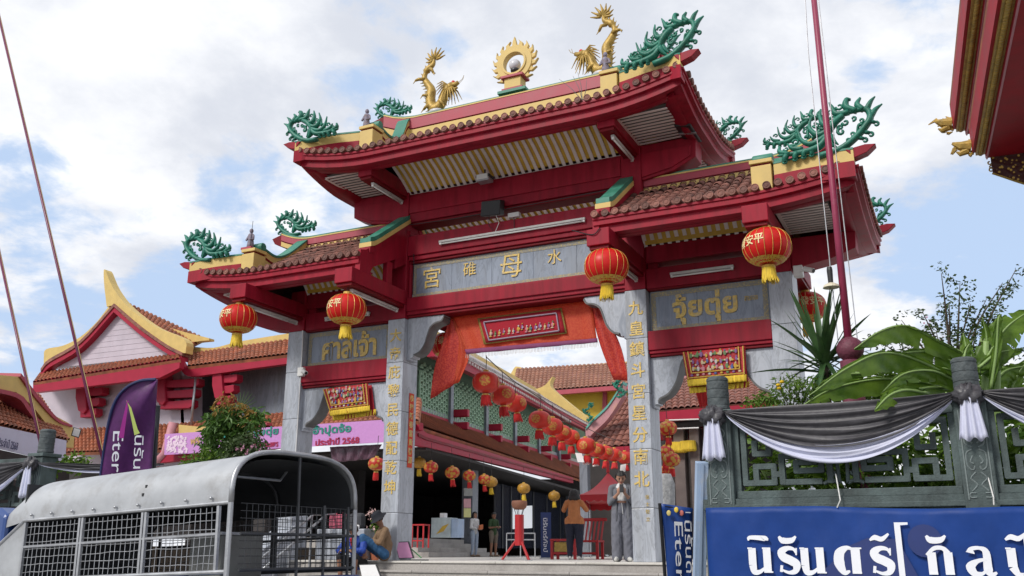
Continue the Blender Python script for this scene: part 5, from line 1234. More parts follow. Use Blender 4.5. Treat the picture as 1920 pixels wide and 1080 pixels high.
for pts_, w_ in (([(1805, 690, .2), (1752, 662, .2), (1692, 664, .1), (1636, 692, .0)], .11), ([(1795, 716, .0), (1748, 696, -.2), (1694, 702, -.3), (1652, 738, -.4)], .10), ([(1785, 726, .1), (1724, 730, -.1), (1672, 752, -.3)], .09), ([(1835, 690, .2), (1872, 662, .2), (1918, 655, .2)], .10), ([(1832, 700, .3), (1850, 640, .3), (1842, 596, .3)], .08), ([(1620, 700, .2), (1570, 705, .2), (1530, 730, .1)], .09)): banana_leaf(bn, pts_, w_, .6, 10.35, tears=7)
bfl = at(1777, 760, 9.6); MB().lathe([(.006, .14), (.02, .11), (.03, .05), (.04, .0), (.03, -.03), (.01, -.04)], 10, bfl).build('fruit_stub', BANR, bn, smooth=True)
yu = thing('yucca', 'yucca with stiff sword leaves beside the outer marble column', 'yucca', on(1548, 730, 1, -4.6))
yb_ = on(1545, 690, 1, -4.6); MB().tube([Vector((yb_.x, yb_.y, .2)), yb_], [.07, .05], 10).build('trunk', BARK, yu)
def sword(L, w_, bend):
    m = MB(); rows = []
    for i in range(9):
        s = i/8; ww = w_*(math.sin(PI*min(1, s*.75+.25)))**.8*(1 if s < 1 else .05); z = bend*s*s
        rows.append([(L*s*(1-.12*bend*s), -ww, .35*ww-z*L*.5), (L*s*(1-.12*bend*s), 0, -z*L*.5), (L*s*(1-.12*bend*s), ww, .35*ww-z*L*.5)])
    return m.grid(rows).mesh('leaf', YUC, True)
SW = [sword(.95, .032, .05), sword(.85, .034, .35), sword(.7, .03, .7)]
for i in range(64):
    el = math.radians(random.choice([80, 70, 62, 50, 35, 20, 5, -15, -35])+random.uniform(-8, 8)); az = i*2.399; k = 0 if el > .9 else (1 if el > .2 else 2)
    inst('leaf', SW[k], yb_+Vector((0, 0, random.uniform(-.08, .12))), yu, (random.uniform(-.3, .3), -el, az), (random.uniform(.85, 1.15),)*3)
def foliage(name, clusters, lw, ll, m, par, n, shape=None, kind='stuff', droop=.3):
    """many small leaf faces spread through blobs: (centre, radius)"""
    mb = MB()
    for c, r, k in clusters:
        c = Vector(c); rr = Vector(r) if not isinstance(r, (int, float)) else Vector((r, r, r))
        for _ in range(int(n*k)):
            v = Vector((random.gauss(0, 1), random.gauss(0, 1), random.gauss(0, 1))); v = v.normalized()*random.random()**.45
            p = c+Vector((v.x*rr.x, v.y*rr.y, v.z*rr.z)); d = Vector((random.gauss(0, 1), random.gauss(0, 1), random.gauss(-droop, .6))).normalized(); s = d.cross(Vector((random.gauss(0, 1), random.gauss(0, 1), random.gauss(0, 1)))).normalized(); L = ll*random.uniform(.6, 1.3); w_ = lw*random.uniform(.7, 1.2)
            nrm = d.cross(s)*L*.12
            mb.add([p, p+d*L*.5+s*w_+nrm, p+d*L, p+d*L*.5-s*w_+nrm, p+d*L*.5], [(0, 1, 4), (1, 2, 4), (2, 3, 4), (3, 0, 4)])
    return mb.build(name, m, par, kind=kind)
def branchy(base, tips, r0, par, name='trunk', m=None):
    b = Vector(base); mb = MB()
    for t in tips:
        t = Vector(t); mid = b.lerp(t, .5)+Vector((random.uniform(-.1, .1), random.uniform(-.1, .1), .12*(t-b).length)); mb.tube(curve([tuple(b), tuple(mid), tuple(t)], 5), [r0*(1-.85*i/10) for i in range(11)], 6)
    return mb.build(name, m or BARK, par, smooth=True)
# sparse tree beyond the banana
st_ = thing('sparse_tree', 'thin sparse tree with small dark leaves against the sky behind the banana', 'tree', at(1790, 900, 13.5)); D = 13.5
tips = [(1765, 512), (1800, 530), (1690, 600), (1650, 640), (1730, 585), (1820, 570), (1850, 560), (1880, 530), (1905, 505), (1870, 640), (1900, 650), (1780, 570), (1700, 650), (1830, 620), (1640, 665), (1755, 620), (1915, 600)]
branchy(at(1790, 800, D), [at(u, v, D+random.uniform(-.5, .5)) for u, v in tips], .03, st_)
cl = []
for u, v in tips:
    p = at(u, v, D+random.uniform(-.4, .4)); b = at(1790, 760, D)
    for q in range(6):
        s = q/6*.55; cl.append((p.lerp(b, s)+Vector((random.uniform(-.1, .1), random.uniform(-.1, .1), random.uniform(-.06, .06))), .10+.06*random.random(), .55+.5*random.random()))
foliage('crown', cl, .018, .075, SHR, st_, 27); foliage('flowers', [(at(u, v, D-.2), .12, 1) for u, v in ((1700, 650), (1760, 640), (1690, 690), (1880, 700), (1735, 600))], .014, .035, PNK, st_, 5)
# feathery yellow-flowered shrub, low greenery in the bed
ys = thing('flowering_shrub', 'feathery light-green shrub with a yellow flower under the yucca', 'shrub', at(1490, 800, 11)); D = 11.0
branchy(at(1490, 830, D), [at(u, v, D) for u, v in ((1455, 720), (1480, 705), (1510, 715), (1530, 720), (1470, 745))], .012, ys, 'stem'); foliage('foliage', [(at(u, v, D+random.uniform(-.1, .1)), .14, 1) for u, v in ((1460, 728), (1480, 715), (1500, 722), (1520, 718), (1475, 745), (1500, 745), (1525, 742), (1545, 735), (1455, 755), (1535, 760), (1490, 765))], .010, .085, LGT, ys, 70, droop=.8)
for u, v in ((1459, 722), (1466, 716), (1461, 728)): MB().sphere(at(u, v, D-.15), .028, 8, 6, (1, 1, .7)).build('flower', YLF, ys, smooth=True)
g2 = thing('low_shrub', 'low light-green bush behind the swag at the first wall pier', 'shrub', at(1425, 780, 11.2)); foliage('foliage', [(at(u, v, 11.2), .12, 1) for u, v in ((1410, 755), (1430, 748), (1445, 752), (1425, 765))], .014, .06, LGT, g2, 70)
g3 = thing('bed_planting', 'green planting seen through the pierced wall', 'shrub', (7, -5.2, .25)); foliage('foliage', [((x, -5.2+random.uniform(-.25, .3), z), .3, 1) for x in np.arange(5.9, 11.2, .35) for z in (.55, .8, 1.05, 1.3)], .035, .18, LGT, g3, 60)
g4 = thing('bed_planting', 'dark green shrubs filling the bed in front of the outer column', 'shrub', (7, -4.2, .25)); foliage('foliage', [((x, -4.0+random.uniform(-.3, .3), z), .42, 1) for x in np.arange(6.3, 11.5, .45) for z in (.5, .9, 1.3)], .045, .22, MIDG, g4, 90)
g5 = thing('bed_planting', 'light-green undergrowth beneath the banana leaves', 'shrub', (7.4, -4.9, .25)); foliage('foliage', [(at(u, v, 11.3+random.uniform(0, .5)), .22, 1) for u in range(1600, 1920, 28) for v in (715, 745, 775)], .035, .17, LGT, g5, 34)
# left side: young tree, bush with pink flowers, plant by the finial
D = 15.5; lt = thing('young_tree', 'young tree with orange new leaves on top standing behind the truck canopy', 'tree', at(430, 1000, D))
branchy(at(432, 960, D), [at(u, v, D) for u, v in ((415, 745), (440, 740), (465, 765), (400, 790), (470, 800), (430, 770), (385, 830), (455, 820))], .035, lt)
foliage('crown', [(at(u, v, D+random.uniform(-.3, .3)), .20, 1) for u, v in ((405, 785), (425, 775), (450, 780), (430, 800), (400, 805), (455, 800), (415, 825), (440, 830), (390, 840), (410, 850), (435, 850), (470, 790), (465, 815), (395, 820), (480, 780))], .028, .15, MIDG, lt, 95, droop=.9)
foliage('young_leaves', [(at(u, v, D-.1), .13, 1) for u, v in ((418, 752), (408, 765), (432, 750), (425, 742), (460, 768), (468, 775), (445, 765), (472, 790))], .020, .11, ORL, lt, 20, droop=1.1)
fan = MB()
for i in range(11):
    a = math.radians(10+i*16); b0_ = at(448, 770, D+.1); fan.tube([b0_, b0_+Vector((.35*math.cos(a)*.9, .1, .35*math.sin(a)))], [.012, .003], 4)
fan.build('palm_fronds', MIDG, lt, kind='stuff')
lb_ = thing('flowering_bush', 'dark bush with pale pink flowers behind the truck canopy', 'shrub', at(468, 900, 15)); foliage('foliage', [(at(u, v, 15), .17, 1) for u, v in ((440, 835), (458, 828), (478, 832), (490, 842), (450, 850), (472, 850), (430, 850))], .022, .07, SHR, lb_, 120); foliage('flowers', [(at(u, v, 14.8), .05, 1) for u, v in ((455, 838), (477, 836), (462, 846), (446, 842), (486, 846))], .018, .035, PNK, lb_, 9)
lw_ = thing('low_shrub', 'bright green low shrub spreading beneath the young tree', 'shrub', at(400, 900, 15.2)); foliage('foliage', [(at(u, v, 15.2), .14, 1) for u, v in ((370, 860), (385, 852), (400, 858), (425, 862), (350, 866))], .018, .07, LGT, lw_, 70)
lp_ = thing('low_shrub', 'small bright green shrub beside the far wall finial', 'shrub', at(140, 900, 15)); foliage('foliage', [(at(u, v, 15), .13, 1) for u, v in ((125, 868), (140, 860), (155, 866), (110, 875), (150, 874), (135, 874))], .025, .10, LGT, lp_, 45)

# ================================================================== TRUCK
TF = Vector((-.9974, .072, -.040)).normalized(); TN = Vector((.072, .9974, 0)).normalized(); TU = TN.cross(TF).normalized()
if TU.z < 0: TU = -TU
T0 = at(428, 942, 7.4); Wd = 1.55; LT = 2.65
Zc = (at(555, 851, 8.07)-(T0+TN*Wd/2)).dot(TU); Zb = (at(405, 1073, 7.4)-T0).dot(TU)
def tp(l, n, z): return T0+TF*l+TN*n+TU*z
trk = thing('pickup_truck', 'grey sheet metal canopied pickup truck with wire mesh sides', 'truck', tp(1.2, Wd/2, 0)+Vector((0, 0, GZ-T0.z)))
def arch(l, z0, top, inset=0.0, n=28):
    o = []
    for i in range(n+1):
        a = PI*i/n; c, s = math.cos(a), math.sin(a); e = .62
        x = Wd/2-(Wd/2-inset)*math.copysign(abs(c)**e, c); z = z0+(top-z0)*abs(s)**e; o.append(tp(l, x, z))
    return o
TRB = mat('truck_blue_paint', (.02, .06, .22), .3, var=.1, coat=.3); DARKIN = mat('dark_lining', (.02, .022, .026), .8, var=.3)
rows = []
for l in lin(-.03, LT, 14): rows.append(arch(l, 0, Zc-.012*l))
for l, tz in ((LT+.12, Zc-.07), (LT+.28, Zc-.20), (LT+.5, Zc-.40)): rows.append(arch(l, -.0-(l-LT)*.15, max(tz, .05-(l-LT)*.15), .02))
cn = MB().slab(rows, (0, 0, 0)); cn = MB()
cn.grid(rows); cn.build('canopy_roof', SHEET, trk, smooth=True)
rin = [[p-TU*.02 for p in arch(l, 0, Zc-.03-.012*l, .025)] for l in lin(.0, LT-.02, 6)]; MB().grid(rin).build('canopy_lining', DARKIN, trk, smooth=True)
MB().tube(arch(-.03, 0, Zc+.005), .022, 8).build('rear_hoop', STEEL, trk, smooth=True)
for l in (.9, 1.8): MB().tube(arch(l, -.02, Zc-.06, .05), .016, 6).build('roof_bow', DSTEEL, trk, smooth=True)
MB().tube([tp(.5, .35, Zc-.05), tp(.5, .45, Zc-.16), tp(.5, 1.1, Zc-.16), tp(.5, 1.2, Zc-.05)], .013, 6).build('roof_hanger', STEEL, trk)
for n_ in (0, Wd):
    nm = 'side'
    pts_ = [tp(-.03, n_, 0), tp(LT, n_, 0), tp(LT+.45, n_, -.26)]
    MB().tube(pts_, .016, 8).build('side_rail', STEEL if n_ == 0 else DSTEEL, trk)
    MB().tube([tp(-.02, n_, Zb), tp(LT+.1, n_, Zb)], .018, 8).build('side_rail', STEEL if n_ == 0 else DSTEEL, trk)
    MB().tube([tp(-.03, n_, 0), tp(-.02, n_, Zb-.25)], .022, 8).build('rear_post', STEEL, trk)
    for l in (.10, .16+.80, .16+.84, .16+1.63, .16+1.67, LT-.03): MB().beam(tp(l, n_, -.02), tp(l, n_, Zb), .026, .026, up=tuple(TF)).build('window_frame', STEEL if n_ == 0 else DSTEEL, trk)
    MB().tube([tp(.1, n_, Zb*.45), tp(LT-.03, n_, Zb*.45)], .013, 6).build('mid_rail', STEEL if n_ == 0 else DSTEEL, trk)
    for k, (a, b) in enumerate(((.115, .945), (1.015, 1.775), (1.845, LT-.045))):
        wm = MB(); nw = int((b-a)/.063)
        for i in range(1, nw): l = a+(b-a)*i/nw; wm.tube([tp(l+random.uniform(-.006, .006), n_, -.03), tp(l+random.uniform(-.008, .008), n_+.004, Zb*.5), tp(l+random.uniform(-.006, .006), n_, Zb+.02)], .0034, 4)
        nh = int(abs(Zb)/.062)
        for i in range(1, nh): z = Zb*i/nh; wm.tube([tp(a+(b-a)*j/6, n_+.004, z+random.uniform(-.006, .006)) for j in range(7)], .0034, 4)
        wm.build('wire_mesh', STEEL if n_ == 0 else DSTEEL, trk, kind='stuff')
MB().add([tp(LT-.02, 0, 0), tp(LT+.45, 0, -.26), tp(LT+.45, 0, Zb), tp(LT-.02, 0, Zb), tp(LT-.02, .012, 0), tp(LT+.45, .012, -.26), tp(LT+.45, .012, Zb), tp(LT-.02, .012, Zb)], [(0, 1, 2, 3), (7, 6, 5, 4), (0, 4, 5, 1), (1, 5, 6, 2), (2, 6, 7, 3), (3, 7, 4, 0)]).build('side_plate', SHEET, trk)
# rear grille: far half closed by a mesh gate with two rails
for n_ in (.78, 1.12, Wd-.1): MB().tube([tp(-.03, n_, Zc-.02 if n_ < 1 else .02), tp(-.03, n_, Zb-.2)], .014, 6).build('gate_post', DSTEEL, trk)
for z in (Zb*.45, Zb*.98): MB().tube([tp(-.03, .12, z), tp(-.03, Wd, z)], .013, 6).build('gate_rail', DSTEEL, trk)
gm = MB()
for i in range(1, 22): n_ = .12+(Wd-.12)*i/22; gm.tube([tp(-.02, n_, .0), tp(-.02, n_, Zb)], .003, 4)
for i in range(0, 9): gm.tube([tp(-.02, .12, Zb*i/9), tp(-.02, Wd, Zb*i/9)], .003, 4)
gm.build('wire_mesh', DSTEEL, trk, kind='stuff')
for i in range(9):
    l = .18+i*(LT-.3)/8; MB().sphere(tp(l, -.018, .045), .014, 8, 6).build('bolt', STEEL, trk, smooth=True)
for z in (.20, .13): MB().obox(tp(1.05, -.001, z) if False else tp(1.02+(.2-z)*.2, .012 if z < .15 else .03, z), TF*.011, TN*.012, TU*.013).build('patch', BLACK, trk)
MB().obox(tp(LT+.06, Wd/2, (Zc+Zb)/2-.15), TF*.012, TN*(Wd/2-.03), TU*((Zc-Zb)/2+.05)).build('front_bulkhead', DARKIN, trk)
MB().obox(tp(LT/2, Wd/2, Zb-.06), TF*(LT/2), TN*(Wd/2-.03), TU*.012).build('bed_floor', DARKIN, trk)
# body below
bed = MB().obox(tp(LT/2+.1, Wd/2, Zb-.27), TF*(LT/2+.2), TN*(Wd/2+.03), TU*.22).build('bed', TRB, trk, bevel=.03)
cb = MB(); cprof = [(2.95, -.9), (2.95, .42), (3.1, .50), (4.0, .48), (4.5, .05), (5.35, -.08), (5.45, -.5), (5.4, -.9)]
nn = len(cprof); cb.add([tp(l, .0, z-.35) for l, z in cprof]+[tp(l, Wd, z-.35) for l, z in cprof], [tuple(range(nn)), tuple(range(nn, 2*nn))[::-1]]+[(i, nn+i, nn+(i+1) % nn, (i+1) % nn) for i in range(nn)]); cb.build('cab', TRB, trk, bevel=.04)
GLS = mat('dark_glass', (.02, .025, .03), .08, var=.02)
for n_ in (-.004, Wd+.004): MB().add([tp(3.15, n_, .08), tp(3.95, n_, .07), tp(4.35, n_, -.25), tp(3.15, n_, -.28)], [(0, 1, 2, 3)]).build('side_window', GLS, trk)
TYR = mat('tyre_rubber', (.02, .02, .02), .85)
for l in (.75, 4.6):
    for n_ in (.08, Wd-.08):
        c = tp(l, n_, 0); c.z = GZ+.36; q = MB().lathe([(.2, -.1), (.34, -.1), (.36, -.07), (.36, .07), (.34, .1), (.2, .1)], 24); q.v = [tuple(c+TF*x+TN*z+Vector((0, 0, 1))*y) for x, y, z in q.v]; wh_ = q.build('wheel', TYR, trk, smooth=False)
        q = MB().lathe([(.03, -.105), (.2, -.09), (.2, .09), (.03, .105)], 16); q.v = [tuple(c+TF*x+TN*z+Vector((0, 0, 1))*y) for x, y, z in q.v]; q.build('rim', STEEL, wh_)
cr_ = thing('metal_box', 'grey weathered metal box standing in the truck bed', 'box', tp(.75, .5, Zb)); MB().obox(tp(.78, .75, Zb+.10), TF*.20, TN*.25, TU*.22).build('case', mat('box_grey', (.16, .165, .16), .7, var=.3, dirt=(.3, .1, .08), dscale=7, dlo=.62), cr_, bevel=.02); MB().obox(tp(.78, .75, Zb+.33), TF*.21, TN*.26, TU*.012).build('lid', STEEL, cr_)

# ================================================================== PEOPLE
def capsule(mb, p, q, r0, r1):
    p, q = Vector(p), Vector(q); L = (q-p).length
    pts = [p+(q-p)*(i/4) for i in range(5)]; mb.tube(pts, [r0+(r1-r0)*i/4 for i in range(5)], 10); mb.sphere(p, r0, 10, 6); mb.sphere(q, r1, 10, 6)
def person(label, loc, rz, bones, mats, extras=None, voxel=.010, h=1.0, rule=None):
    """bones: (p, q, r0, r1, material key) in local metres, facing -Y"""
    root = lthing('person', label, 'person', loc, None, rz, h)
    mb = MB()
    for b in bones: capsule(mb, *b[:4])
    me = mb.mesh('body'); o = bpy.data.objects.new('body', me); COL.objects.link(o)
    m = o.modifiers.new('r', 'REMESH'); m.mode = 'VOXEL'; m.voxel_size = voxel
    s = o.modifiers.new('s', 'SMOOTH'); s.factor = .5; s.iterations = 4
    bpy.context.view_layer.update(); me2 = bpy.data.meshes.new_from_object(o.evaluated_get(bpy.context.evaluated_depsgraph_get())); bpy.data.objects.remove(o)
    keys = list(mats); me2.materials.clear()
    for k in keys: me2.materials.append(mats[k])
    nP = len(me2.polygons); C = np.empty(nP*3); me2.polygons.foreach_get('center', C); C = C.reshape(-1, 3); NN = np.empty(nP*3); me2.polygons.foreach_get('normal', NN); NN = NN.reshape(-1, 3)
    best = np.full(nP, 1e9); idx = np.zeros(nP, int)
    for b in bones:
        p, q = np.array(b[0], float), np.array(b[1], float); d = q-p; t = np.clip(((C-p)@d)/(d@d+1e-9), 0, 1); dist = np.linalg.norm(C-(p+t[:, None]*d), axis=1)-(b[2]+(b[3]-b[2])*t)
        k = dist < best; best[k] = dist[k]; idx[k] = keys.index(b[4])
    if rule: idx = rule(C, NN, idx, keys)
    nV = len(me2.vertices); V = np.empty(nV*3); me2.vertices.foreach_get('co', V); V = V.reshape(-1, 3); VN = np.empty(nV*3); me2.vertices.foreach_get('normal', VN); VN = VN.reshape(-1, 3)
    isc = np.zeros(nV); sk = {keys.index(k) for k in keys if k in ('skin', 'shoe')}
    for p_, mi in zip(me2.polygons, idx):
        if int(mi) not in sk: isc[list(p_.vertices)] = 1
    x_, y_, z_ = V.T; fold = np.sin(z_*52+9*np.sin(x_*11+1)+7*np.sin(y_*9))*.5+np.sin(z_*23-x_*31+4*np.sin(y_*17))*.6+np.sin(x_*63+3*np.sin(z_*14))*.4
    V = V+VN*(isc*fold*.004)[:, None]; me2.vertices.foreach_set('co', V.ravel())
    me2.polygons.foreach_set('material_index', idx.astype('i4')); me2.polygons.foreach_set('use_smooth', [True]*nP); me2.update()
    bo = bpy.data.objects.new('body', me2); COL.objects.link(bo); bo.parent = root
    return root
def hand(w, d, up, s, key='skin', grip=.5):
    """palm and five fingers from wrist w along d; up = back-of-hand normal; s = side of the thumb"""
    w, d, up = Vector(w), Vector(d).normalized(), Vector(up).normalized(); sd = d.cross(up).normalized()*s; B = []
    pm = w+d*.075; B.append((w, pm, .024, .030, key)); B.append((w+sd*.015, pm+sd*.022, .018, .018, key)); B.append((w-sd*.012, pm-sd*.022, .016, .017, key))
    for i, L in enumerate((.070, .078, .073, .058)):
        k0 = pm+sd*(.030-.020*i); d2 = (d-up*grip*.8).normalized(); k1 = k0+d2*L*.55; d3 = (d-up*(grip*2.2)).normalized(); B.append((k0, k1, .0105, .0098, key)); B.append((k1, k1+d3*L*.45, .0098, .0088, key))
    t0 = w+d*.025+sd*.026; t1 = t0+(d*.6+sd*.8-up*.3).normalized()*.04; B.append((t0, t1, .0125, .011, key)); B.append((t1, t1+(d-up*.4).normalized()*.03, .011, .0095, key)); return B
def head(c, tilt=(0, -1, 0), key='skin'):
    c = Vector(c); f = Vector(tilt).normalized(); u = (Vector((0, 0, 1))-f*f.z).normalized()
    return [(c+u*.035, c-u*.02+f*.012, .088, .080, key), (c-u*.05+f*.03, c-u*.085+f*.045, .058, .042, key), (c+f*.09-u*.005, c+f*.108-u*.030, .010, .014, key), (c+f.cross(u)*.082-u*.01, c+f.cross(u)*.084-u*.03, .012, .010, key), (c-f.cross(u)*.082-u*.01, c-f.cross(u)*.084-u*.03, .012, .010, key)]
EYE = mat('dark_eye', (.01, .008, .008), .3); LIP = mat('lip', (.30, .07, .06), .5)
def face(root, c, tilt=(0, -1, 0)):
    c = Vector(c); f = Vector(tilt).normalized(); u = (Vector((0, 0, 1))-f*f.z).normalized(); s = f.cross(u)
    for k in (-1, 1):
        MB().sphere(c+f*.088+s*k*.032+u*.004, .011, 8, 6).build('eye', EYE, root, smooth=True); MB().tube([c+f*.09+s*k*.018+u*.024, c+f*.086+s*k*.048+u*.024], .005, 5).build('eyebrow', HAIR, root)
    MB().sphere(c+f*.088-u*.062, .02, 8, 6, (1.1, .4, .4)).build('mouth', LIP, root, smooth=True)
def hair_cap(root, c, tilt=(0, -1, 0), long=0.0, r=.104, bun=False):
    c = Vector(c); f = Vector(tilt).normalized(); u = (Vector((0, 0, 1))-f*f.z).normalized(); s = f.cross(u); m = MB(); rows = []
    for j in range(11):
        ph = PI*.78*j/10; row = []
        for i in range(29):
            th = 2*PI*i/28; d = s*math.sin(ph)*math.cos(th)+(-f)*math.sin(ph)*math.sin(th)+u*math.cos(ph); fr_ = d.dot(f)
            lim = .46; ph2 = ph*(lim if fr_ > .25 else (1-.54*max(0, (fr_+.2)/.45)))
            d = s*math.sin(ph2)*math.cos(th)+(-f)*math.sin(ph2)*math.sin(th)+u*math.cos(ph2); row.append(c+u*.022+d*(r+.006*math.sin(th*9)))
        rows.append(row)
    m.grid(rows)
    if long:
        for i in range(15):
            a = PI*(i/14); d = s*math.cos(a)+(-f)*math.sin(a); p = c+d*.088+u*.02; m.tube([p, p+d*.022-Vector((0, 0, long*.5)), p-d*.012-Vector((0, 0, long*random.uniform(.85, 1.05)))], [.028, .034, .012], 6)
    if bun: m.sphere(c-f*.11+u*.03, .045, 10, 8)
    return m.build('hair', HAIR, root, smooth=True)
def shoe(ankle, toe, key, r=.045): a, t = Vector(ankle), Vector(toe); return [(a-Vector((0, 0, .02)), t, r, r*.8, key), (a, a+(a-t)*.25-Vector((0, 0, .03)), r*.9, r*.8, key)]
def stand(x=0, hip=.10, rt=.085, rc=.06, ra=.045, leg='leg', foot='shoe', toeout=.03, wide=1.0):
    B = []
    for s in (-1, 1):
        H_, K, A = (s*hip, 0, .86), (s*(hip+.005), -.015, .47), (s*(hip+.01), .015, .085)
        B += [(H_, K, rt*1.05, rc*1.12*wide, leg), (K, A, rc*1.1*wide, ra*wide, leg)]+shoe((A[0], A[1], .07), (A[0]+s*toeout, -.15, .038), foot)
    return B
WH = cloth('white_knit', (.62, .62, .62)); GRYC = cloth('grey_cardigan', (.145, .15, .17)); GRYP = cloth('grey_trousers', (.14, .145, .175)); SHOE = mat('white_sneaker', (.55, .55, .53), .6)
# woman in grey reading her phone
hc = (0, -.045, 1.50); hf = (0, -.85, -.45)
B = [((0, 0, .92), (0, .0, 1.10), .115, .105, 'leg'), ((0, .0, 1.06), (0, .0, 1.28), .110, .125, 'top'), ((-.13, .0, 1.33), (.13, .0, 1.33), .058, .058, 'card'), ((0, .01, 1.36), (0, -.02, 1.44), .048, .046, 'skin')]+head(hc, hf)+stand(hip=.095, rt=.098, rc=.085, ra=.088, wide=1.12)
for s in (-1, 1):
    Sh, El, Wr = (s*.175, .0, 1.31), (s*.215, -.03, 1.04), (s*.055, -.26, 1.20)
    B += [(Sh, El, .062, .054, 'card'), (El, tuple(Vector(El).lerp(Vector(Wr), .45)), .052, .048, 'card'), (tuple(Vector(El).lerp(Vector(Wr), .4)), Wr, .036, .027, 'skin')]+hand(Wr, (-s*.25, -.25, .93), (s*.5, -.8, 0), -s if False else s, grip=.6)
def rl(C, NN, idx, keys):
    m = (idx == keys.index('top')) & ((np.abs(C[:, 0]) > .095) | (NN[:, 1] > .2)); idx[m] = keys.index('card')
    b = (idx == keys.index('top')) & (C[:, 2] < 1.075); idx[b] = keys.index('skin'); b2 = (idx == keys.index('leg')) & (C[:, 2] > 1.035); idx[b2] = keys.index('skin'); return idx
CAMDIR = math.atan2(.4363, -.90)   # unused heading of the camera
gp = Vector((2.08, .62, 0)); p1 = person('woman in grey cardigan and wide trousers reading a phone beside the marble column', gp, .36, B, {'skin': SKIN, 'top': WH, 'card': GRYC, 'leg': GRYP, 'shoe': SHOE}, rule=rl, h=1.02)
face(p1, hc, hf); hair_cap(p1, hc, hf, bun=True)
cg = MB(); rows = []
for j in range(10):
    z = 1.30-.60*j/9; row = []
    for i in range(21):
        a = math.radians(-62+304*i/20)-0; r = .148+.03*j/9+.010*math.sin(i*1.9); row.append((r*1.12*math.cos(a), .015+r*.80*math.sin(a), z+.01*math.sin(i)))
    rows.append(row)
cg.slab(rows, (0, .006, 0)).build('cardigan', GRYC, p1, smooth=True)
MB().obox((0, -.315, 1.285), (.038, 0, 0), (0, -.006, .003), (0, .03, .075)).build('phone', BLACK, p1, bevel=.006); MB().tube([(0.0, -.12, 1.04), (.012, -.125, .93), (.016, -.12, .84)], .006, 5).build('drawstring', WH, p1)
# woman in orange seen from behind, photographing
ORG = cloth('orange_tshirt', (.42, .155, .055)); NVY = cloth('navy_trousers', (.010, .012, .028)); 
hc = (0, -.02, 1.46); hf = (.1, -1, 0)
B = [((0, 0, .86), (0, 0, 1.05), .150, .150, 'top'), ((0, 0, 1.05), (0, 0, 1.24), .150, .140, 'top'), ((-.12, 0, 1.30), (.12, 0, 1.30), .062, .062, 'top'), ((0, 0, 1.32), (0, -.01, 1.40), .05, .05, 'skin')]+head(hc, hf)+stand(hip=.105, rt=.125, rc=.085, ra=.058)
for s in (-1, 1):
    Sh, El, Wr = (s*.17, 0, 1.28), (s*.27, -.12, 1.12), (s*.10, -.24, 1.34); B += [(Sh, El, .066, .058, 'top'), (El, Wr, .046, .03, 'skin')]+hand(Wr, (-s*.3, -.2, .9), (s, 0, .2), s)
def rl3(C, NN, idx, keys): idx[(idx == keys.index('leg')) & (C[:, 2] > .80)] = keys.index('top'); idx[(idx == keys.index('top')) & (C[:, 2] <= .80)] = keys.index('leg'); return idx
p2 = person('woman in orange shirt and navy trousers photographing with raised arms, seen from behind', at(1078, 1046, 21.2)*1.0, PI+.36-.15, B, {'skin': SKIN, 'top': ORG, 'leg': NVY, 'shoe': SHOE}, h=1.0, rule=rl3); p2.location.z = 0; face(p2, hc, hf); hair_cap(p2, hc, hf, long=.20, r=.118); MB().obox((0, -.30, 1.44), (.04, 0, 0), (0, .006, 0), (0, 0, .075)).build('phone', BLACK, p2)
# two visitors by the hall
LJ = cloth('light_jeans', (.33, .40, .50)); KH = cloth('khaki_shorts', (.16, .13, .10)); GRN2 = cloth('green_shirt', (.028, .062, .022)); SAND = mat('sandal', (.25, .18, .13), .7)
hc = (0, -.01, 1.50); hf = (0, -1, -.1)
B = [((0, 0, .90), (0, 0, 1.08), .11, .10, 'top'), ((0, 0, 1.08), (0, 0, 1.28), .11, .12, 'top'), ((-.12, 0, 1.33), (.12, 0, 1.33), .055, .055, 'top'), ((0, 0, 1.36), (0, 0, 1.43), .045, .045, 'skin')]+head(hc, hf)+stand(rt=.09, rc=.062, ra=.045)
for s in (-1, 1):
    Sh, El, Wr = (s*.165, 0, 1.31), (s*.20, .0, 1.05), (s*.10, -.20, 1.00); B += [(Sh, El, .065, .06, 'top'), (El, Wr, .055, .035, 'top')]+hand(Wr, (-s*.4, -.8, 0), (0, 0, 1), s)
p3 = person('woman in loose white shirt and light jeans with long hair beside the hall steps', at(889, 1040, 34), .36+1.0, B, {'skin': SKIN, 'top': WH, 'leg': LJ, 'shoe': SAND}, voxel=.012); p3.location.z = 0; face(p3, hc, hf); hair_cap(p3, hc, hf, long=.30); MB().obox((.02, -.29, 1.06), (.10, 0, .02), (0, .03, 0), (0, 0, .08)).build('orange_bag', cloth('orange_cloth', (.5, .15, .06)), p3)
hc = (0, -.01, 1.48); hf = (0, -1, -.15)
B = [((0, 0, .88), (0, 0, 1.06), .125, .12, 'top'), ((0, 0, 1.06), (0, 0, 1.26), .12, .125, 'top'), ((-.12, 0, 1.31), (.12, 0, 1.31), .058, .058, 'top'), ((0, 0, 1.34), (0, 0, 1.41), .047, .047, 'skin')]+head(hc, hf)+stand(rt=.10, rc=.055, ra=.038, foot='shoe')
for s in (-1, 1):
    Sh, El, Wr = (s*.165, 0, 1.29), (s*.21, -.02, 1.04), (s*.10, -.22, 1.06); B += [(Sh, tuple(Vector(Sh).lerp(Vector(El), .7)), .062, .06, 'top'), (tuple(Vector(Sh).lerp(Vector(El), .6)), El, .045, .04, 'skin'), (El, Wr, .04, .028, 'skin')]+hand(Wr, (-s*.4, -.8, .2), (0, 0, 1), s)
def rl2(C, NN, idx, keys): idx[(idx == keys.index('leg')) & (C[:, 2] < .50)] = keys.index('skin'); return idx
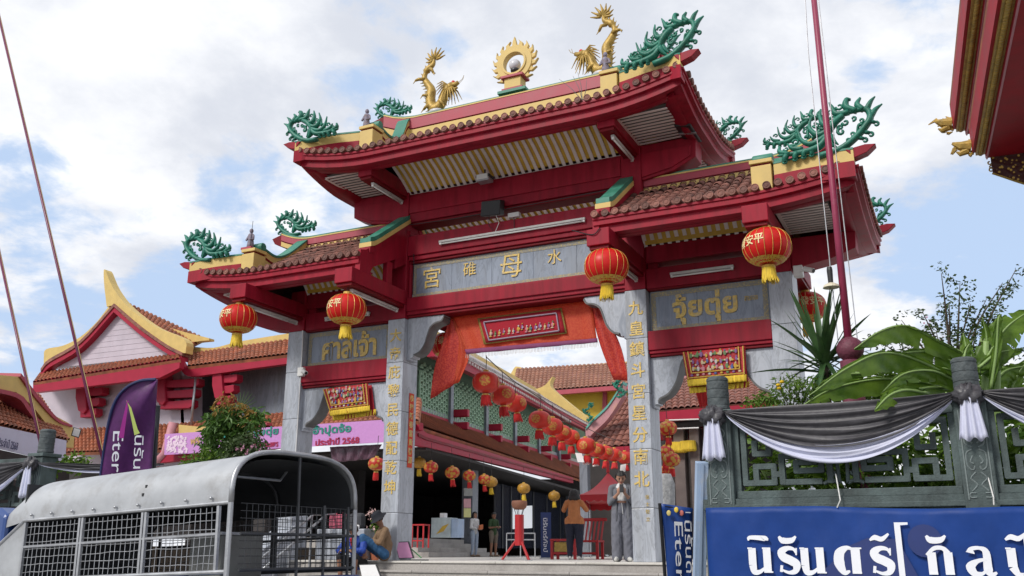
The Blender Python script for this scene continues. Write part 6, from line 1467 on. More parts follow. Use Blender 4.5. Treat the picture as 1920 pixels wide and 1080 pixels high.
p4 = person('person in green shirt and khaki shorts standing by the dark hall screen', at(925, 1041, 34.2), .36+.8, B, {'skin': SKIND, 'top': GRN2, 'leg': KH, 'shoe': SAND}, voxel=.012, rule=rl2); p4.location.z = 0; face(p4, hc, hf); hair_cap(p4, hc, hf)
# woman in hat resting against the column
BRN = cloth('brown_jacket', (.20, .125, .07)); JEAN = cloth('blue_jeans', (.028, .10, .22)); HATM = cloth('navy_hat', (.010, .012, .020))
hc = (0, -.14, .80); hf = (0, -.80, -.6)
B = [((0, 0, .13), (0, .02, .30), .145, .14, 'top'), ((0, .02, .30), (0, -.03, .52), .145, .13, 'top'), ((-.13, -.04, .59), (.13, -.04, .59), .062, .062, 'top'), ((0, -.06, .62), (0, -.10, .72), .05, .05, 'skin')]+head(hc, hf)
for s, kz, kx in ((-1, .40, -.10), (1, .44, .12)):
    Hp, Kn, An = (s*.10, -.02, .12), (kx, -.48, kz), (kx, -.42, .08); B += [(Hp, Kn, .10, .075, 'leg'), (Kn, tuple(Vector(Kn).lerp(Vector(An), .45)), .075, .062, 'leg'), (tuple(Vector(Kn).lerp(Vector(An), .4)), An, .048, .035, 'skin')]+shoe(An, (kx, -.58, .04), 'skin', .035)
    Sh, El, Wr = (s*.175, -.04, .57), (s*.23, -.16, .34), (s*.04, -.34, .40); B += [(Sh, El, .068, .060, 'top'), (El, Wr, .055, .038, 'top')]+hand(Wr, (-s*.6, -.6, .1), (0, -.2, 1), s)
p5 = person('seated woman in navy hat, brown jacket and blue jeans leaning on the marble column', (-2.58, -.30, 0.0), .36-1.05, B, {'skin': SKIND, 'top': BRN, 'leg': JEAN}); face(p5, hc, hf)
f_ = Vector(hf).normalized(); u_ = (Vector((0, 0, 1))-f_*f_.z).normalized(); s_ = f_.cross(u_); hat = MB(); prof = [(.185, .005), (.165, .02), (.118, .04), (.112, .09), (.095, .13), (.05, .148), (.005, .15)]; n_ = 24
for r, z in prof:
    for k in range(n_): a = 2*PI*k/n_; hat.v.append(tuple(Vector(hc)+u_*(z+.012)+(s_*math.cos(a)+f_*math.sin(a))*r*(1+.03*math.sin(3*a))-u_*(.02*(r > .15)*abs(math.cos(a)))))
hat.f = [(i*n_+k, i*n_+(k+1) % n_, (i+1)*n_+(k+1) % n_, (i+1)*n_+k) for i in range(len(prof)-1) for k in range(n_)]; hat.build('hat', HATM, p5, smooth=True); hair_cap(p5, hc, hf, long=.06, r=.10)
MB().tube([(.0, -.33, .40), (.06, -.36, .40)], .03, 8).build('green_phone_case', mat('green_plastic', (.03, .22, .06), .5), p5)
# man in blue jacket sitting on the steps
BLJ = cloth('blue_jacket', (.012, .05, .30), rough=.6); BLS = cloth('black_shorts', (.015, .015, .018))
hc = (0, -.24, .74); hf = (0, -.75, -.66)
B = [((0, 0, .12), (0, -.02, .30), .15, .155, 'top'), ((0, -.02, .30), (0, -.12, .52), .155, .14, 'top'), ((-.14, -.14, .58), (.14, -.14, .58), .066, .066, 'top'), ((0, -.16, .60), (0, -.21, .68), .055, .055, 'skin')]+head(hc, hf)
for s in (-1, 1):
    Hp, Kn, An = (s*.11, 0, .10), (s*.17, -.42, .24), (s*.16, -.36, -.22); B += [(Hp, Kn, .105, .075, 'leg'), (Kn, An, .062, .042, 'skin')]+shoe(An, (s*.18, -.55, -.28), 'shoe', .045)
    Sh, El, Wr = (s*.19, -.14, .56), (s*.27, -.30, .36), (-s*.03, -.46, .36); B += [(Sh, El, .075, .066, 'top'), (El, Wr, .062, .045, 'top')]+hand(Wr, (-s*.9, -.2, 0), (0, -.3, 1), s)
p6 = person('man in blue jacket sitting on the steps behind the truck with folded arms', (-3.0, -.56, -rise+.002), .36-.3, B, {'skin': SKIND, 'top': BLJ, 'leg': BLS, 'shoe': BLACK}); face(p6, hc, hf); hair_cap(p6, hc, hf)
for k in range(3): MB().tube([(-.15-.0, -.145+.02*k-.02, .62), (-.23, -.20+.02*k-.02, .50)], .006, 4).build('sleeve_stripe', WH, p6)
MB().obox((0, -.235, .50), (.045, 0, 0), (0, .02, .01), (0, -.04, .09)).build('red_shirt_front', cloth('red_tshirt', (.4, .02, .02)), p6)

# ================================================================== BUILDINGS BEHIND
def pxp(px, y, t=.12, m=None, name='panel', par=None, bev=0.0):
    """vertical slab on the plane y with thickness t (away from the street)"""
    f = [on(u, v, 1, y) for u, v in px]; n = len(f)
    ar = sum(f[i].x*f[(i+1) % n].z-f[(i+1) % n].x*f[i].z for i in range(n))
    if ar < 0: f = f[::-1]
    b = [p+Vector((0, t, 0)) for p in f]
    return MB().add(f+b, [tuple(range(n)), tuple(range(n, 2*n))[::-1]]+[(i, n+i, n+(i+1) % n, (i+1) % n) for i in range(n)]).build(name, m, par, bevel=bev)
def onp(u, v, p, nrm):
    r = Vector(ray(u, v)); c = Vector(CP); return c+r*((Vector(p)-c).dot(nrm)/r.dot(nrm))
def planep(px, p, nrm, t, m, name, par):
    f = [onp(u, v, p, nrm) for u, v in px]; n = len(f); b = [q-Vector(nrm)*t for q in f]
    nn = (f[1]-f[0]).cross(f[2]-f[0])
    if nn.dot(Vector(nrm)) < 0: f = f[::-1]; b = b[::-1]
    return MB().add(f+b, [tuple(range(n)), tuple(range(n, 2*n))[::-1]]+[(i, n+i, n+(i+1) % n, (i+1) % n) for i in range(n)]).build(name, m, par)
def tiled(TL, TR, BR, BL, pitch, row, m, par, sag=0.0, name='roof_tiles', amp=None, thick=.12):
    """barrel-tiled slope as real corrugation with stepped courses"""
    TL, TR, BR, BL = map(Vector, (TL, TR, BR, BL)); W_ = max((TR-TL).length, (BR-BL).length); H_ = ((BL-TL).length+(BR-TR).length)/2
    nu = max(2, int(W_/pitch)); nv = max(1, int(H_/row)); nrm = (TR-TL).cross(BL-TL).normalized()
    if nrm.z < 0: nrm = -nrm
    amp = amp or pitch*.32; mb = MB(); ks = 6; rows = []
    for j in range(nv):
        for e in (0, 1):
            t = (j+e*.999)/nv; row_ = []
            for i in range(nu*ks+1):
                s = i/(nu*ks); ph = (i % ks)/ks; h = amp*math.sin(PI*ph)**.8+(.4*amp if e == 1 else 0)
                p = (TL*(1-s)+TR*s)*(1-t)+(BL*(1-s)+BR*s)*t; p = p+nrm*h+Vector((0, 0, -sag*4*t*(1-t)*.5)); row_.append(p)
            rows.append(row_)
    mb.grid(rows); o = mb.build(name, m, par, kind='stuff')
    dn = MB().slab([[TL, TR], [BL, BR]], tuple(-nrm*thick)).build('roof_deck', TILEO if m == TILEO else TILE, par)
    return o
def ridge_tube(pts, r, m, name, par): return MB().tube(pts, r, 8).build(name, m, par, smooth=True)
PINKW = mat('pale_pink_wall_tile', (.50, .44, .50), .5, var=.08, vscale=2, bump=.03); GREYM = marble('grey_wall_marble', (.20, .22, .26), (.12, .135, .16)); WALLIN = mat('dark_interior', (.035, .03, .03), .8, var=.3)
REDB = mat('bright_red_paint', (.34, .016, .042), .5, var=.1, spec=.25)
YB = 9.0
hall = thing('temple_hall', 'low temple hall with orange tiled roofs and red eaves behind the gate, truck side', 'building', on(450, 1030, 1, YB))
# -- gabled bay
pxp([(62, 714), (338, 670), (336, 690), (300, 708), (200, 720), (62, 736)], YB, .25, REDB, 'eave_fascia', hall)
tiled(on(75, 700, 1, YB+1.3), on(335, 664, 1, YB+1.3), on(338, 674, 1, YB-.05), on(62, 718, 1, YB-.05), .22, .35, TILEO, hall)
gw = pxp([(84, 692), (338, 664), (214, 590)], YB+1.3, .3, PINKW, 'gable_wall', hall)
nrow = 9
for k in range(1, nrow):       # tile joints of the gable as thin raised courses
    t = k/nrow; a = on(84+(214-84)*t+3, 692+(590-692)*t, 1, YB+1.29); b = on(338+(214-338)*t-3, 664+(590-664)*t, 1, YB+1.29)
    MB().beam(a, b, .004, .012).build('tile_joint', PINKW, gw)
for side in (((76, 698), (92, 680), (150, 645), (213, 576)), ((213, 576), (262, 618), (310, 652), (341, 668))):
    c = curve(side, 4); pxp(list(c)+[(u, v+9) for u, v in c[::-1]], YB+1.0, .35, REDB, 'barge_board', hall)
    pxp([(u, v-7) for u, v in c]+[(u, v-1) for u, v in c[::-1]], YB+.95, .45, TILE, 'barge_tiles', hall)
lf_ = curve([(82, 672), (86, 655), (118, 648), (150, 632), (180, 605), (205, 573)], 4); pxp(lf_+[(u, v+16) for u, v in curve([(205, 578), (180, 606), (150, 630), (118, 650), (82, 668)], 4)], YB+1.05, .35, YEL, 'gable_ridge', hall)
rt_ = curve([(200, 575), (195, 530), (196, 505), (212, 540), (240, 575), (290, 612), (345, 636), (348, 662)], 4); lo_ = curve([(338, 662), (300, 642), (250, 610), (222, 582), (213, 572)], 4); pxp(rt_+lo_, YB+1.02, .38, YEL, 'gable_ridge', hall)
pxp(curve([(228, 562), (262, 590), (320, 615), (392, 634)], 4)+curve([(392, 638), (330, 640), (270, 605), (232, 570)], 4), YB+2.4, .3, YEL, 'rear_ridge', hall)
tiled(on(232, 566, 1, YB+2.3), on(385, 636, 1, YB+3.6), on(348, 655, 1, YB+1.4), on(235, 585, 1, YB+1.4), .22, .35, TILEO, hall)
pxp([(62, 736), (340, 690), (350, 880), (62, 880)], YB+1.5, .3, PINKW, 'bay_wall', hall)
# lower courses of the bay: orange tiles above the stall banner
tiled(on(120, 806, 1, YB+1.4), on(345, 795, 1, YB+1.4), on(345, 842, 1, YB), on(120, 850, 1, YB), .22, .3, TILEO, hall)
# -- main front to the right of the bay
c = curve([(336, 672), (352, 690), (400, 686), (470, 676), (560, 664)], 4); pxp(c+[(u, v+15) for u, v in c[::-1]], YB+.8, .25, REDB, 'eave_fascia', hall)
tiled(on(352, 664, 1, YB+2.6), on(565, 634, 1, YB+2.6), on(560, 663, 1, YB+.75), on(352, 688, 1, YB+.75), .22, .35, TILEO, hall)
pxp(curve([(345, 660), (352, 650), (400, 652), (450, 640), (560, 622)], 4)+[(560, 636), (352, 668)], YB+2.65, .3, YEL, 'ridge_wall', hall)
pxp(curve([(345, 672), (360, 676), (430, 658), (560, 638)], 4)+[(560, 634), (352, 664)], YB+2.6, .1, REDB, 'ridge_line', hall)
pxp([(430, 690), (740, 650), (740, 800), (430, 800)], YB+2.2, .3, GREYM, 'upper_wall', hall)
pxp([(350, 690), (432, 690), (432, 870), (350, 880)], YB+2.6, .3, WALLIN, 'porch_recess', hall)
pxp([(338, 705), (362, 702), (362, 860), (340, 860)], YB+1.5, .5, PINKW, 'bay_pier', hall)
for k, (u, w_, v0) in enumerate(((142, 50, 716), (290, 82, 700), (398, 46, 692))):     # curved red corbels, three arms each
    pxp([(u, v0), (u+16, v0-2), (u+20, v0+52), (u+14, v0+60), (u+4, v0+54), (u-1, v0+30)], YB+.9, .5, REDB, 'corbel', hall, .03)
    for j in range(3):
        a = 14+j*20; L = w_-j*6; pxp([(u+8, v0+a), (u+L, v0+a-5), (u+L, v0+a+7), (u+L-6, v0+a+11), (u+8, v0+a+13)], YB+1.0, .35, REDB, 'corbel_arm', hall, .02)
ridge_tube([on(368, 700, 1, YB+1.0), on(358, 800, 1, YB+1.0)], .05, STEEL, 'drain_pipe', hall)
# lower front roof and fascia to the hall corner
tiled(on(330, 796, 1, YB+1.4), on(790, 748, 1, YB+1.4), on(786, 790, 1, YB-.2), on(310, 828, 1, YB-.2), .2, .28, TILEO, hall)
pxp([(440, 784), (780, 744), (780, 750), (440, 792)], YB+1.38, .1, REDB, 'roof_trim', hall)
pxp([(300, 845), (786, 792), (786, 806), (300, 868)], YB-.15, .25, REDB, 'eave_fascia', hall)
pxp(curve([(335, 796), (380, 800), (430, 795), (480, 788)], 4)+[(480, 800), (420, 815), (335, 822)], YB-.05, .3, YEL, 'low_ridge', hall)
pxp(curve([(322, 818), (400, 815), (450, 803), (500, 792)], 4)+[(500, 797), (450, 809), (400, 822), (322, 828)], YB-.12, .3, mat_rm, 'low_ridge_line', hall)
ridge_tube([on(325, 792, 1, YB-.1), on(310, 850, 1, YB-.1), on(292, 870, 1, YB-.1)], .16, mat('pink_stucco', (.50, .22, .25), .6), 'hip_roll', hall)
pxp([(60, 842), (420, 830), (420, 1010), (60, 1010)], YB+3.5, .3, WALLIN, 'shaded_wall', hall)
# -- courtyard side with lattice: vertical planes along the hall direction
HD = Vector((-.161, .987, 0)); HN = Vector((.987, .161, 0)); A_ = at(785, 835, 29.5); A_.z = 0
P0_, P1_, P2_ = A_, A_-HN*1.7, A_-HN*.9
GLAT = mat('green_lattice_paint', (.27, .43, .29), .6, var=.15); LATB = mat('lattice_backing', (.10, .17, .12), .8)
planep([(760, 800), (786, 800), (800, 812), (1075, 896), (1075, 906), (800, 838), (760, 832)], P0_, HN, .25, REDB, 'eave_fascia', hall)
planep([(785, 812), (800, 820), (1075, 899), (1075, 901), (800, 825), (785, 818)], P0_+HN*.03, HN, .06, REDD, 'fascia_line', hall)
tiled(onp(770, 770, P1_, HN), onp(1110, 884, P1_, HN), onp(1090, 900, P0_, HN), onp(770, 795, P0_, HN), .2, .25, TILEO, hall)
planep([(770, 763), (1100, 873), (1100, 880), (770, 774)], P1_+HN*.05, HN, .1, REDB, 'roof_trim', hall)
planep([(770, 640), (1120, 820), (1120, 884), (770, 774)], P1_-HN*.10, HN, .2, LATB, 'lattice_backing', hall)
# lattice bars
lat = planep([(780, 758), (1100, 868), (1100, 873), (780, 766)], P1_+HN*.02, HN, .1, GREYM, 'sill', hall)
Lx = 20.0
o_ = onp(786, 760, P1_, HN); z0l, z1l = 4.75, 6.75
lb1 = MB()
for i in range(0, 74):
    c0 = o_+HD*(i*.27); lb1.box(0, 0, 0, 0, 0, 0) if False else None
    lb1.beam((c0.x, c0.y, z0l), (c0.x, c0.y, z1l), .05, .065, up=tuple(HN))
    for j in range(9):
        z = z0l+.12+j*.25+(.125 if i % 2 else 0); a = c0; b = c0+HD*.27
        lb1.beam((a.x, a.y, z), (b.x, b.y, z+.0), .05, .05)
        lb1.beam((a.x, a.y, z), (a.x+HD.x*.135, a.y+HD.y*.135, z+.12), .05, .03); lb1.beam((b.x, b.y, z), (a.x+HD.x*.135, a.y+HD.y*.135, z+.12), .05, .03)
lb1.build('lattice_screen', GLAT, hall, kind='stuff')
for i in range(5):
    c0 = o_+HD*(3.1+i*4.6)+HN*.06; MB().box(c0.x-.11, c0.x+.11, c0.y-.11, c0.y+.11, 4.6, 7.0).build('lattice_post', GREYM, hall)
    c1 = c0+HD*.6
    for k in range(2):
        z = 5.62-k*.52; MB().obox((c1.x, c1.y, z), HN*.6, HD*.13, Vector((0, 0, .15))).build('corbel_arm', REDB, hall, bevel=.03)
# upper eave along the courtyard
planep([(815, 640), (869, 668), (1110, 800), (1110, 812), (869, 692), (815, 668)], P2_+HN*.2, HN, .3, REDB, 'eave_fascia', hall)
planep([(815, 628), (869, 658), (1110, 793), (1110, 801), (869, 669), (815, 640)], P2_+HN*.3, HN, .4, SLAT, 'eave_edge', hall)
planep([(815, 618), (869, 650), (1115, 790), (1110, 795), (869, 660), (815, 630)], P2_-HN*.2, HN, .3, YEL, 'verge', hall)
q = MB(); e0 = onp(869, 669, P2_+HN*.3, HN)
for i in range(60):
    p = e0+HD*(-2+i*.35); q.tube([p+Vector((0, 0, -.08)), p-HN*.7+Vector((0, 0, .0))], .06, 6)
q.build('rafter_ends', SLAT, hall, kind='stuff')
MB().slab([[onp(815, 632, P2_+HN*.3, HN), onp(1110, 795, P2_+HN*.3, HN)], [onp(815, 632, P2_+HN*.3, HN)-HN*7+Vector((0, 0, 2.6)), onp(1110, 795, P2_+HN*.3, HN)-HN*7+Vector((0, 0, 2.6))]], (0, 0, -.15)).build('upper_roof_deck', TILEO, hall)
pxp(curve([(1004, 730), (1022, 722), (1036, 706), (1032, 724), (1060, 750), (1100, 782)], 4)+[(1098, 790), (1060, 768), (1020, 744)], 26, .4, YEL, 'hip_finial', hall)
# interior
f0 = A_-HD*.2
def hp(n_, l, z): p = A_+HN*n_+HD*l; return (p.x, p.y, z)
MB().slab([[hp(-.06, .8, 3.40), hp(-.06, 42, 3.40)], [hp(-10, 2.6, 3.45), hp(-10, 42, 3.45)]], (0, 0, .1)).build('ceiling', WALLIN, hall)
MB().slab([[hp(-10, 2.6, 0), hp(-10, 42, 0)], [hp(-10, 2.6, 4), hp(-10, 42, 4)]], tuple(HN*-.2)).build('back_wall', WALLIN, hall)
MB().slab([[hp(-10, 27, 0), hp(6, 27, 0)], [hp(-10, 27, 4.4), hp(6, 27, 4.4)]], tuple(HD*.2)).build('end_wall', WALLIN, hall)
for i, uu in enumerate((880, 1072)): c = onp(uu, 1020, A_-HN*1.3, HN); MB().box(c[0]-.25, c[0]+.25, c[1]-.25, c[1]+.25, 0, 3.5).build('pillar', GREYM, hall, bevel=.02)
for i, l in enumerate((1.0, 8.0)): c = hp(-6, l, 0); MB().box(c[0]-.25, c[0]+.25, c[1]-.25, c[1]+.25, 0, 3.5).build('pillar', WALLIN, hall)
GLZ = mat('dark_glazing', (.012, .016, .028), .15, var=.1); 
scn = planep([(930, 905), (1058, 935), (1058, 1028), (930, 1028)], A_-HN*1.4, HN, .1, GLZ, 'glazed_screen', hall)
for u in (942, 958, 975, 1000, 1025, 1050): planep([(u, 905+(u-930)*.24), (u+1.6, 905+(u-930)*.24), (u+1.6, 1028), (u, 1028)], A_-HN*1.36, HN, .03, DSTEEL, 'mullion', scn)
LITE = bpy.data.materials.new('daylight_glow'); LITE.use_nodes = True; LITE.node_tree.nodes['Principled BSDF'].inputs['Base Color'].default_value = (.75, .76, .78, 1); LITE.node_tree.nodes['Principled BSDF'].inputs['Emission Color'].default_value = (.8, .85, .9, 1); LITE.node_tree.nodes['Principled BSDF'].inputs['Emission Strength'].default_value = .22  # solid panels with faint emission put in for daylight through windows
for px_ in ([(846, 952), (866, 951), (866, 976), (846, 976)], [(892, 950), (911, 947), (911, 972), (892, 974)]): planep(px_, A_-HN*9.7, HN, .05, LITE, 'window_glow', hall)
planep([(962, 950), (998, 948), (998, 990), (962, 992)], A_-HN*1.35, HN, .03, LITE, 'window_glow', scn)
for k in range(4): c = [hp(-1.0+.38*k*0, 0, 0)]; MB().slab([[hp(-.2-.38*k, 1.6, .16*(k+1)), hp(-.2-.38*k, 9.2-.3*k, .16*(k+1))], [hp(-6, 1.6, .16*(k+1)), hp(-6, 9.2-.3*k, .16*(k+1))]], (0, 0, -.158)).build('hall_step', STONE, hall)
# posters on the pillar
po = thing('poster', 'pink and yellow paper notice on the hall pillar', 'poster', hp(-1.0, 5.2, 1.4)); 
planep([(870, 935), (883, 935), (883, 952), (870, 952)], A_-HN*1.02, HN, .02, mat('pink_notice', (.6, .3, .33), .7), 'notice', po); planep([(870, 953), (883, 953), (883, 970), (870, 970)], A_-HN*1.02, HN, .02, mat('yellow_notice', (.65, .62, .25), .7), 'notice', po); planep([(870, 915), (886, 915), (886, 930), (870, 930)], A_-HN*1.02, HN, .02, mat('grey_notice', (.3, .3, .28), .7), 'notice', po)

# pink banner across the eave
BPK = cloth('pink_banner_vinyl', (.52, .24, .55), rough=.5, var=.06, bump=.05); pb = thing('eave_banner', 'long pink festival banner with green Thai lettering on the hall eave', 'banner', on(520, 850, 1, YB-.5)); yb2 = YB-.5
pxp([(309, 814), (720, 787), (722, 829), (308, 853)], yb2, .03, BPK, 'vinyl_sheet', pb)
def bt(s, u, v, w_, h_, m, sk=0): a = on(u-20, v+1.4, 1, yb2-.02); b = on(u+20, v-1.4, 1, yb2-.02); letters('lettering', s, on(u, v, 1, yb2-.02), (b-a), (0, 0, 1), .4, m, pb, fit=(w_, h_), extr=.004, bold=.012)
TEAL = mat('teal_print', (.01, .22, .17), .5); CRIM = mat('crimson_print', (.35, .01, .06), .5); GLDP = mat('gold_print', (.5, .3, .12), .5)
bt('ศาลเจ้าจุ้ยตุ่ย', 470, 812, 2.4, .36, TEAL); bt('อ๊ำปุดจ้อ', 622, 806, 1.55, .38, TEAL); bt('เทศกาลถือศีลกินผัก และเพชร', 478, 834, 2.0, .22, CRIM); bt('ประจำปี 2568', 632, 827, 1.75, .24, CRIM); bt('ฟรี', 366, 826, .45, .25, GLDP)
flw = MB()
for i in range(160): p = on(random.uniform(312, 350), random.uniform(818, 848), 1, yb2-.012); flw.sphere(p, random.uniform(.02, .06), 6, 4, (1, .1, 1))
flw.build('printed_blossom', mat('blossom_print', (.72, .55, .68), .6), pb, kind='stuff')
ps = thing('plastic_sheet', 'crumpled purple plastic sheet hanging under the pink banner', 'plastic sheet', on(660, 850, 1, 8.8)); quad_cloth('sheet', [on(618, 838, 1, 8.8), on(716, 833, 1, 8.8), on(700, 860, 1, 8.8), on(622, 868, 1, 8.8)], 30, 10, .07, 26, 8.8, mat('purple_film', (.10, .05, .075), .25, var=.4, vscale=4, bump=.6, bscale=6), ps)

# -- side building at the far left with white banner
sb = thing('side_building', 'stall roof with orange tiles and yellow hip beyond the far wall', 'building', at(60, 1000, 24)); SD = Vector((at(125, 828, 25)-at(-60, 780, 19.5))); SD.z = 0; SD.normalize(); SN = Vector((SD.y, -SD.x, 0)); S0 = at(125, 828, 25)
tiled(onp(-60, 690, S0-SN*2.5, SN), onp(72, 742, S0-SN*2.5, SN), onp(128, 828, S0, SN), onp(-60, 785, S0, SN), .24, .34, TILEO, sb)
planep(curve([(-40, 700), (30, 706), (48, 712), (90, 770), (136, 800), (138, 840)], 4)+[(120, 838), (95, 805), (60, 760), (30, 735), (-40, 730)], S0-SN*.6, SN, .5, YEL, 'hip_wall', sb)
planep(curve([(-40, 722), (35, 738), (60, 768), (90, 808), (115, 830)], 4)+curve([(108, 832), (84, 812), (54, 772), (30, 745), (-40, 730)], 4), S0-SN*.5, SN, .5, mat_rm, 'hip_line', sb)
planep(curve([(40, 700), (75, 745), (110, 785), (136, 797)], 4)+curve([(136, 801), (108, 790), (72, 752), (38, 706)], 4), S0-SN*.55, SN, .6, mat_rm, 'hip_line', sb)
planep([(-60, 830), (130, 872), (130, 1000), (-60, 1000)], S0-SN*3, SN, .2, WALLIN, 'stall_back', sb); planep([(-60, 850), (60, 884), (58, 905), (-60, 885)], S0-SN*.8, SN, .05, mat('stall_sign', (.42, .38, .34), .6), 'stall_sign', sb)
a_, b_ = onp(-10, 860, S0-SN*.76, SN), onp(40, 874, S0-SN*.76, SN); letters('lettering', 'อาคมอ้าม', onp(12, 876, S0-SN*.76, SN), b_-a_, (0, 0, 1), .3, CRIM, sb, fit=(1.0, .26), extr=.003)
wb = thing('stall_banner', 'white banner with year lettering along the orange stall roof', 'banner', at(60, 850, 24)); planep([(-60, 786), (125, 826), (122, 870), (-60, 828)], S0+SN*.15, SN, .03, mat('lilac_white_vinyl', (.58, .57, .70), .5, var=.05), 'vinyl_sheet', wb)
a_, b_ = onp(0, 822, S0+SN*.2, SN), onp(40, 832, S0+SN*.2, SN); letters('lettering', 'ประจำปี 2568', onp(16, 832, S0+SN*.2, SN), b_-a_, (0, 0, 1), .3, NAVY, wb, fit=(1.05, .2), extr=.003)
fl2 = thing('floodlight', 'square white floodlight on the yellow hip end beyond the far wall', 'floodlight', at(142, 812, 24)); MB().obox(at(143, 811, 24), CR*.10+CU*-.03, CU*.11+CR*.03, CF*.03).build('lamp_body', DSTEEL, fl2, bevel=.01); MB().obox(at(143, 811, 23.96), CR*.08+CU*-.024, CU*.09+CR*.024, CF*.01).build('lamp_glass', WHITE, fl2)

# -- yellow building far behind
yb3 = thing('yellow_building', 'yellow walled temple building with long brown tiled roof far behind the courtyard', 'building', on(1080, 1020, 1, 46)); YWL = mat('yellow_wall', (.62, .42, .03), .6, var=.08); Y3 = 46
pxp([(985, 735), (1240, 712), (1240, 860), (985, 860)], Y3+1.5, .4, YWL, 'wall', yb3); tiled(on(968, 692, 1, Y3+5), on(1250, 676, 1, Y3+5), on(1250, 716, 1, Y3), on(960, 738, 1, Y3), .36, .55, mat('brown_tile', (.27, .12, .075), .75, var=.25, vscale=1, dirt=(.4, .26, .2), dscale=1.2), yb3)
pxp([(960, 738), (1250, 716), (1250, 724), (960, 746)], Y3-.1, .4, mat_rm, 'eave_fascia', yb3); pxp(curve([(958, 700), (966, 688), (975, 688), (1010, 690), (1250, 672)], 4)+[(1250, 678), (1000, 695), (975, 695), (968, 710), (955, 735)], Y3+4.9, .4, YEL, 'ridge', yb3)
for u in (1130, 1205): pxp([(u, 735), (u+6, 734), (u+8, 800), (u-2, 800)], Y3+1.2, .4, mat_rm, 'corbel', yb3)
# -- courtyard pavilion with dragon ridge
pv = thing('pavilion', 'brown tiled pavilion roof with pink ridge behind the coral lanterns', 'pavilion', at(1160, 1040, 34)); Y4 = 17
PKR = mat('pink_ridge', (.46, .22, .24), .6, var=.15, dirt=(.5, .3, .15), dscale=3); TEALP = mat('teal_cap', (.10, .36, .30), .5)
tiled(on(1166, 745, 1, Y4+2), on(1240, 740, 1, Y4+2), on(1240, 832, 1, Y4), on(1098, 842, 1, Y4), .26, .3, TILE, pv)
c = curve([(1098, 828), (1112, 812), (1140, 785), (1168, 742)], 4); pxp([(u, v-22) for u, v in c]+c[::-1], Y4-.1, .4, PKR, 'hip_ridge', pv); pxp([(u, v-27) for u, v in c]+[(u, v-22) for u, v in c[::-1]], Y4-.15, .5, TEALP, 'hip_cap', pv)
pxp([(1098, 842), (1240, 832), (1240, 846), (1098, 856)], Y4-.2, .3, REDB, 'eave_fascia', pv); pxp([(1085, 822), (1102, 816), (1106, 838), (1088, 846)], Y4-.3, .6, PKR, 'corner_block', pv)
for u in (1096, 1190): a, b = on(u, 850, 1, Y4+.6), on(u, 1044, 1, Y4+.6); MB().box(a.x-.16, a.x+.16, a.y-.16, a.y+.16, 0, a.z).build('pillar', GREYM, pv)
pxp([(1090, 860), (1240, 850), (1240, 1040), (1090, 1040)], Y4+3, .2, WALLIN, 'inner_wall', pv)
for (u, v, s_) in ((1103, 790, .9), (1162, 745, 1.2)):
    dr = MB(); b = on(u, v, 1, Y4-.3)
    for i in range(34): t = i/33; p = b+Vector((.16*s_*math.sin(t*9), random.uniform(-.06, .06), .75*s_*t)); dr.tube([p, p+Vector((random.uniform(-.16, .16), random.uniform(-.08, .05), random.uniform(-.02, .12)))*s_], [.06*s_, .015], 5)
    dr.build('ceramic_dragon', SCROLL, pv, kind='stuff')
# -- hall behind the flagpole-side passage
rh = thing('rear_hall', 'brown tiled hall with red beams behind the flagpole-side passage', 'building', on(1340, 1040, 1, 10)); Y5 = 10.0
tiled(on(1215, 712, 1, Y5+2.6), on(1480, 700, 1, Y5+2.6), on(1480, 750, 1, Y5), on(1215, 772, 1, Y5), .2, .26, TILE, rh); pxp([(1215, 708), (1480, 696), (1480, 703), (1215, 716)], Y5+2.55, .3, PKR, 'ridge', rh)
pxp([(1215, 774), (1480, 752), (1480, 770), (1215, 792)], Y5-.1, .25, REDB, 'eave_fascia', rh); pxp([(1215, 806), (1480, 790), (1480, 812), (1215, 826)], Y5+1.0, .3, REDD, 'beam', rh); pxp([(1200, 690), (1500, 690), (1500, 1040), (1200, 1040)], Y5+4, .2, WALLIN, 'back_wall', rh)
for u, w_ in ((1273, 20), (1302, 18), (1330, 20)): a, b = on(u-w_/2, 840, 1, Y5+.4), on(u+w_/2, 840, 1, Y5+.4); MB().box(a.x, b.x, a.y, a.y+.5, 0, on(u, 800, 1, Y5+.4).z).build('pillar', mat('brown_stone_pillar', (.16, .13, .12), .6, var=.2), rh, bevel=.02)
MB().slab([[(on(1215, 790, 1, Y5)), on(1480, 770, 1, Y5)], [on(1215, 790, 1, Y5)+Vector((0, 4, .2)), on(1480, 770, 1, Y5)+Vector((0, 4, .2))]], (0, 0, .1)).build('ceiling', WALLIN, rh)
for v0, u0, u1 in ((788, 1248, 1310), (804, 1262, 1310)): tl_ = on(u0, v0, 1, Y5-.2); tr_ = on(u1, v0-2, 1, Y5-.2); MB().tube([tl_, tr_], .02, 6).build('tube_lamp', WHITE, rh)
for i in range(5): p = on(1258+i*9, 828+random.uniform(-3, 3), 1, Y5+.3); MB().lathe([(.16, .0), (.18, -.25), (.15, -.3)], 12, p).build('gold_fringe', FRNG, rh)
yst = thing('pendant_banner', 'red hanging banner behind the first wall finial', 'banner', on(1318, 760, 1, 3.5)); quad_cloth('cloth', [on(1302, 726, 1, 3.5), on(1334, 724, 1, 3.5), on(1326, 762, 1, 3.5), on(1312, 764, 1, 3.5)], 8, 4, .03, 9, 3.5, FRNGR, yst)

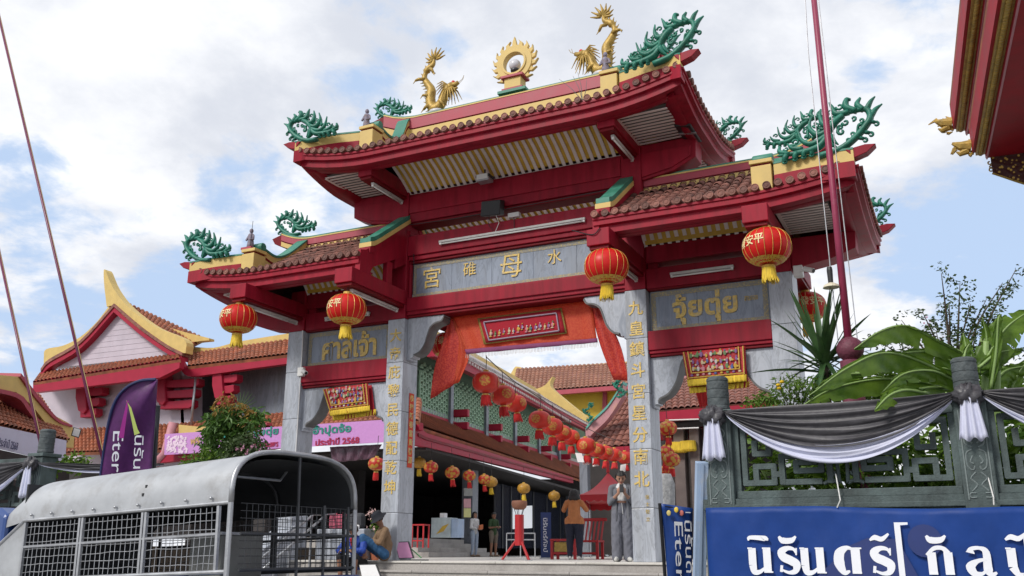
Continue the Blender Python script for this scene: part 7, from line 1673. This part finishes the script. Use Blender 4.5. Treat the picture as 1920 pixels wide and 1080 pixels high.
# ================================================================== TIERED ROOF CORNER AT THE TOP RIGHT
tr_ = thing('tiered_roof', 'dark red tiered temple roof with gold trim jutting overhead from the right', 'roof', at(1860, 200, 13)); DR = mat('deep_red_lacquer', (.34, .012, .024), .6, spec=.25, var=.2, vscale=3, bump=.05)
def eave(u0, v0, d, tag_, wdt, label_z):
    """an eave running towards the camera from its far corner at pixel (u0,v0)"""
    E0 = at(u0, v0, d); dirv = Vector((math.sin(math.radians(3.5)), -math.cos(math.radians(3.5)), 0)); rt = Vector((math.cos(math.radians(3.5)), math.sin(math.radians(3.5)), 0)); L = 12
    def e(l, r, z): return E0+dirv*l+rt*r+Vector((0, 0, z))
    MB().slab([[e(0, 0, 0), e(L, 0, 0)], [e(0, 0, .34), e(L, 0, .34)]], tuple(rt*.05)).build('fascia', DR, tr_)
    MB().slab([[e(-.02, .04, -.04), e(L, .04, -.04)], [e(-.02, .17, -.04), e(L, .17, -.04)]], (0, 0, .08)).build('trim_backing', GOLD, tr_)
    bead = MB().sphere((0, 0, 0), .03, 8, 6, (1.2, 1.1, .9)).mesh('gold_bead', GOLD, True)
    for i in range(110): inst('gold_bead', bead, e(.04+i*.06, .10, -.05), tr_)
    MB().slab([[e(-.02, .16, -.10), e(L, .16, -.10)], [e(-.02, wdt, -.14), e(L, wdt, -.14)]], (0, 0, .16)).build('soffit', DR, tr_)
    MB().slab([[e(-.02, .165, -.12), e(L, .165, -.12)], [e(-.02, .185, -.12), e(L, .185, -.12)]], (0, 0, .06)).build('edge_line', mat('rose_edge', (.5, .2, .25), .5), tr_)
    MB().slab([[e(0, 0, .342), e(L, 0, .342)], [e(0, 3, 1.8), e(L, 3, 1.8)]], (0, 0, .08)).build('roof_deck', TILEO, tr_)
    og = MB()     # gilded corner finial
    for i in range(26):
        a = random.uniform(0, 2*PI); r = random.uniform(.02, .15); c = e(-.02, -.08, .10); og.tube([c+rt*(r*math.cos(a)-.02)+Vector((0, 0, r*math.sin(a))), c+rt*(r*1.3*math.cos(a+.6)-.06)+Vector((0, 0, r*1.2*math.sin(a+.6)))], [.03, .008], 6)
    og.tube([e(-.02, .0, .12), e(-.02, -.14, .14), e(-.02, -.24, .20)], [.10, .07, .02], 8); og.tube([e(-.02, -.05, .06), e(-.02, -.16, .02), e(-.02, -.2, .06)], [.06, .04, .01], 8)
    og.build('gilded_finial', GOLD, tr_, kind='stuff')
    return e
eave(1787, 243, 14.0, 'u', .9, 0); e2 = eave(1823, 287, 13.2, 'l', 3.2, 0)
fg = MB(); ed = []
for i in range(60):
    r = .22+2.4*i/59; dep = .10+.42*min(1, r/1.0)*abs(math.sin(r*2.6))**.5+.10*min(1, r)
    ed.append((r, dep))
rows = [[e2(-.02, r, -.03) for r, d_ in ed], [e2(-.02, r, -.14-d_) for r, d_ in ed]]
fg.slab(rows, tuple(Vector((math.sin(math.radians(3.5)), -math.cos(math.radians(3.5)), 0))*.02)).build('filigree_apron', weave('gold_filigree', (.05, .012, .01), (.50, .33, .07), 17, .45, thr=(.22, .34), bump=.8), tr_)
MB().tube([e2(-.03, r, -.14-d_) for r, d_ in ed], .022, 6).build('apron_edge', GOLD, tr_)
fs2 = MB()
for i in range(0, 60):
    r, d_ = ed[i]
    for k in range(3):
        q = .12+.3*k+random.uniform(-.06, .06)
        if d_ < .16 and k: continue
        c = (r+random.uniform(-.02, .02), -.14-d_*q); R_ = random.uniform(.035, .06); s = random.choice((-1, 1))
        fs2.tube([e2(-.06, c[0]+R_*(1-t/9)*math.cos(s*t*.75), c[1]+R_*(1-t/9)*math.sin(s*t*.75)) for t in range(8)], .011, 5)
fs2.build('filigree_scrolls', GOLD, tr_, kind='stuff')

# ================================================================== COURTYARD THINGS
ib = thing('incense_burner', 'red tripod incense burner with round clay bowl on the platform edge', 'incense burner', on(968, 1051, 2, 0)); c = Vector(ib.location)
IR = mat('burner_red', (.42, .015, .02), .45, var=.1); c2 = c+Vector((.07, 0, 0)); zt_ = on(978, 965, 1, c2.y).z
MB().lathe([(.095, .30), (.095, zt_)], 16, c2).build('post', IR, ib, smooth=False)
for k, (dx, dy) in enumerate(((-.36, -.08), (.28, -.12), (.02, .40))): MB().tube([c2+Vector((dx*.15, dy*.15, .42)), c2+Vector((dx, dy, .012))], .025, 8).build('leg', IR, ib); MB().box(c2.x+dx-.06, c2.x+dx+.06, c2.y+dy-.05, c2.y+dy+.05, .001, .012).build('foot_plate', STEEL, ib)
zb_ = on(978, 948, 1, c2.y).z; MB().lathe([(.10, -.08), (.145, -.04), (.165, .02), (.165, .07), (.15, .10), (.02, .11)], 20, c2+Vector((0, 0, zb_))).build('bowl', mat('clay_bowl', (.24, .10, .06), .7, var=.2), ib, smooth=True)
for k in range(5): a = 2*PI*k/5; MB().tube([c2+Vector((.06*math.cos(a), .06*math.sin(a), zt_-.02)), c2+Vector((.12*math.cos(a), .12*math.sin(a), zb_-.03))], .007, 5).build('bowl_stay', DSTEEL, ib)
tn = thing('canopy_tent', 'red fabric market canopy behind the woman in grey', 'tent', on(1160, 1042, 1, 9)); TNR = cloth('red_tent_fabric', (.42, .012, .02), rough=.6, bump=.08)
ap = at(1140, 886, 25.0); cz_ = at(1092, 930, 24).z; cs_ = [at(1086, 930, 23.5), at(1200, 934, 22.8), at(1215, 926, 28), at(1105, 922, 28.5)]
for q_ in cs_: q_.z = cz_
for i in range(4):
    a, b = cs_[i], cs_[(i+1) % 4]; rows = []
    for j in range(9):
        t = j/8; rows.append([ap.lerp(a, t).lerp(ap.lerp(b, t), k/8)+Vector((0, 0, -.18*math.sin(PI*t)*.6)) for k in range(9)])
    MB().grid(rows).build('roof_panel', TNR, tn, smooth=True)
    rows = [[a.lerp(b, k/40) for k in range(41)], [a.lerp(b, k/40)+Vector((0, 0, -.14-.04*abs(math.sin(k*PI/5)))) for k in range(41)]]; MB().slab(rows, (0, .006, 0)).build('scalloped_valance', TNR, tn)
    MB().tube([a, Vector((a.x, a.y, 0))], .02, 8).build('leg', STEEL, tn)
MB().tube([ap, ap+Vector((0, 0, .35))], [.05, .015], 8).build('peak', TNR, tn)
sv = thing('silver_lantern', 'ornate silver incense tower with round belly beside the woman in grey', 'incense tower', on(1133, 1044, 2, 0)); c = Vector(sv.location); c.z = 0; SLV = mat('polished_silver', (.50, .50, .49), .25, metal=.9, var=.25, vscale=20, bump=.2, bscale=30)
MB().lathe([(.24, 0), (.20, .04), (.12, .10), (.10, .20), (.14, .26)], 20, c).build('stand', SLV, sv, smooth=True); MB().sphere(c+Vector((0, 0, .42)), .20, 20, 12, (1, 1, .85)).build('belly', mat('mirror_steel', (.6, .6, .6), .1, metal=1.0), sv, smooth=True)
for k in range(5): a = 2*PI*k/5; MB().tube([c+Vector((.13*math.cos(a), .13*math.sin(a), .28)), c+Vector((.24*math.cos(a), .24*math.sin(a), .18)), c+Vector((.22*math.cos(a), .22*math.sin(a), .02))], .022, 6).build('foot', SLV, sv, smooth=True)
MB().lathe([(.20, .60), (.22, .64), (.20, .70), (.16, .72)], 20, c).build('gilt_ring', GOLD, sv, smooth=True); MB().lathe([(.145, .72), (.145, 1.02)], 8, c).build('chamber', mat('dark_silver', (.20, .20, .19), .4, metal=.7, var=.4, vscale=18), sv)
for k in range(8): a = 2*PI*k/8; MB().tube([c+Vector((.17*math.cos(a), .17*math.sin(a), .70)), c+Vector((.17*math.cos(a), .17*math.sin(a), 1.06))], .014, 6).build('column', SLV, sv)
MB().lathe([(.26, 1.05), (.20, 1.10), (.12, 1.20), (.07, 1.26), (.03, 1.30)], 8, c).build('roof', SLV, sv); MB().lathe([(.03, 1.29), (.05, 1.34), (.03, 1.39), (.01, 1.43)], 12, c).build('gilt_finial', GOLD, sv, smooth=True)
for (u, d, lb) in ((1062, 22.4, 'low red wooden bench seat beside the woman in orange'), (1104, 23, 'red wooden slat chair behind the woman in orange')):
    b = thing('red_bench', lb, 'bench', at(u, 1043, d)); b.location.z = 0; _wl[b.name] = Vector((b.location.x, b.location.y, 0)); c = _wl[b.name].copy(); hgt = .48 if u < 1080 else .46
    MB().box(c.x-.34, c.x+.34, c.y-.22, c.y+.22, hgt-.05, hgt).build('seat', IR, b, bevel=.008)
    for dx in (-.30, .30):
        for dy in (-.18, .18): MB().box(c.x+dx-.03, c.x+dx+.03, c.y+dy-.03, c.y+dy+.03, 0, hgt-.051).build('leg', IR, b)
    MB().box(c.x-.27, c.x+.27, c.y-.2, c.y-.17, .12, .17).build('stretcher', IR, b)
    if u > 1080:
        for k in range(6): x = c.x-.26+k*.104; MB().beam((x, c.y+.2, hgt+.001), (x+.04, c.y+.30, hgt+.48), .05, .015).build('back_slat', IR, b)
        MB().box(c.x-.32, c.x+.40, c.y+.28, c.y+.32, hgt+.47, hgt+.55).build('top_rail', IR, b, bevel=.02)
    else: MB().box(c.x-.22, c.x+.18, c.y-.225, c.y-.215, .18, .40).build('carved_panel', GOLD, b)
ct = thing('counter', 'white and blue printed counter inside the hall steps', 'counter', at(832, 1022, 31.5)); ct.location.z = .64; c = Vector(ct.location); _wl[ct.name] = c.copy()
MB().box(c.x-.40, c.x+.36, c.y-.2, c.y+.3, .641, 1.30).build('case', mat('counter_print', (.42, .50, .52), .5, var=.2), ct, bevel=.01); MB().prism([(c.x-.2, .75), (c.x+.1, .85), (c.x+.3, 1.1), (c.x+.05, 1.02), (c.x-.05, .9)], 'y', c.y-.206, c.y-.201).build('printed_swoosh', mat('ochre_print', (.55, .36, .04), .5), ct); MB().box(c.x+.37, c.x+.62, c.y-.15, c.y+.3, .641, 1.26).build('side_unit', LBL, ct); MB().box(c.x-.12, c.x+.06, c.y-.1, c.y+.1, 1.301, 1.46).build('paper_stack', PAPER, ct)
stl = thing('red_stool', 'tall red steel stool by the marble column', 'stool', at(788, 1018, 30)); stl.location.z = .30; c = Vector(stl.location); _wl[stl.name] = c.copy()
MB().box(c.x-.24, c.x+.24, c.y-.2, c.y+.2, c.z+.70, c.z+.74).build('seat', IR, stl)
for dx in (-.21, .21):
    for dy in (-.17, .17): MB().box(c.x+dx-.02, c.x+dx+.02, c.y+dy-.02, c.y+dy+.02, c.z, c.z+.699).build('leg', IR, stl)
MB().box(c.x-.2, c.x+.2, c.y-.19, c.y-.16, c.z+.2, c.z+.24).build('stretcher', IR, stl)
bs = thing('banner_stand', 'narrow navy roll-up banner with white writing inside the hall', 'banner', at(1024, 1040, 25)); bs.location.z = 0; c = Vector(bs.location); _wl[bs.name] = c.copy(); MB().obox(c+Vector((0, 0, .62)), CR*.14, Vector((0, .01, 0)), Vector((0, 0, .6))).build('vinyl_sheet', mat('navy_vinyl', (.012, .03, .12), .5), bs); letters('lettering', 'นิรันดร์กัลป์', c+Vector((0, -.03, .62)), (0, 0, -1), tuple(CR), .2, WPR, bs, fit=(.9, .12), extr=.002); MB().box(c.x-.16, c.x+.16, c.y-.08, c.y+.08, 0, .03).build('foot', STEEL, bs)
gr_ = thing('guard_rail', 'grey steel guard rail in front of the dark hall screen', 'railing', at(975, 1035, 29)); gr_.location.z = 0; _wl[gr_.name] = Vector((gr_.location.x, gr_.location.y, 0))
for v in (1000, 1012): MB().tube([at(950, v, 29), at(1003, v, 29)], .018, 6).build('rail', STEEL, gr_)
for u in (950, 976, 1003): a = at(u, 1000, 29); MB().tube([a, Vector((a.x, a.y, 0))], .018, 6).build('post', STEEL, gr_)
# notice boards and bags by the steps
nb = thing('notice_board', 'pink notice board with green strap leaning on the top step', 'notice board', on(757, 1049, 2, 0)); p = [at(740, 1016, 18.6), at(766, 1015, 18.6), at(776, 1047, 18.4), at(748, 1048, 18.4)]; o_ = Vector((0, .03, 0))
MB().add(p+[q+o_ for q in p], [(0, 1, 2, 3), (7, 6, 5, 4), (0, 4, 5, 1), (1, 5, 6, 2), (2, 6, 7, 3), (3, 7, 4, 0)]).build('frame', BLACK, nb); cc = sum(p, Vector())/4; p2_ = [cc+(q-cc)*.9+Vector((0, -.012, 0)) for q in p]; MB().add(p2_, [(0, 1, 2, 3)]).build('pink_sheet', mat('pink_sheet', (.60, .26, .46), .6), nb)
MB().tube([at(738, 1018, 18.7), at(741, 1050, 18.7)], .03, 6).build('green_strap', bpy.data.materials['green_plastic'], nb); MB().tube([at(772, 1030, 18.7), at(790, 1046, 18.5)], .012, 6).build('green_strap', bpy.data.materials['green_plastic'], nb); MB().obox(on(777, 1050, 2, .012), (.30, 0, 0), (0, .05, 0), (0, 0, .01)).build('base_strip', DSTEEL, nb)
nb2 = thing('notice_board', 'white notice board leaning on the lower steps behind the truck hoop', 'notice board', at(695, 1095, 17.6)); p = [at(673, 1058, 17.7), at(705, 1057, 17.7), at(722, 1100, 17.4), at(682, 1102, 17.4)]; MB().add(p+[q+o_ for q in p], [(0, 1, 2, 3), (7, 6, 5, 4), (0, 4, 5, 1), (1, 5, 6, 2), (2, 6, 7, 3), (3, 7, 4, 0)]).build('frame', BLACK, nb2); cc = sum(p, Vector())/4; MB().add([cc+(q-cc)*.92+Vector((0, -.012, 0)) for q in p], [(0, 1, 2, 3)]).build('white_sheet', PAPER, nb2)
bw = thing('stone_parapet', 'pale marble parapet flanking the steps, seen through the truck cage', 'parapet', (-4.9, -1.6, GZ)); 
MB().prism([(-2.9, GZ+.02), (-2.9, -.75), (-.20, .62), (.0, .62), (.0, GZ+.02)], 'x', -5.35, -4.96).build('parapet_wall', MAR, bw, bevel=.02); MB().prism([(-2.95, -.74), (-2.9, -.68), (-.18, .69), (-.01, .69), (-.01, .625), (-.2, .625)], 'x', -5.4, -4.92).build('coping', MAR, bw, bevel=.012)
MB().box(-4.4, -3.2, -.12, .3, .002, .62).build('stone_block', MAR, bw, bevel=.02)
hr = thing('handrail', 'pair of steel handrails along the steps behind the truck', 'handrail', (-4.2, -1.5, GZ))
for k, x in enumerate((-4.4, -4.05)):
    MB().tube([(x, -2.7, GZ+.9), (x, -.25, .92), (x, .0, .92)], .025, 8).build('rail', STEEL, hr, smooth=True)
    for y in (-2.5, -1.4, -.3): z0 = -rise*int((-y)/.32+1); MB().tube([(x, y, max(GZ, z0)), (x, y, GZ+.9+(y+2.7)/2.45*(.92-GZ-.9))], .02, 8).build('post', STEEL, hr)
bg1 = thing('bag', 'pink cloth bag on the stone block beside the steps', 'bag', (-3.95, .05, .62)); MB().box(-4.17, -3.75, -.05, .16, .622, .92).build('bag_body', cloth('pink_bag', (.40, .08, .13)), bg1, bevel=.06); MB().tube([(-4.05, .05, .92), (-3.95, .05, 1.02), (-3.85, .05, .92)], .015, 6).build('bag_handle', cloth('pink_strap', (.4, .08, .12)), bg1)
bg2 = thing('bag', 'grey rucksack with bottle on the stone block beside the steps', 'bag', (-3.5, .05, .62)); MB().box(-3.68, -3.34, -.04, .16, .622, .94).build('bag_body', cloth('grey_bag', (.05, .053, .06)), bg2, bevel=.07); MB().lathe([(.05, 0), (.05, .2), (.02, .26), (.02, .3)], 12, (-3.72, .0, .624)).build('bottle', BLACK, bg2); MB().box(-3.52, -3.36, -.10, -.045, .622, .70).build('cloth_bundle', PAPER, bg2, bevel=.02)
pt = thing('potted_flowers', 'pot of pale pink flowers beside the seated woman', 'potted plant', (-3.05, .2, 0)); MB().lathe([(.14, 0), (.19, .25), (.2, .28), (.17, .28)], 16, (-3.05, .2, .002)).build('pot', TILEO, pt); foliage('foliage', [((-3.05+random.uniform(-.15, .15), .2, z), .17, 1) for z in (.4, .55, .7)], .02, .10, LGT, pt, 60); foliage('flowers', [((-3.05+random.uniform(-.2, .2), .12, z), .10, 1) for z in (.62, .75, .85, .9, .95, .8)], .025, .05, mat('blush_petal', (.66, .45, .42), .6), pt, 16)
gd = thing('stone_lion_base', 'carved grey stone pedestal with gold scroll behind the marble column', 'pedestal', (2.45, 2.2, 0)); MB().lathe([(.22, 0), (.25, .1), (.20, .3), (.16, .6), (.2, 1.0), (.22, 1.5), (.15, 1.7)], 14, (2.45, 2.2, 0)).build('shaft', mat('carved_white_stone', (.32, .33, .34), .7, var=.35, vscale=14, bump=1.0, bscale=18), gd, smooth=True)
for k in range(6): a = k*1.05; MB().tube([(2.45+.23*math.cos(a), 2.2-.23, .1+.1*k), (2.45+.3*math.cos(a+1), 2.0, .16+.1*k)], [.03, .012], 6).build('gold_scroll', GOLD, gd)
